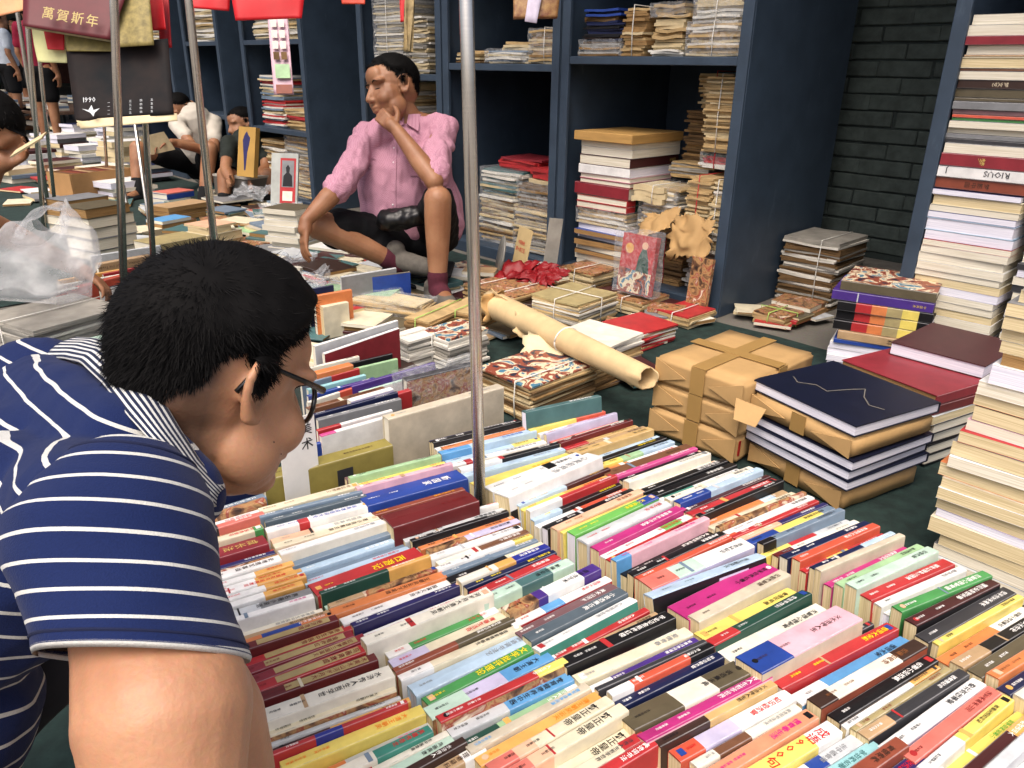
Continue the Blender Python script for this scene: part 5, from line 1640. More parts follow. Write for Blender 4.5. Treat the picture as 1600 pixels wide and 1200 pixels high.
cloth('paper_sheet', [(48, 40), (104, 46), (104, 98), (58, 97)], [3.0, 3.0, 3.0, 3.0], mat('pale_yellow_paper', 'd8d79a', rough=.6, var=.06), 'pale yellow sheet hanging left of the dark calendar', 'paper', amp=.006, seed=5)
cloth('paper_sheet', [(68, 46), (100, 50), (100, 78), (74, 77)], [2.97, 2.97, 2.97, 2.97], redc, 'red square sheet hanging over the pale yellow one', 'paper', amp=.002, seed=6)
cloth('red_couplet', [(228, -20), (252, -20), (260, 46), (234, 48)], [3.0, 3.0, 3.0, 3.0], redc, 'red paper strip with gold pattern beside the brocade', 'paper', amp=.004, seed=7)
cloth('red_couplet', [(244, -20), (262, -20), (269, 74), (250, 76)], [3.05, 3.05, 3.05, 3.05], mat('deep_red_paper', 'a30d18', rough=.55, var=.1), 'deep red paper strip behind the patterned one', 'paper', amp=.004, seed=8)
cloth('red_banner', [(290, -40), (362, -40), (358, 17), (296, 12)], [2.9, 2.9, 2.9, 2.9], redc, 'red paper banner left of the larger hanging one', 'banner', amp=.006, seed=9)
cloth('red_banner', [(355, -40), (480, -40), (471, 28), (368, 32)], [2.85, 2.85, 2.85, 2.85], redc, 'larger bright red paper banner at the top edge', 'banner', amp=.006, seed=10)
cloth('red_banner', [(530, -30), (572, -30), (570, 6), (534, 6)], [2.9, 2.9, 2.9, 2.9], mat('orange_red_paper', 'c04028', rough=.55), 'orange-red paper corner at the top edge above the seated man', 'banner', amp=.003, seed=11)
cloth('peach_sheet', [(-20, -30), (36, -30), (36, 16), (-5, 26)], [2.9, 2.9, 2.9, 2.9], mat('peach_paper', 'dc9a6c', rough=.55), 'peach paper sheet in the top left corner', 'paper', amp=.003, seed=12)
mb = MB(); mb.tube([pt(-90, -36, 2.93), pt(250, -36, 2.94), pt(620, -36, 2.93)], .011, 10)
tag(mb.build('steel_rail', steel, smooth=True), 'horizontal steel rail of the stall frame above the hanging calendars', 'rail')
sk = cloth('sticker_sleeve', [(417, 15), (448, 15), (459, 148), (428, 148)], [3.6, 3.6, 3.6, 3.6], mat('pale_pink_print', 'c9a7b4', rough=.3, var=.1, scale=12), 'clear plastic sleeve of pink sticker prints hanging on the cabinet', 'stickers', amp=.003, seed=13)
for r_ in range(4):
    for q_ in range(2):
        x0 = 422 + q_ * 12 + r_ * 1.6; y0 = 30 + r_ * 17
        cloth('sticker', [(x0, y0), (x0 + 9, y0), (x0 + 10, y0 + 12), (x0 + 1, y0 + 12)], [3.585] * 4, PAPER[(4 if r_ < 3 else 3)], None, None, nx=1, ny=1, amp=0, parent=sk, thick=.0006)
cloth('sticker', [(429, 100), (452, 100), (454, 122), (431, 122)], [3.585] * 4, cov('LG'), None, None, nx=1, ny=1, amp=0, parent=sk, thick=.0006)
cloth('sticker', [(431, 132), (456, 132), (457, 146), (432, 146)], [3.585] * 4, cov('RU'), None, None, nx=1, ny=1, amp=0, parent=sk, thick=.0006)
cloth('old_newspaper_roll', [(632, -10), (648, -10), (640, 80), (636, 78)], [3.75] * 4, mat('old_scroll', '9d8a62', rough=.8, var=.45, scale=30), 'old scroll hanging behind the head of the seated man', 'scroll', amp=.01, seed=14, thick=.02)
cloth('red_couplet', [(624, -10), (634, -10), (634, 32), (626, 35)], [3.78] * 4, redc, 'narrow red strip hanging above the seated man', 'paper', amp=.003, seed=15)
cloth('leather_album', [(802, -20), (876, -20), (872, 26), (803, 28)], [3.3] * 4, mat('brown_flecked_print', '5a2f20', rough=.5, var=.8, scale=40, col2='a88452'), 'brown flecked packet hanging at the top of the middle cabinet', 'packet', amp=.006, seed=16, thick=.02)
pa = [o for o in bpy.data.objects if o.name.startswith('leather_album')][0]
cloth('white_band', [(826, -10), (848, -10), (838, 36), (820, 33)], [3.275] * 4, mat('lilac_paper', 'c9c0d2', rough=.6), None, None, amp=.002, nx=4, ny=4, parent=pa)

# lettering on the hanging goods and covers (built once the glyphs exist)
def late_text():
    glyphs('萬賀斯年1990RIOUSJ美术中国画报第十期总三百零Chinese Arts of Old Trades井出日一二四五六')
    def surf(parent, s, px, py, px2, py2, depth, size_px, m, name='lettering', vertical=False):
        a = pt(px, py, depth); b = pt(px2, py2, depth)
        rt = (b - a).normalized(); nrm = -Vector(_F); up = nrm.cross(rt).normalized()
        size = size_px * depth / F_PX
        tx = Text(); tx.line(s, a, rt, up, size, pitch=((b - a).length / max(1e-6, sum(GL[c][2] for c in s if c != ' ') * size)))
        o = tx.build(name, [m], None)
        o.parent = parent; o.matrix_parent_inverse = parent.matrix_world.inverted()
        return o
    surf(mr_, '萬賀斯年', 64, 26, 156, 42, 2.85, 20, ink('KH'))
    surf(cal, '1990', 128, 160, 150, 159, 2.905, 11, ink('LGY'))
    for r_ in range(4):
        surf(cal, '一二三四五', 168, 162 + r_ * 6, 252, 156 + r_ * 6, 2.9, 4, ink('LGY'), 'date_row')
    P_ = [pt(x, y, 2.9) for x, y in ((128, 170), (138, 172), (143, 164), (146, 172), (156, 169), (148, 176), (146, 182), (141, 176))]
    mb = MB(); mb.add(P_, [tuple(range(8))]); o_ = mb.build('bird_emblem', ink('LGY')); o_.parent = cal; o_.matrix_parent_inverse = cal.matrix_world.inverted()
    # title card
    mwc = CARD.matrix_world
    tx = Text(); hz = CARD.dimensions.z
    tx.column('美术', (.065, -.0008, hz - .012), (0, 0, 1), (1, 0, 0), .03, 1.15)
    tx.build('characters', [ink('K')], CARD)
    tx = Text()
    tx.line('中国画报', (-.055, -.0048, .035), (1, 0, 0), (0, 0, 1), .022); tx.line('第十期三百', (-.07, -.0048, .0), (1, 0, 0), (0, 0, 1), .024)
    tx.build('red_characters', [ink('R')], BKT)
    o = [x for x in bpy.data.objects if x.get('label', '').startswith('peach and white album with')][0]
    tx = Text(); tx.put('井', (.10, -.0009, .10), (0, 0, -1), (1, 0, 0), .045); tx.build('characters', [ink('DK')], o)
    o = [x for x in bpy.data.objects if x.get('label', '').startswith('tan English-titled')][0]
    tx = Text(); L_ = .2
    tx.line('Chinese Arts of Old Trades', (.19, -.003, .115), (-1, 0, 0), (0, 0, -1), .016); tx.build('title', [ink('DB')], o)
    o = RTEXT
    tx = Text(); tx.line('RIOUS', (.215, .030, .2415), (-1, 0, 0), (0, -1, 0), .026)
    tx.build('title', [ink('DK')], o)
    tx = Text(); tx.line('J', (.03, .030, .2415), (-1, 0, 0), (0, -1, 0), .026); tx.build('title', [ink('DK')], o)

# loose booklets covering the ground between the piles
CL = []
rc = random.Random(15)
def clutter(poly, n, cols, where, size=(.2, .28), zmax=.05):
    xs = [p[0] for p in poly]; ys = [p[1] for p in poly]
    k = 0; tries = 0
    def inside(x, y):
        c = False; m = len(poly)
        for i in range(m):
            (x0, y0), (x1, y1) = poly[i], poly[(i + 1) % m]
            if (y0 > y) != (y1 > y) and x < (x1 - x0) * (y - y0) / (y1 - y0) + x0: c = not c
        return c
    items = []
    while k < n and tries < n * 40:
        tries += 1
        x, y = rc.uniform(min(xs), max(xs)), rc.uniform(min(ys), max(ys))
        if inside(x, y): items.append((x, y)); k += 1
    items.sort()
    for i, (x, y) in enumerate(items):
        K = at(x, y, 0); c = rc.choice(cols); a = rc.uniform(*size); b = a * rc.uniform(.65, .8); z = .012; m = rc.choice([1, 1, 2, 3])
        th = rc.uniform(15, 65)
        for j in range(m):
            c = rc.choice(cols); T = rc.uniform(.006, .022)
            lie(K + Vector((rc.uniform(-.02, .02), rc.uniform(-.02, .02), 0)), z + (i % 5) * .0035, th + rc.uniform(-9, 9), a, b, T, c, rc.choice(['BL', 'L', 'R', 'BR']), rc.choice(['white', 'old', 'cream']), False, '%s %s booklet in the %s heap from the left %s' % (['lowest', 'second', 'third'][j], PAL[c][1], ordinal(i + 1), where), name='loose_booklet', cat='booklet', group='loose booklets covering the ground')
            z += T + .001
cols = ['W', 'IV', 'CR', 'LGY', 'GY', 'OL', 'BE', 'TN', 'DB', 'R', 'SL', 'PW', 'PI', 'MR', 'TL']
clutter([(345, 340), (470, 318), (500, 400), (540, 440), (500, 470), (420, 420), (350, 392)], 34, cols, 'below the portrait sleeve')
clutter([(200, 330), (330, 300), (345, 345), (330, 420), (190, 400)], 16, cols, 'behind the black hair')
clutter([(0, 300), (190, 270), (200, 330), (0, 330)], 14, cols, 'by the carton', size=(.22, .3))
clutter([(700, 480), (760, 470), (960, 480), (1000, 540), (1010, 590), (930, 640), (700, 560)], 12, cols, 'under the paper roll')
clutter([(470, 470), (560, 480), (640, 560), (620, 640), (520, 640), (470, 560)], 16, cols, 'beside the olive album')
clutter([(300, 262), (420, 300), (440, 320), (340, 330)], 8, cols, 'by the grey box')
clutter([(1030, 500), (1130, 505), (1270, 500), (1290, 540), (1150, 500), (1040, 520)], 5, cols, 'behind the parcels', size=(.14, .2))
clutter([(520, 395), (600, 400), (660, 430), (760, 440), (760, 470), (640, 480), (540, 470)], 22, cols, 'around the seated man')
clutter([(1000, 520), (1030, 530), (1030, 650), (985, 640), (960, 610)], 6, cols, 'left of the parcels', size=(.12, .18))
clutter([(880, 430), (1110, 488), (1140, 520), (1040, 530), (900, 470)], 10, cols, 'along the cabinet foot', size=(.14, .2))
clutter([(700, 425), (880, 425), (900, 455), (720, 470)], 10, cols, 'before the middle cabinet', size=(.15, .22))
for i, (x, y, d, sx_) in enumerate(((480, 435, 3.6, .10), (520, 452, 3.45, .12), (455, 408, 3.9, .10), (430, 330, 4.6, .12), (395, 300, 5.2, .12))):
    scrap('plastic_scrap', pt(x, y, d), Vector((sx_, -.02, 0)), Vector((.02, sx_ * .7, .03)), film, amp=.04, n=14, seed=40 + i, label='crinkled clear plastic sheet lying %s' % ['left of the maroon booklet', 'on the maroon booklet', 'below the hanging hand', 'under the portrait sleeve', 'beside the grey box'][i])
# ---------------------------------------------------------------- people: tools
from mathutils.bvhtree import BVHTree
from mathutils import noise as _nz
class Body:
    """overlapping closed shapes fused into one continuous skin by voxel remeshing"""
    def __init__(self): self.mb = MB()
    def ell(self, c, rad, M=None, seg=18, ring=11):
        M = M or Matrix.Identity(3); vs = []; c = Vector(c)
        for j in range(ring + 1):
            t = math.pi * j / ring
            if j in (0, ring):
                vs.append(c + M @ Vector((0, 0, rad[2] * math.cos(t)))); continue
            for i in range(seg):
                p = 2 * math.pi * i / seg
                vs.append(c + M @ Vector((rad[0] * math.sin(t) * math.cos(p), rad[1] * math.sin(t) * math.sin(p), rad[2] * math.cos(t))))
        f = []; idx = lambda j, i: 0 if j == 0 else (1 + (ring - 1) * seg if j == ring else 1 + (j - 1) * seg + i % seg)
        for j in range(ring):
            for i in range(seg):
                q = [idx(j, i), idx(j + 1, i), idx(j + 1, i + 1), idx(j, i + 1)]
                q = list(dict.fromkeys(q)); f.append(tuple(q))
        self.mb.add(vs, f); return self
    def cap(self, p0, p1, r0, r1, n=16):
        p0, p1 = Vector(p0), Vector(p1); d = p1 - p0
        if d.length < 1e-6: d = Vector((0, 0, 1e-4))
        t = d.normalized(); a = t.cross(Vector((0, 0, 1)))
        if a.length < 1e-3: a = t.cross(Vector((1, 0, 0)))
        a.normalize(); b = t.cross(a); rings = []
        for k in range(5):
            an = -math.pi / 2 + (math.pi / 2) * k / 4
            rings.append((p0 + t * r0 * math.sin(an), max(r0 * math.cos(an), r0 * .05)))
        for k in range(5):
            an = (math.pi / 2) * k / 4
            rings.append((p1 + t * r1 * math.sin(an), max(r1 * math.cos(an), r1 * .05)))
        self.mb.rings([[c + (a * math.cos(2 * math.pi * i / n) + b * math.sin(2 * math.pi * i / n)) * r for i in range(n)] for c, r in rings], caps=True)
        return self
    def chain(self, pts, rads):
        for (p, q), (r, s) in zip(zip(pts[:-1], pts[1:]), zip(rads[:-1], rads[1:])): self.cap(p, q, r, s)
        return self
    def finish(self, voxel, smooth=4, deform=None):
        me = self.mb.mesh('body', [], fix=False)
        bm = bmesh.new(); bm.from_mesh(me); bmesh.ops.recalc_face_normals(bm, faces=bm.faces); bm.to_mesh(me); bm.free()
        o = bpy.data.objects.new('tmp', me); COL.objects.link(o)
        m = o.modifiers.new('r', 'REMESH'); m.mode = 'VOXEL'; m.voxel_size = voxel
        if smooth:
            s = o.modifiers.new('s', 'SMOOTH'); s.factor = .5; s.iterations = smooth
        bpy.context.view_layer.update()
        out = bpy.data.meshes.new_from_object(o.evaluated_get(bpy.context.evaluated_depsgraph_get()))
        bpy.data.objects.remove(o); bpy.data.meshes.remove(me)
        if deform:
            n = len(out.vertices); v = np.empty(n * 3); out.vertices.foreach_get('co', v); v = v.reshape(-1, 3)
            nr = np.empty(n * 3); out.vertices.foreach_get('normal', nr); nr = nr.reshape(-1, 3)
            v = deform(v, nr); out.vertices.foreach_set('co', v.ravel()); out.update()
        out.polygons.foreach_set('use_smooth', [True] * len(out.polygons))
        return out
def put(me, name, m, parent=None):
    me.materials.clear()
    for x in (m if isinstance(m, (list, tuple)) else [m]): me.materials.append(x)
    o = bpy.data.objects.new(name, me); COL.objects.link(o)
    if parent:
        o.parent = parent; o.matrix_parent_inverse = parent.matrix_world.inverted()
    return o
def basis(f, h):
    f = Vector(f).normalized(); h = Vector(h); h = (h - f * h.dot(f)).normalized()
    l = h.cross(f)
    return Matrix(((f.x, l.x, h.x), (f.y, l.y, h.y), (f.z, l.z, h.z)))
RV, UV_, AV = Vector(_R), Vector(_U), Vector(_F)
def camdir(r, u, a): return RV * r + UV_ * u + AV * a

def add_head(B, O, M, s=1.0, detail=True, neck=None, fat=1.0, fl=1.0, cran=1.0, ear=1.0):
    def zc(c): return Vector((c[0], c[1], c[2] * fl if c[2] < 0 else c[2]))
    E = lambda c, r, rot=None: B.ell(O + M @ (zc(c) * s), [x * s for x in r], M if rot is None else M @ rot)
    Cc = lambda p, q, r0, r1: B.cap(O + M @ (Vector(p) * s), O + M @ (Vector(q) * s), r0 * s, r1 * s)
    E((-.012, 0, .025 + .088 * (cran - 1) * .5), (.097, .077, .088 * cran))
    E((-.03, 0, .0), (.075, .070, .075))
    E((.03, 0, -.035), (.064, .064 * fat, .082))
    E((.028, 0, -.085), (.055, .056 * fat, .042))
    E((.065, 0, -.108), (.024, .026, .02))
    for k in (-1, 1):
        E((.056, .036 * k, -.042), (.032, .028 * fat, .03))
        E((.02, .05 * k * fat, -.072), (.036, .02, .035))
        E((.066, .036 * k, .022), (.022, .028, .012))
    E((.062, 0, .045), (.03, .05, .04))
    Cc((.084, 0, .008), (.105, 0, -.034), .009, .0125)
    for k in (-1, 1): E((.094, .012 * k, -.04), (.011, .009, .008))
    E((.083, 0, -.066), (.018, .026, .008)); E((.081, 0, -.078), (.017, .022, .008))
    for k in (-1, 1):
        # ear: rim, lobe and hollow
        ez = -.006
        rim = [(.010, .0, .002), (.013, .006, .022), (.003, .013, .034), (-.012, .019, .033), (-.022, .022, .015), (-.019, .017, -.006), (-.008, .010, -.024), (.004, .004, -.024), (.010, .0, -.006)]
        P = [O + M @ (Vector((x * ear - .006, (y * ear + .0735) * k, z * ear + ez)) * s) for x, y, z in rim]
        B.chain(P, [.0046 * s] * 3 + [.0052 * s] * 3 + [.0072 * s] * 2 + [.005 * s])
        B.ell(O + M @ (Vector((-.012, .078 * k, ez + .004)) * s), (.012 * s * ear, .006 * s, .020 * s * ear), M @ Matrix.Rotation(.45 * k, 3, 'Z'))
        B.ell(O + M @ (Vector((.006, .0755 * k, ez - .003)) * s), (.005 * s * ear, .005 * s, .008 * s * ear), M)
    if neck:
        for (p, q, r0, r1) in neck: B.cap(p, q, r0, r1)

def head_deform(O, M, s):
    Mi = M.transposed()
    dents = [((.092, .033, .003), .017, .010), ((.092, -.033, .003), .017, .010), ((.075, .06, -.0), .02, .004), ((.075, -.06, 0), .02, .004), ((.094, 0, -.0725), .009, .0025)]
    Mn = np.array(Mi); On = np.array(O)
    def fn(v, n):
        L = ((v - On) @ Mn.T) / s
        for c, r, d in dents:
            q = np.linalg.norm((L - np.array(c)) * np.array([.8, 1, 1.25]), axis=1)
            w = np.exp(-(q / r) ** 2)
            v = v - (np.array(M) @ np.array([1, 0, 0]))[None] * (w * d * s)[:, None]
        return v
    return fn

def skin_mat(name, col, col2, stub=None):
    t = NT(name); b = t.b
    tc = t.n('TexCoord'); nz = t.n('TexNoise'); nz.inputs['Scale'].default_value = 9; nz.inputs['Detail'].default_value = 6
    n2 = t.n('TexNoise'); n2.inputs['Scale'].default_value = 260; n2.inputs['Detail'].default_value = 3
    t.l(tc, 'Object', nz, 'Vector'); t.l(tc, 'Object', n2, 'Vector')
    mx = t.n('Mix', data_type='RGBA'); mx.inputs[6].default_value = (*lin(col2), 1); mx.inputs[7].default_value = (*lin(col), 1)
    mr = t.n('MapRange'); mr.inputs[1].default_value = .35; mr.inputs[2].default_value = .65; t.l(nz, 0, mr, 0); t.l(mr, 0, mx, 0)
    m2 = t.n('Mix', data_type='RGBA', blend_type='MULTIPLY'); m2.inputs[0].default_value = .22; t.l(mx, 2, m2, 6); t.l(n2, 'Color', m2, 7)
    last = m2
    if stub:
        at_ = t.n('Attribute', attribute_name='stubble')
        m3 = t.n('Mix', data_type='RGBA'); m3.inputs[7].default_value = (*lin(stub), 1)
        t.l(at_, 'Fac', m3, 0); t.l(m2, 2, m3, 6); last = m3
    t.l(last, 2, b, 'Base Color')
    b.inputs['Roughness'].default_value = .48; setin(b, 'Specular IOR Level', .4)
    setin(b, 'Subsurface Weight', .12); setin(b, 'Subsurface Radius', (.01, .004, .002)); setin(b, 'Subsurface Scale', 1.0)
    bp = t.n('Bump'); bp.inputs['Strength'].default_value = .25; bp.inputs['Distance'].default_value = .002; t.l(n2, 0, bp, 'Height'); t.l(bp, 0, b, 'Normal')
    return t.m

def hair_on(me, O, M, s, mask, parent, m, n_strands=3000, length=.022, lift=.5, width=.0009, whorl=(-.075, 0, .08), thick=.007, seed=1, grid=(56, 40), name='hair', bias=0.0, grey=0.0):
    """cap of hair laid over the scalp plus loose strands; mask(local hit) -> 0..1"""
    bvh = BVHTree.FromPolygons([v.co[:] for v in me.vertices], [tuple(p.vertices) for p in me.polygons])
    Mi = M.transposed(); c = O + M @ (Vector((-.012, 0, .02)) * s)
    def shoot(dl):
        d = (M @ dl).normalized()
        loc, nrm, i, dist = bvh.ray_cast(c + d * .2 * s, -d)
        if loc is None: return None
        return loc, nrm, (Mi @ (loc - O)) / s
    fwd = lambda p: (1 + bias * max(-.5, min(1.2, (p[0] + .01) / .07))) * max(.25, min(1, (p[2] + .02) / .075)) * (.3 if (p[0] > -.02 and p[2] < .05 and abs(p[1]) > .05) else 1)
    nu, nv = grid; H = {}
    for j in range(nv + 1):
        t = math.pi * .86 * j / nv
        for i in range(nu):
            p = 2 * math.pi * i / nu
            r = shoot(Vector((math.sin(t) * math.cos(p), math.sin(t) * math.sin(p), math.cos(t))))
            if r:
                k = mask(r[2])
                if k > 0: H[(j, i)] = (r[0] + r[1] * (thick * s * min(1, k) * fwd(r[2]) * (1 + .12 * _nz.noise(r[0] * 60 / s)) + .0006), k)
    mb = MB(); ids = {}
    for key, (p, k) in H.items(): ids[key] = len(mb.v); mb.v.append(tuple(p))
    for j in range(nv):
        for i in range(nu):
            q = [(j, i), (j + 1, i), (j + 1, (i + 1) % nu), (j, (i + 1) % nu)]
            if all(x in ids for x in q) and j > 0:
                mb.f.append(tuple(ids[x] for x in q)); mb.mi.append(0)
            elif j == 0 and all(x in ids for x in q[1:3]):
                mb.f.append((ids[q[0]], ids[q[1]], ids[q[2]])) if q[0] in ids else None
                if q[0] in ids: mb.mi.append(0)
    r = random.Random(seed); wl = Vector(whorl)
    cnt = 0; tries = 0
    while cnt < n_strands and tries < n_strands * 6:
        tries += 1
        z = r.uniform(-.95, 1); ph = r.uniform(0, 2 * math.pi); q = math.sqrt(1 - z * z)
        h = shoot(Vector((q * math.cos(ph), q * math.sin(ph), z)))
        if not h: continue
        k = mask(h[2])
        if k <= 0 or r.random() > .25 + k: continue
        loc, nrm, loc_l = h
        fl = M @ (loc_l - wl); fl = fl - nrm * fl.dot(nrm)
        if fl.length < 1e-6: continue
        fl.normalize()
        fl = (fl + Vector((r.gauss(0, .25), r.gauss(0, .25), r.gauss(0, .25)))).normalized()
        ln = length * s * (.35 + .65 * min(1, k)) * r.uniform(.6, 1.15)
        base = loc + nrm * thick * s * min(1, k) * fwd(loc_l) * r.uniform(.2, .8)
        d = (nrm * lift * r.uniform(.5, 1.4) + fl).normalized()
        mid = base + d * ln * .55; tip = mid + (d + fl * .5 - nrm * .12).normalized() * ln * .45
        sd = d.cross(nrm + Vector((r.uniform(-.5, .5), r.uniform(-.5, .5), r.uniform(-.5, .5)))).normalized() * width * s * .5
        o = len(mb.v); mb.v.extend([tuple(base - sd), tuple(base + sd), tuple(mid + sd * .8), tuple(mid - sd * .8), tuple(tip)])
        gi = 2 if r.random() < grey else 1  # a few pale strands paint gloss highlights into the hair
        mb.f.append((o, o + 1, o + 2, o + 3)); mb.mi.append(gi); mb.f.append((o + 3, o + 2, o + 4)); mb.mi.append(gi)
        cnt += 1
    return put(mb.mesh(name, m, smooth=True), name, [m, mat('hair_strand', '171413', rough=.4, var=.7, scale=160, spec=.45), mat('highlight_strand', '8b8884', rough=.5)], parent)

def std_mask(front=.062, nape=-.065, recede=0.0):
    def mask(p):
        x, y, z = p
        phi = abs(math.degrees(math.atan2(y, x + .012)))
        pts = [(0, front), (35, front + recede), (55, .05), (72, .035), (80, -.002), (92, -.012), (100, .032), (118, .015), (130, -.03), (150, nape), (180, nape)]
        if z < .0 and math.hypot(x + .012, y) > .108: return 0.0
        for (a0, z0), (a1, z1) in zip(pts[:-1], pts[1:]):
            if a0 <= phi <= a1:
                zl = z0 + (z1 - z0) * (phi - a0) / (a1 - a0); break
        return max(0.0, min(1.0, (z - zl) / (.055 if phi > 125 else .022)))
    return mask

def hand(B, W, d, nrm, s=1.0, curl=.6, thumb=1, spread=.09, fingers=True):
    """hand from wrist W pointing along d, palm facing nrm; curl bends the fingers towards the palm"""
    d = Vector(d).normalized(); n = Vector(nrm); n = (n - d * n.dot(d)).normalized(); sd = d.cross(n) * thumb
    B.cap(W, W + d * .035 * s, .026 * s, .03 * s)
    for k in (-1.2, -.4, .4, 1.2):
        B.cap(W + d * .02 * s + sd * k * .014 * s, W + d * .085 * s + sd * k * .018 * s, .013 * s, .0115 * s)
    for i, (k, L) in enumerate(((1.25, .068), (.42, .078), (-.42, .072), (-1.25, .056))):
        p = W + d * .088 * s + sd * k * .0195 * s; dd = d + sd * k * spread
        pts = [p]; r = .0084 * s
        for j, fr in enumerate((.45, .32, .25)):
            an = curl * (.5 + .5 * j) 
            dd = (dd.normalized() * math.cos(an) + n * math.sin(an)).normalized()
            n2 = n
            p = p + dd * L * fr * s; pts.append(p)
        B.chain(pts, [r, r * .95, r * .86, r * .75])
    t0 = W + d * .025 * s + sd * .026 * s
    t1 = t0 + (d * .6 + sd * .75 + n * .3).normalized() * .038 * s
    t2 = t1 + (d * .85 + sd * .35 + n * .45).normalized() * .03 * s
    t3 = t2 + (d * .9 + n * .5).normalized() * .022 * s
    B.chain([t0, t1, t2, t3], [.014 * s, .0115 * s, .0105 * s, .0085 * s])

def folds(seed, amp=.006, freq=14, stretch=(1, 1, 1)):
    st = Vector(stretch)
    def fn(v, n):
        out = v.copy()
        for i in range(len(v)):
            p = Vector(v[i]); q = Vector((p.x * st.x, p.y * st.y, p.z * st.z)) * freq + Vector((seed, seed * .7, 0))
            k = _nz.noise(q) + .5 * _nz.noise(q * 2.3)
            k = k - abs(_nz.noise(q * 1.3)) * .6
            out[i] = v[i] + n[i] * amp * k
        return out
    return fn

def eyes(O, M, s, parent, me):
    """lowered lids: dark lash line, brow"""
    im = mat('dark_lashes', '120b08', rough=.4, var=.1)
    bvh = BVHTree.FromPolygons([v.co[:] for v in me.vertices], [tuple(p.vertices) for p in me.polygons])
    for k in (-1, 1):
        for nm, zz, w, rr, ys in (('eye', -.002, .013, .0022, .032), ('eyebrow', .021, .018, .0030, .034)):
            P = []
            for t in (-1, -.5, 0, .5, 1):
                y = k * (ys + w * t); z = zz + (.004 if nm == 'eyebrow' else -.002) * (1 - t * t) - (.003 * t * t if t * k * k > 0 else 0)
                o_ = O + M @ (Vector((.2, y, z)) * s); d = M @ Vector((-1, 0, 0))
                loc, n_, i_, ds = bvh.ray_cast(o_, d)
                if loc: P.append(loc + M @ Vector((.0006 * s, 0, 0)))
            if len(P) == 5:
                mb = MB(); mb.tube(P, [rr * .4 * s, rr * .9 * s, rr * s, rr * .9 * s, rr * .35 * s], 6)
                put(mb.mesh(nm, im, smooth=True), nm, im if nm == 'eye' else hairm, parent)
hairm = mat('black_hair', '0b0a0a', rough=.75, var=.3, scale=40, spec=.1)
# ---------------------------------------------------------------- the man in the striped shirt (foreground)
def striped(name, base, white, period, frac, attr='stripe'):
    t = NT(name); b = t.b
    at_ = t.n('Attribute', attribute_name=attr)
    d = t.n('Math', operation='DIVIDE'); d.inputs[1].default_value = period; t.l(at_, 'Fac', d, 0)
    fr = t.n('Math', operation='FRACT'); t.l(d, 0, fr, 0)
    lt = t.n('Math', operation='LESS_THAN'); lt.inputs[1].default_value = frac; t.l(fr, 0, lt, 0)
    tc = t.n('TexCoord'); nz = t.n('TexNoise'); nz.inputs['Scale'].default_value = 700; nz.inputs['Detail'].default_value = 2; t.l(tc, 'Object', nz, 'Vector')
    n2 = t.n('TexNoise'); n2.inputs['Scale'].default_value = 12; n2.inputs['Detail'].default_value = 5; t.l(tc, 'Object', n2, 'Vector')
    mx = t.n('Mix', data_type='RGBA'); mx.inputs[6].default_value = (*lin(base), 1); mx.inputs[7].default_value = (*lin(white), 1); t.l(lt, 0, mx, 0)
    m2 = t.n('Mix', data_type='RGBA', blend_type='MULTIPLY'); m2.inputs[0].default_value = .35; t.l(mx, 2, m2, 6); t.l(nz, 0, m2, 7)
    t.l(m2, 2, b, 'Base Color'); b.inputs['Roughness'].default_value = .85; setin(b, 'Specular IOR Level', .2); setin(b, 'Sheen Weight', .05)
    ad = t.n('Math', operation='ADD'); t.l(nz, 0, ad, 0); t.l(n2, 0, ad, 1)
    bp = t.n('Bump'); bp.inputs['Strength'].default_value = .25; bp.inputs['Distance'].default_value = .003; t.l(ad, 0, bp, 'Height'); t.l(bp, 0, b, 'Normal')
    return t.m
def set_attr(me, name, vals):
    a = me.attributes.new(name, 'FLOAT', 'POINT'); a.data.foreach_set('value', np.asarray(vals, dtype=np.float32))
HS = 1.0
HF = camdir(.58, -.15, .79); HU = camdir(.12, .98, -.02)
HM = basis(HF, HU)
ear_w = pt(397, 617, .735)
HO = ear_w - HM @ (Vector((-.008, -.078, -.006)) * HS)
man = empty('person', (-.42, .42, 0))
tag(man, 'crouching man in a blue polo shirt with thin white stripes and glasses', 'person')
Nb = pt(228, 672, .785); Ms = Vector((-.46, .69, .60)); Sr = pt(205, 775, .59); Sl = pt(60, 610, .97); Pv = Vector((-.84, .46, .42))
El = pt(268, 1290, .475); Wr = pt(330, 1500, .60)
B = Body()
add_head(B, HO, HM, HS, fat=.97, fl=.88, cran=1.12, ear=.95, neck=[(HO + HM @ Vector((-.025, 0, -.045)), Nb, .056, .060), (HO + HM @ Vector((.01, 0, -.07)), Nb + HM @ Vector((.03, 0, -.01)), .05, .055)])
tt = (Pv - Ms).normalized(); sw = (Sl - Sr).normalized()
B.chain([Nb, Ms, Ms.lerp(Pv, .5), Pv], [.055, .08, .10, .12])
B.chain([Sr - UV_ * .02, Nb.lerp(Ms, .7), Sl - UV_ * .02], [.045, .045, .045])
A1 = pt(212, 930, .535); A2 = pt(258, 1110, .49)
B.chain([Sr, A1, pt(235, 1010, .512), A2, El], [.045, .044, .048, .0545, .043])
B.chain([El, El.lerp(Wr, .35), Wr], [.043, .046, .027])
hand(B, Wr, camdir(.5, -.3, .8), camdir(.2, -.9, -.2), .95, .5, 1)
El2 = pt(335, 1120, .66); Wr2 = pt(395, 1420, .72)
B.chain([Sl, El2, El2.lerp(Wr2, .3), Wr2], [.05, .042, .042, .026])
hand(B, Wr2, camdir(.6, -.3, .7), camdir(.2, -.9, -.2), .95, .5, -1)
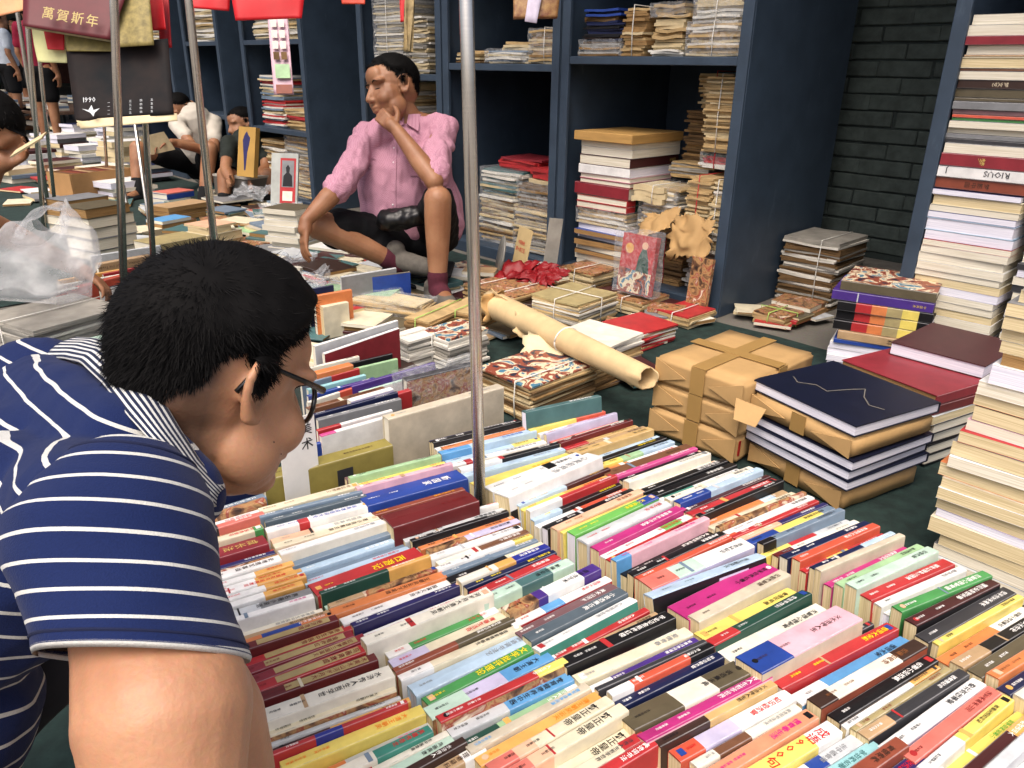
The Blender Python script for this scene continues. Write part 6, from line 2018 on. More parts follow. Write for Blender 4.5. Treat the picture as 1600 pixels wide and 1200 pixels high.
# folded legs inside the trousers
KneeR = Vector((-.33, .38, .36)); KneeL = Vector((-.55, .66, .38)); AnkR = Vector((-.60, .30, .09)); AnkL = Vector((-.78, .56, .09))
for kn, an in ((KneeR, AnkR), (KneeL, AnkL)):
    B.chain([Pv + Vector((0, 0, -.06)), kn, an], [.08, .06, .04]); B.cap(an - Vector((.03, 0, .05)), an + Vector((.14, .05, -.055)), .034, .03)
me = B.finish(.0036, 5, head_deform(HO, HM, HS))
# shaved nape: darken the skin where the short hair thins out
vv = np.array([v.co[:] for v in me.vertices]); LL = ((vv - np.array(HO)) @ np.array(HM)) / HS
ph = np.abs(np.degrees(np.arctan2(LL[:, 1], LL[:, 0] + .012)))
st = np.clip((ph - 98) / 20, 0, 1) * np.clip((LL[:, 2] + .115) / .055, 0, 1) * (LL[:, 2] < .03) * (np.linalg.norm(LL, axis=1) < .16)
st = np.maximum(st, np.clip(1 - np.abs(ph - 84) / 10, 0, 1) * np.clip((LL[:, 2] + .035) / .02, 0, 1) * (LL[:, 2] < .04) * (np.linalg.norm(LL, axis=1) < .13) * .8)
set_attr(me, 'stubble', st * .8)
skin_f = skin_mat('warm_skin', 'c08f6d', 'ab7a5a', stub='1c1512')
body = put(me, 'body', skin_f, man)
def fmask(p):
    k = std_mask(.070, -.042)(p)
    return k
hair_on(me, HO, HM, HS, fmask, man, hairm, n_strands=26000, length=.018, lift=.32, width=.0010, whorl=(-.055, -.04, .09), thick=.016, bias=.8, grey=.004, seed=4, grid=(90, 64))
for lx, ly, lz in ((.035, -.0, -.05), (.052, 0, -.062)):
    bvh_ = BVHTree.FromPolygons([v.co[:] for v in me.vertices], [tuple(p.vertices) for p in me.polygons])
    loc_, n__, i__, d__ = bvh_.ray_cast(HO + HM @ Vector((lx, -.2, lz)), HM @ Vector((0, 1, 0)))
    if loc_:
        b_ = Body(); b_.ell(loc_, (.0009,) * 3, None, 8, 6); put(b_.mb.mesh('mole', mat('mole_brown', '3a2018', rough=.6), smooth=True), 'mole', mat('mole_brown', '3a2018'), man)
# shirt body
S = Body()
S.chain([Nb + tt * .06 - UV_ * .03, Ms, Ms.lerp(Pv, .5), Pv], [.062, .10, .12, .15])
S.chain([Ms - sw * .10 + tt * .06, Ms.lerp(Pv, .5) - sw * .07, Pv - sw * .05], [.105, .115, .135])
S.chain([Ms + sw * .10 + tt * .06, Ms.lerp(Pv, .5) + sw * .07, Pv + sw * .05], [.105, .115, .135])
S.chain([Sr + tt * .03, Nb.lerp(Ms, .5) + tt * .05 - UV_ * .012, Sl - UV_ * .02], [.060, .062, .06])
S.chain([Sl, pt(120, 800, .86)], [.07, .068])
S.chain([pt(60, 640, .90), pt(130, 668, .78), pt(195, 705, .705), pt(288, 772, .70)], [.065, .062, .054, .04])
S.chain([Ms.lerp(Pv, .35) - UV_ * .12 - sw * .05, Pv - UV_ * .08 - sw * .05], [.12, .14])
sm = S.finish(.006, 5, lambda v, n: folds(5, .002, 20, (1.6, .5, 1))(folds(3, .007, 8)(v, n), n))
vv = np.array([v.co[:] for v in sm.vertices])
sv = camdir(-.34, -.86, -.05)
set_attr(sm, 'stripe', (vv - np.array(Ms)) @ np.array(sv) + 2.154)
navy_st = striped('navy_striped_jersey', '10214f', 'd0d0ca', .0215, .135)
put(sm, 'shirt', navy_st, man)
# near sleeve: loft along the arm, stripes run round it
arm = [(215, 700, .60, .030), (205, 728, .595, .049), (192, 772, .582, .064), (180, 832, .562, .0735), (186, 900, .545, .0715), (206, 965, .527, .0675), (222, 1004, .514, .0655), (227, 1020, .510, .0655)]
P = [pt(x, y, d) for x, y, d, r in arm]; R = [a_[3] for a_ in arm]
mb = MB(); rings = []; NS = 48; stv = []; prev = None; acc = 0
fine_P = []; fine_R = []
for i in range(len(P) - 1):
    for k in range(6):
        fine_P.append(P[i].lerp(P[i + 1], k / 6)); fine_R.append(R[i] + (R[i + 1] - R[i]) * k / 6)
fine_P.append(P[-1]); fine_R.append(R[-1])
for i, p in enumerate(fine_P):
    t = (fine_P[min(i + 1, len(fine_P) - 1)] - fine_P[max(i - 1, 0)]).normalized()
    a_ = RV; b_ = (AV * .9 - UV_ * .42).normalized()
    if i: acc += (p - fine_P[i - 1]).length
    ring = []
    for k in range(NS):
        an = 2 * math.pi * k / NS
        rr_ = fine_R[i]
        q = p + (a_ * math.cos(an) + b_ * math.sin(an) * 1.02) * rr_
        w = _nz.noise(q * 11 + Vector((4, 0, 0))) * .007 + _nz.noise(Vector((q.x * 14, q.y * 14, q.z * 34))) * .003 - abs(_nz.noise(q * 19 + Vector((9, 2, 0)))) * .003
        w *= min(1, acc / .05) * (1 if acc < .13 else .6)
        ring.append(q + (q - p).normalized() * w); stv.append(acc + .003 + .004 * math.sin(an * 1.0 + .4))
    rings.append(ring)
# turn the hem inwards
last = rings[-1]; c_ = fine_P[-1]
stv[-NS:] = [.001] * NS
rings.append([c_ + (q - c_) * .985 - UV_ * .0035 for q in last]); stv += [.001] * NS
rings.append([c_ + (q - c_) * .92 - (fine_P[-1] - fine_P[-4]).normalized() * .03 for q in last]); stv += [.001] * NS
mb.rings(rings, caps=False)
slm = mb.mesh('sleeve', [], smooth=True, fix=True)
set_attr(slm, 'stripe', stv)
slv = put(slm, 'sleeve', navy_st, man)
# shoulder seam
mb = MB(); mb.tube([rings[5][k % NS] for k in range(NS + 1)], .0016, 6)
mb.build('shoulder_seam', mat('navy_thread', '0c1638', rough=.9), man).matrix_parent_inverse = man.matrix_world.inverted()
# hem seam
hem = MB(); hem.tube([c for c in [rings[-9][k % NS] for k in range(NS + 1)]], .0011, 5)
hem.build('hem_seam', mat('navy_thread', '122058', rough=.8), man).matrix_parent_inverse = man.matrix_world.inverted()
# collar
inn = [(120, 528, .92), (150, 530, .85), (186, 541, .79), (216, 568, .745), (246, 612, .71), (278, 668, .69), (312, 722, .69), (350, 764, .705)]
out = [(70, 560, .94), (98, 560, .86), (126, 566, .775), (162, 600, .715), (202, 652, .672), (240, 695, .65), (284, 742, .65), (336, 792, .68)]
mb = MB(); rings = []; cs = []
def spl(L, f):
    n = len(L) - 1; x = f * n; i = min(int(x), n - 1); t = x - i
    return [L[i][k] + (L[i + 1][k] - L[i][k]) * t for k in range(3)]
NC, NWW = 40, 10
for j in range(NWW + 1):
    for i in range(NC + 1):
        a_, b_ = pt(*spl(inn, i / NC)), pt(*spl(out, i / NC)); w = j / NWW
        p = a_.lerp(b_, w) - AV * .006 * math.sin(math.pi * w) + UV_ * .003 * math.sin(math.pi * w)
        mb.v.append(tuple(p)); cs.append(w)
for j in range(NWW):
    for i in range(NC):
        q = j * (NC + 1) + i; mb.f.append((q, q + 1, q + NC + 2, q + NC + 1)); mb.mi.append(0)
cm = mb.mesh('collar', [], smooth=True); set_attr(cm, 'stripe', [c * .0345 + .0012 for c in cs])
co = put(cm, 'collar', striped('fine_striped_collar', '1a2440', 'd3d4d0', .0049, .45), man)
so = co.modifiers.new('thickness', 'SOLIDIFY'); so.thickness = .003; so.offset = 0
# trousers
T_ = Body()
for kn, an in ((KneeR, AnkR), (KneeL, AnkL)): T_.chain([Pv + Vector((0, 0, -.06)), kn, an], [.10, .078, .06])
T_.ell(Pv + Vector((-.02, 0, -.04)), (.15, .17, .13))
put(T_.finish(.012, 5, folds(8, .008, 9)), 'trousers', mat('dark_trousers', '23242a', rough=.85, var=.2, scale=20), man)
# glasses
gm = mat('black_acetate', '0b0b0c', rough=.2, var=.1, spec=.6)
gl = empty('glasses', HO); tag(gl, 'black framed glasses worn by the striped man', 'glasses')
def gpt(x, y, z): return HM @ (Vector((x, y, z)) * HS)
for k in (-1, 1):
    mb = MB(); mb.tube([gpt(-.028, .079 * k, -.006), gpt(-.012, .081 * k, .018), gpt(.01, .0815 * k, .022), gpt(.045, .079 * k, .016), gpt(.076, .074 * k, .010)], [.0028, .003, .0024, .0028, .0040], 8)
    mb.build('temple', gm, gl, smooth=True)
    rim = [gpt(.089 - .004 * abs(math.cos(t)) - (.012 if math.cos(t) * k > 0 else .0) * abs(math.cos(t)), k * .036 + .031 * math.cos(t), -.006 + .021 * math.sin(t)) for t in np.linspace(0, 2 * math.pi, 24)]
    mb = MB(); mb.tube(rim, .0027, 6, caps=False); mb.build('rim', gm, gl, smooth=True)
    gt = NT('lens_glass'); gt.b.inputs['Base Color'].default_value = (.95, .97, .97, 1); gt.b.inputs['Roughness'].default_value = .02
    
    tr_ = gt.n('BsdfTransparent'); mx_ = gt.n('MixShader'); mx_.inputs[0].default_value = .12; gt.l(tr_, 0, mx_, 1); gt.l(gt.b, 0, mx_, 2); gt.l(mx_, 0, gt.t.nodes['Material Output'], 0)
    mb = MB(); mb.add([tuple(p) for p in rim[:-1]], [tuple(range(23))]); mb.build('lens', gt.m, gl)
mb = MB(); mb.tube([gpt(.089, -.006, .002), gpt(.093, 0, .004), gpt(.089, .006, .002)], .002, 6); mb.build('bridge', gm, gl, smooth=True)
# ---------------------------------------------------------------- the seated seller in the pink shirt
def cloth_mat(name, col, col2, scale=500, check=None, bump=.35):
    t = NT(name); b = t.b; tc = t.n('TexCoord')
    n2 = t.n('TexNoise'); n2.inputs['Scale'].default_value = 14; n2.inputs['Detail'].default_value = 5; t.l(tc, 'Object', n2, 'Vector')
    mx = t.n('Mix', data_type='RGBA'); mx.inputs[6].default_value = (*lin(col2), 1); mx.inputs[7].default_value = (*lin(col), 1)
    if check:
        ck_ = t.n('TexChecker'); ck_.inputs['Scale'].default_value = check; t.l(tc, 'Object', ck_, 'Vector'); t.l(ck_, 'Fac', mx, 0)
    else: t.l(n2, 0, mx, 0)
    t.l(mx, 2, b, 'Base Color'); b.inputs['Roughness'].default_value = .85; setin(b, 'Specular IOR Level', .2)
    bp = t.n('Bump'); bp.inputs['Strength'].default_value = bump; bp.inputs['Distance'].default_value = .01; t.l(n2, 0, bp, 'Height'); t.l(bp, 0, b, 'Normal')
    return t.m
sel = empty('person', at(650, 470, 0)); tag(sel, 'seated man in a pink checked shirt resting his chin on his fist', 'person')
D0 = 3.48
SHO = pt(613, 138, D0 - .02); SHM = basis(camdir(-.80, -.26, -.50), camdir(-.14, .97, -.16)); SS = 1.2
neck_b = pt(642, 192, D0 + .06)
ShR = pt(570, 218, D0 - .06); ShL = pt(690, 202, D0 + .06)
ElR = pt(530, 292, D0 - .26); WrR = pt(478, 345, D0 - .36)
ElL = pt(678, 282, D0 - .24); WrL = pt(620, 203, D0 - .19)
Hip = pt(645, 372, D0 + .16); HipR = pt(612, 372, D0 + .10); HipL = pt(682, 368, D0 + .16)
KnR = pt(497, 352, D0 - .22); AnR = pt(622, 412, D0 - .02); KnL = pt(684, 312, D0 - .22); AnL = pt(684, 452, D0 - .10)
B = Body()
add_head(B, SHO, SHM, SS, fat=1.14, fl=.98, ear=.95, neck=[(SHO + SHM @ Vector((-.02, 0, -.06)), neck_b, .056, .062)])
B.chain([neck_b, pt(635, 260, D0 + .06), Hip], [.055, .10, .12])
B.chain([ShR, neck_b, ShL], [.05, .06, .05])
B.chain([ShR, ElR, ElR.lerp(WrR, .35), WrR], [.052, .041, .042, .027])
hand(B, WrR, camdir(-.10, -.95, .05), camdir(.75, .1, .5), 1.02, .32, -1)
B.chain([ShL, ElL, ElL.lerp(WrL, .35), WrL], [.052, .042, .043, .028])
hand(B, WrL, camdir(-.66, .62, .12), camdir(-.1, .3, .95), 1.0, 1.0, -1, spread=.02)
B.chain([HipL, KnL, KnL.lerp(AnL, .3), AnL], [.085, .060, .056, .036])
B.chain([HipR, KnR, KnR.lerp(AnR, .3), AnR], [.085, .060, .056, .036])
FtL = pt(700, 474, D0 - .18); FtR = pt(650, 412, D0 - .06)
B.chain([AnL, FtL], [.036, .036]); B.chain([AnR, FtR], [.036, .034])
me = B.finish(.0042, 4, head_deform(SHO, SHM, SS))
skin_s = skin_mat('tanned_skin', 'a67858', '8a5d40', stub='191310')
set_attr(me, 'stubble', np.zeros(len(me.vertices)))
sb = put(me, 'body', skin_s, sel)
eyes(SHO, SHM, SS, sb, me)
hair_on(me, SHO, SHM, SS, std_mask(.070, -.04, .008), sel, hairm, n_strands=4500, length=.018, lift=.28, width=.0018, whorl=(-.07, .03, .08), thick=.013, seed=9, grid=(56, 40))
# pink shirt
pink = cloth_mat('pink_gingham', 'bd8f9e', 'a57488', check=300, bump=.12)
S = Body()
S.chain([neck_b - UV_ * .035, pt(635, 265, D0 + .04), pt(643, 345, D0 + .12)], [.080, .142, .150])
S.chain([pt(600, 262, D0 + .0), pt(598, 330, D0 + .04)], [.10, .11]); S.chain([pt(668, 262, D0 + .08), pt(690, 345, D0 + .16)], [.105, .12])
S.chain([ShR, neck_b - UV_ * .028, ShL], [.072, .070, .074])
S.chain([ShR, ShR.lerp(ElR, .5), ShR.lerp(ElR, .93)], [.068, .066, .060]); S.chain([ShR.lerp(ElR, .86), ElR + (WrR - ElR) * .05], [.062, .060])
S.chain([ShL, ShL.lerp(ElL, .5), ShL.lerp(ElL, .80)], [.070, .070, .064])
shm = S.finish(.0075, 4, lambda v, n: folds(11, .010, 13, (1.5, 1, .5))(folds(8, .004, 26, (1, 1, .4))(folds(5, .016, 7)(v, n), n), n))
sho = put(shm, 'shirt', pink, sel)
# collar points and button strip
mb = MB()
for k in (-1, 1):
    a_ = neck_b + camdir(.062 * k - .012, .018, -.055); mb.add([a_, a_ + camdir(-.005 * k, -.085, -.035), a_ + camdir(-.055 * k, -.055, -.045), a_ + camdir(-.05 * k, .0, -.02), a_ + camdir(.01 * k, .03, .05)], [(0, 1, 2, 3, 4)])
co = put(mb.mesh('collar', pink, fix=True), 'collar', pink, sel); so = co.modifiers.new('t', 'SOLIDIFY'); so.thickness = .004
# button strip and breast pocket laid on the shirt front
bv_ = BVHTree.FromPolygons([v.co[:] for v in shm.vertices], [tuple(p.vertices) for p in shm.polygons])
def on_shirt(px, py):
    d_ = Vector(ray(px, py)).normalized(); loc, n_, i_, ds = bv_.ray_cast(Vector(_C), d_); return (loc + n_ * .002) if loc else None
mb = MB(); L_ = []
for k in range(15):
    t_ = k / 14; q = [on_shirt(617 - 3 * t_ + dx, 222 + 118 * t_) for dx in (-4, 4)]
    if all(q): L_.append(q)
for a_, b_ in zip(L_[:-1], L_[1:]): mb.add([a_[0], a_[1], b_[1], b_[0]], [(0, 1, 2, 3)])
if mb.f:
    bs = put(mb.mesh('button_strip', pink), 'button_strip', pink, sel); so = bs.modifiers.new('t', 'SOLIDIFY'); so.thickness = .003
for k in range(5):
    q = on_shirt(616 - .6 * k, 232 + 22 * k)
    if q: b_ = Body(); b_.ell(q, (.005, .005, .005), None, 8, 6); put(b_.mb.mesh('button', mat('pale_button', 'd8ccd0', rough=.4), smooth=True), 'button', mat('pale_button', 'd8ccd0'), sel)
mb = MB(); G = [[on_shirt(640 + 7 * i, 248 + 9 * j) for i in range(4)] for j in range(4)]
for j in range(3):
    for i in range(3):
        q = [G[j][i], G[j][i + 1], G[j + 1][i + 1], G[j + 1][i]]
        if all(q): mb.add(q, [(0, 1, 2, 3)])
if mb.f:
    pk_ = put(mb.mesh('breast_pocket', pink), 'breast_pocket', pink, sel); so = pk_.modifiers.new('t', 'SOLIDIFY'); so.thickness = .003
# rolled cuff
for nm, p, q, r in (('rolled_cuff', ShR.lerp(ElR, .97), ElR.lerp(WrR, .10), .060), ('rolled_cuff', ShL.lerp(ElL, .78), ShL.lerp(ElL, .90), .067)):
    c = Body(); c.cap(p, q, r, r * .98); put(c.finish(.007, 2, folds(2, .008, 26)), nm, pink, sel)
# black shorts
sh = cloth_mat('black_shorts_cloth', '101114', '08090b')
S = Body(); S.chain([HipL, HipL.lerp(KnL, .86)], [.108, .085]); S.chain([HipR, HipR.lerp(KnR, .78)], [.108, .088]); S.ell(Hip - UV_ * .01, (.16, .15, .10)); S.cap(HipR.lerp(HipL, .5), pt(590, 385, D0 - .02), .1, .07)
put(S.finish(.009, 4, folds(7, .010, 12)), 'shorts', sh, sel)
# shoes and socks
sock = mat('maroon_sock', '4a1826', rough=.9, var=.2, scale=60); shoe = mat('grey_shoe', '5a564f', rough=.85, var=.3, scale=30, bump=.3)
for an, ft, kn in ((AnL, FtL, KnL), (AnR, FtR, KnR)):
    c = Body(); c.chain([an.lerp(kn, .16), an, an.lerp(ft, .4)], [.046, .044, .045]); put(c.finish(.006, 2), 'sock', sock, sel)
    c = Body(); d = (ft - an); d.z = 0; d.normalize(); b0_ = Vector((an.x, an.y, ft.z)) - d * .05
    c.chain([b0_ + UP * .012, b0_ + d * .10, b0_ + d * .20 - UP * .01], [.046, .048, .040]); c.cap(b0_ + UP * .03, b0_ + d * .04 + UP * .05, .046, .045)
    put(c.finish(.006, 3), 'shoe', shoe, sel)
# waist bag
c = Body(); c.cap(pt(605, 345, D0 - .13), pt(648, 338, D0 - .13), .05, .05); wb_ = put(c.finish(.007, 2, folds(4, .008, 20)), 'waist_bag', mat('black_leather', '0c0c0d', rough=.38, var=.3, scale=40, bump=.3), None)
tag(wb_, 'black waist bag on the lap of the seated man', 'bag')
# low folding stool
stl = empty('folding_stool', (Hip.x, Hip.y, 0)); tag(stl, 'low folding stool with dark crossed legs under the seated man', 'stool')
dk = mat('dark_steel_tube', '15161a', rough=.4, metal=.5)
seat_z = Hip.z - .155; cx, cy = Hip.x + .02, Hip.y - .02
mb = MB(); mb.cbox(-.17, .17, -.14, .14, seat_z, seat_z + .02, .008); o = mb.build('seat', mat('dark_canvas', '1b1c20', rough=.9), stl); o.location = (.02, -.02, 0)
for yy in (-.13, .13):
    for k in (-1, 1):
        mb = MB(); mb.tube([(-.15 * k, yy + .012 * k, 0.01), (.15 * k, yy + .012 * k, seat_z)], .011, 8); o = mb.build('leg', dk, stl, smooth=True); o.location = (.02, -.02, 0)

# ---------------------------------------------------------------- the man in the white shirt, bent over
def crouch(name_label, head, face, up, neck, shr, shl, elr, wrr, ell, wrl, hip, knr, anr, knl, anl, top_c, bottom_c, voxel=.011, s=1.08, shoes='121317', mask=None, hd=((0, -1, 0), (1, 0, 0)), hl=((0, -1, 0), (1, 0, 0)), trousers_len=.45, sleeves=.55, glasses=False):
    root = empty('person', Vector((hip.x, hip.y, 0))); tag(root, name_label, 'person')
    M = basis(face, up); B = Body()
    add_head(B, head, M, s, neck=[(head + M @ Vector((-.02, 0, -.06)), neck, .055, .06)])
    B.chain([neck, neck.lerp(hip, .4), hip], [.06, .11, .12]); B.chain([shr, neck, shl], [.05, .055, .05])
    for sh_, el, wr, hh, k in ((shr, elr, wrr, hd, 1), (shl, ell, wrl, hl, -1)):
        B.chain([sh_, el, el.lerp(wr, .35), wr], [.05, .04, .04, .027]); hand(B, wr, hh[0], hh[1], 1.0, .6, k)
    for kn, an in ((knr, anr), (knl, anl)):
        B.chain([hip, kn, kn.lerp(an, .3), an], [.085, .06, .056, .038])
        ft = an + Vector((-.05, -.14, -.05)); B.chain([an, ft], [.038, .034])
    me = B.finish(voxel * .75, 3, head_deform(head, M, s)); set_attr(me, 'stubble', np.zeros(len(me.vertices)))
    b = put(me, 'body', skin_s, root)
    hair_on(me, head, M, s, mask or std_mask(.07, -.05), root, hairm, n_strands=700, length=.02, lift=.3, width=.004, thick=.010, seed=3, grid=(40, 28))
    S = Body(); S.chain([neck - (neck - hip).normalized() * .05, neck.lerp(hip, .45), hip], [.075, .13, .14]); S.chain([shr, neck.lerp(hip, .1), shl], [.065, .07, .065]); S.chain([shr.lerp(shl, .5).lerp(neck, .3), shr.lerp(shl, .5).lerp(hip, .55)], [.13, .16])
    for sh_, el in ((shr, elr), (shl, ell)): S.cap(sh_, sh_.lerp(el, sleeves), .064, .058)
    put(S.finish(voxel, 3, folds(6, .008, 12)), 'shirt', top_c, root)
    S = Body(); S.ell(hip, (.16, .16, .12))
    for kn, an in ((knr, anr), (knl, anl)): S.cap(hip, hip.lerp(kn, trousers_len * 1.6), .10, .085)
    put(S.finish(voxel, 3, folds(9, .006, 12)), 'shorts', bottom_c, root)
    for kn, an in ((knr, anr), (knl, anl)):
        c = Body(); c.cap(an.lerp(kn, .25), an, .05, .048); put(c.finish(.012, 1), 'sock', mat('black_sock', '0d0e11', rough=.9), root)
        c = Body(); c.cap(an + Vector((.01, .03, -.04)), an + Vector((-.05, -.16, -.05)), .045, .04); put(c.finish(.012, 2), 'shoe', mat('dark_shoe', shoes, rough=.7), root)
    return root, b
dW = 6.3
white_c = cloth_mat('white_shirt_cloth', 'cfc9bd', 'b9b2a4'); blk = sh
crouch('man in a white short-sleeved shirt sitting bent over a paper behind the poles', pt(281, 172, dW - .15), camdir(-.35, -.75, -.55), camdir(-.35, .65, -.6),
       pt(296, 168, dW), pt(276, 195, dW - .25), pt(335, 192, dW - .05), pt(300, 228, dW - .35), pt(268, 222, dW - .55), pt(335, 238, dW - .2), pt(280, 225, dW - .5),
       pt(320, 262, dW + .25), pt(215, 232, dW - .35), pt(215, 300, dW - .35), pt(328, 232, dW - .4), pt(318, 318, dW - .4), white_c, blk, hd=(camdir(-.8, -.4, -.2), camdir(0, -1, 0)), hl=(camdir(-.9, .1, -.2), camdir(0, -1, 0)))
mb = MB(); mb.box(pt(246, 224, dW - .62), camdir(.09, .02, 0), camdir(.02, -.05, .05), camdir(0, .0006, .0006)); o = mb.build('paper_sheet', PAPER[2] if 'PAPER' in globals() else white_c); tag(o, 'sheet of paper held by the man in the white shirt', 'paper')
dG = 6.0
grey_c = cloth_mat('dark_grey_shirt', '2b312e', '20241f')
r_, b_ = crouch('man in dark clothes with glasses looking over the tan boxed picture book', pt(378, 194, dG), camdir(-.75, -.35, -.5), camdir(-.1, .97, -.2),
       pt(388, 216, dG + .05), pt(358, 225, dG - .1), pt(415, 226, dG + .1), pt(352, 262, dG - .25), pt(362, 285, dG - .35), pt(415, 262, dG), pt(395, 285, dG - .2),
       pt(392, 290, dG + .25), pt(352, 272, dG - .2), pt(350, 318, dG - .2), pt(420, 275, dG - .1), pt(415, 318, dG - .1), grey_c, blk)
# the bowed customer at the left edge with a plastic bag
dL = 2.55
lp, lb = crouch('bowed customer at the left edge reaching over the books with a plastic bag', pt(-24, 200, dL), camdir(.50, -.80, .33), camdir(.75, .62, -.1),
       pt(-60, 218, dL + .05), pt(-95, 262, dL - .22), pt(-60, 235, dL + .22), pt(-30, 345, dL - .35), pt(118, 418, dL + .05), pt(-40, 330, dL + .1), pt(-6, 262, dL + .02),
       pt(-300, 420, dL + .0), pt(-150, 480, dL - .2), pt(-220, 640, dL - .1), pt(-150, 470, dL + .25), pt(-230, 620, dL + .2), cloth_mat('black_tshirt', '17181b', '0f1012'), blk, voxel=.009, s=1.08,
       hd=(camdir(.75, -.5, .2), camdir(-.2, -.9, .1)), hl=(camdir(.75, .45, .0), camdir(.1, .2, -.9)))
mb = MB(); mb.box(pt(45, 226, dL - .08), camdir(.05, .03, 0), camdir(-.01, .02, .03), camdir(0, .002, -.002)); o = mb.build('booklet', PAPER[2] if 'PAPER' in globals() else blk); tag(o, 'small yellowed booklet held up by the bowed customer', 'booklet')
# thin plastic carrier bag on the arm
t = NT('thin_white_plastic'); t.b.inputs['Base Color'].default_value = (.86, .87, .88, 1); t.b.inputs['Roughness'].default_value = .3; setin(t.b, 'Specular IOR Level', .6)
tr = t.n('BsdfTransparent'); tl = t.n('BsdfTranslucent'); tl.inputs[0].default_value = (.85, .86, .88, 1); m1 = t.n('MixShader'); m1.inputs[0].default_value = .5; t.l(t.b, 0, m1, 1); t.l(tl, 0, m1, 2)
nz = t.n('TexNoise'); nz.inputs['Scale'].default_value = 9; nz.inputs['Detail'].default_value = 6; tc = t.n('TexCoord'); t.l(tc, 'Object', nz, 'Vector'); mr = t.n('MapRange'); mr.inputs[1].default_value = .3; mr.inputs[2].default_value = .7; mr.inputs[3].default_value = .06; mr.inputs[4].default_value = .48; t.l(nz, 0, mr, 0)
m2 = t.n('MixShader'); t.l(mr, 0, m2, 0); t.l(tr, 0, m2, 1); t.l(m1, 0, m2, 2); t.l(m2, 0, t.t.nodes['Material Output'], 0)
bp = t.n('Bump'); bp.inputs['Strength'].default_value = .7; bp.inputs['Distance'].default_value = .02; t.l(nz, 0, bp, 'Height'); t.l(bp, 0, t.b, 'Normal')
def bag_mesh():
    mb = MB(); NU, NV = 40, 26; vs = []
    top_c = pt(70, 372, 2.2); 
    for j in range(NV + 1):
        v = j / NV
        c = pt(75 - 40 * v, 360 + 105 * v, 2.22 - .03 * v)
        rx = .045 + .16 * math.sin(min(1, v * 1.5) * math.pi / 2) * (1 - .12 * v); ry = .03 + .08 * v
        for i in range(NU):
            an = 2 * math.pi * i / NU
            p = c + RV * rx * math.cos(an) + AV * ry * math.sin(an)
            p += Vector(_nz.noise_vector(p * 9)) * .030 + Vector(_nz.noise_vector(p * 28)) * .010
            # pulled up corners (handles)
            p += UV_ * .09 * (1 - v) * (abs(math.cos(an)) ** 3) * (1 if math.cos(an) > 0 else .55)
            vs.append(p)
    mb.v = [tuple(p) for p in vs]
    for j in range(NV):
        for i in range(NU):
            k = (i + 1) % NU; mb.f.append((j * NU + i, j * NU + k, (j + 1) * NU + k, (j + 1) * NU + i)); mb.mi.append(0)
    mb.f.append(tuple(NV * NU + i for i in range(NU))); mb.mi.append(0)
    return mb
bag = bag_mesh().build('plastic_bag', t.m, smooth=True)
tag(bag, 'thin white translucent carrier bag with looped handles at the left edge', 'bag')
mb = MB(); P = [pt(x, y, d) for x, y, d in ((28, 372, 2.2), (40, 345, 2.2), (70, 325, 2.19), (97, 322, 2.19), (102, 340, 2.2), (98, 372, 2.21))]
hs = []
for i in range(len(P) - 1):
    for k in range(5): hs.append(P[i].lerp(P[i + 1], k / 5))
hs.append(P[-1]); mb.tube(hs, [.010 + .004 * math.sin(i) for i in range(len(hs))], 8, caps=False)
h_ = mb.build('handle', t.m, bag, smooth=True)
# people far down the lane
def stander(label, px, py, depth, hpx, top_m, low_m, face, hair=True):
    base = pt(px, py, depth); base.z = 0; H = 1.68
    root = empty('person', base); tag(root, label, 'person', 'people standing far down the lane')
    f = Vector(face).normalized(); l = UP.cross(f); M = basis(f, UP); B = Body(); X = lambda a, b, c: base + f * a + l * b + UP * c
    add_head(B, X(.02, 0, 1.52), M, 1.0, neck=[(X(0, 0, 1.45), X(0, 0, 1.36), .05, .055)])
    B.chain([X(0, 0, 1.36), X(0, 0, 1.15), X(0, 0, .9)], [.06, .12, .13]); B.chain([X(0, -.18, 1.34), X(0, 0, 1.36), X(0, .18, 1.34)], [.05, .06, .05])
    for k in (-1, 1):
        B.chain([X(0, .18 * k, 1.34), X(-.02, .23 * k, 1.07), X(.06, .22 * k, .84)], [.05, .04, .03]); hand(B, X(.06, .22 * k, .84), (0, 0, -1), -l * k, 1, .4, k)
        B.chain([X(0, .09 * k, .88), X(.01, .1 * k, .48), X(-.01, .1 * k, .09)], [.09, .06, .04]); B.cap(X(-.03, .1 * k, .05), X(.16, .11 * k, .035), .035, .03)
    me = B.finish(.014, 2); set_attr(me, 'stubble', np.zeros(len(me.vertices))); put(me, 'body', skin_s, root)
    hair_on(me, X(.02, 0, 1.52), M, 1.0, std_mask(.07, -.05), root, hairm, n_strands=200, length=.02, width=.005, seed=2, grid=(32, 22))
    S = Body(); S.chain([X(0, 0, 1.3), X(0, 0, 1.1), X(0, 0, .92)], [.12, .145, .15]); S.chain([X(0, -.18, 1.34), X(0, 0, 1.34), X(0, .18, 1.34)], [.065, .075, .065])
    for k in (-1, 1): S.cap(X(0, .18 * k, 1.34), X(-.01, .21 * k, 1.16), .065, .06)
    put(S.finish(.016, 2, folds(3, .006, 12)), 'shirt', top_m, root)
    S = Body(); S.ell(X(0, 0, .88), (.15, .17, .12))
    for k in (-1, 1): S.cap(X(0, .09 * k, .85), X(.01, .1 * k, .60), .105, .095)
    put(S.finish(.016, 2), 'shorts', low_m, root)
stander('person in a crimson top and black shorts seen below the hanging calendar', 78, 196, 9.2, 140, cloth_mat('crimson_top', '8a1f38', '6e162b'), blk, (.3, .9, 0))
stander('person in a white shirt far off at the left edge', 28, 172, 11.5, 110, cloth_mat('far_white_shirt', 'c2ccd6', 'aab4c0'), blk, (.6, .6, 0))
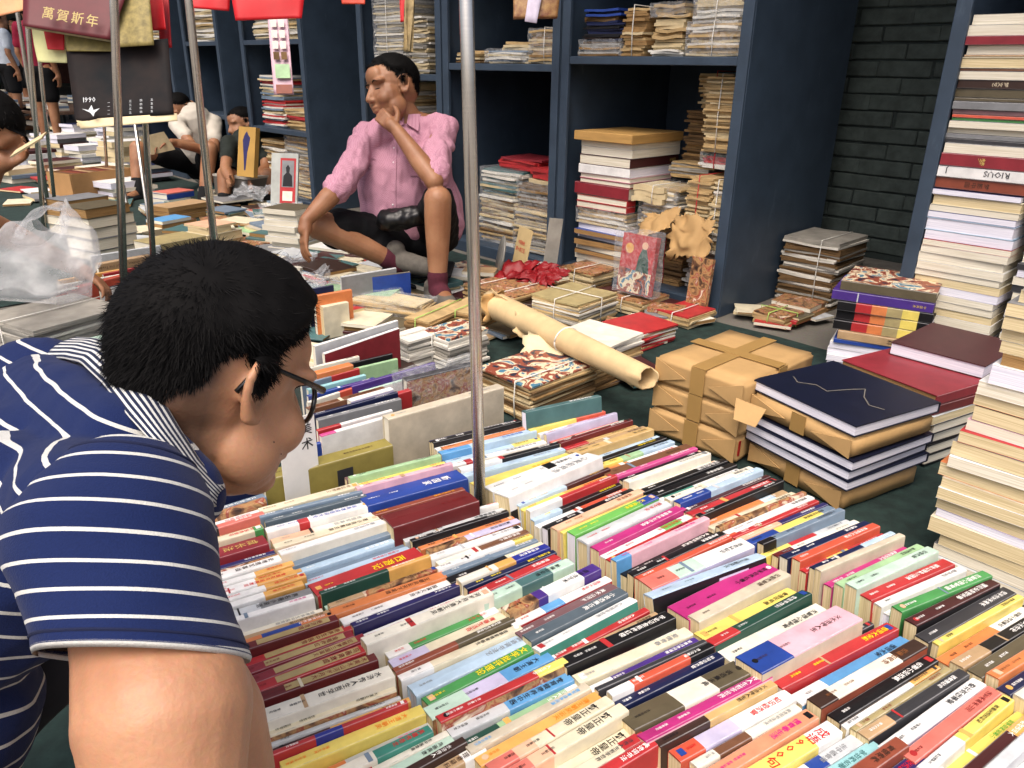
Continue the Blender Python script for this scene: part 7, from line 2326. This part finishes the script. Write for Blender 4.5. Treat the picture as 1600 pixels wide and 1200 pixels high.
stander('person in a grey top beyond the far poles', 52, 165, 13.5, 100, cloth_mat('far_grey_top', '4a4c4c', '38393a'), blk, (-.4, -.8, 0))
# ---------------------------------------------------------------- the market hall behind
roof_m = mat('dark_roof_sheet', '3a4340', rough=.7, var=.2, scale=3)
steel_d = mat('painted_roof_steel', '2b3335', rough=.5, var=.2, scale=5)
hall = empty('market_hall', (-12, 20, 0)); tag(hall, 'far market hall with a dark steel roof at the end of the lane', 'building')
def hb(nm, x0, x1, y0, y1, z0, z1, m):
    mb = MB(); mb.bx(x0 + 12, x1 + 12, y0 - 20, y1 - 20, z0, z1); return mb.build(nm, m, hall)
hb('roof', -30, -4.0, 12.5, 34, 3.3, 3.36, roof_m)
for i in range(9): hb('beam', -30, -4.2, 13 + i * 2.4, 13.14 + i * 2.4, 2.98, 3.26, steel_d)
for i in range(8): hb('rafter', -29 + i * 3.1, -28.86 + i * 3.1, 12.6, 33.8, 2.78, 2.97, steel_d)
for i in range(6):
    for j in range(3): hb('column', -27.5 + i * 4.4, -27.36 + i * 4.4, 13.4 + j * 8, 13.54 + j * 8, 0, 2.77, steel_d)
hb('back_wall', -34, 2, 34.2, 34.5, 0, 4.2, mat('far_wall', '59605c', rough=.8, var=.3, scale=2))
for i in range(14): hb('shop_front', -32 + i * 2.4, -30.2 + i * 2.4, 34.0, 34.15, .1, 2.4, mat('far_shop_%d' % (i % 4), ['3a3f45', '6b3a33', '44504a', '7c7466'][i % 4], rough=.6, var=.4, scale=4))
lamp_m = NT('lamp_glow'); lamp_m.b.inputs['Base Color'].default_value = (.9, .9, .85, 1); setin(lamp_m.b, 'Emission Color', (1, .95, .85, 1)); setin(lamp_m.b, 'Emission Strength', 1.2)
for i, (x, y) in enumerate(((-11.5, 17), (-14.5, 19.4), (-17.5, 22), (-10.5, 21.8))): hb('strip_lamp', x, x + 1.0, y, y + .1, 2.86, 2.94, lamp_m.m)
# unseen sheet added over the cabinets to darken the back
aw = MB(); aw.box(cw(4.5, .1, 3.1), CD * 8.0, CN * 1.0, (0, 0, .03))
tag(aw.build('added_shade_sheet', mat('shade_sheet', '4a5054', rough=.7, var=.15, scale=4)), 'added unseen sheet shading the row of cabinets from above', 'added_shade_sheet')
# a few far stalls
rs = random.Random(4)
for i, (px, py) in enumerate(((40, 185), (105, 190), (10, 205), (95, 205), (150, 195))):
    K = at(px, py, 0); e1, e2 = axes(35)
    st_ = empty('stall_table', K); tag(st_, ['low far stall table below the far white shirt', 'low far stall table behind the crimson top', 'low far stall table at the left border', 'low far stall table in front of the crimson top', 'low far stall table hidden behind the calendar'][i], 'table', 'far stall tables')
    mb = MB(); mb.box(UP * .3, e1 * .8, e2 * .5, UP * .02); mb.build('table_top', mat('far_table_cloth', '6a5140', rough=.9, var=.3), st_)
    for a_ in (-1, 1):
        for b_ in (-1, 1):
            mb = MB(); mb.box(e1 * .74 * a_ + e2 * .44 * b_ + UP * .14, e1 * .02, e2 * .02, UP * .138); mb.build('leg', steel_d, st_)
    for j in range(4):
        c = ['W', 'LGY', 'R', 'SL'][(i + j) % 4]; q = e1 * (-.55 + .36 * j) + e2 * rs.uniform(-.3, .2); nn = rs.choice([2, 3, 4, 5])
        hp = empty('book_heap', Vector((K.x, K.y, .325)) + q); tag(hp, '%s book heap, %s from left, table %s' % (PAL[c][1], ordinal(4 - j), st_['label'].replace('low far stall table ', '')), 'books', 'heaps of books on the far tables')
        for k in range(nn):
            mb = MB(); mb.box(UP * (.016 + .031 * k) + Vector((rs.uniform(-.01, .01), rs.uniform(-.01, .01), 0)), e1 * .11, e2 * .08, UP * .0152); mb.build('book', cov(c) if k % 2 else page_mat('white'), hp)
flush_texts()
late_text()
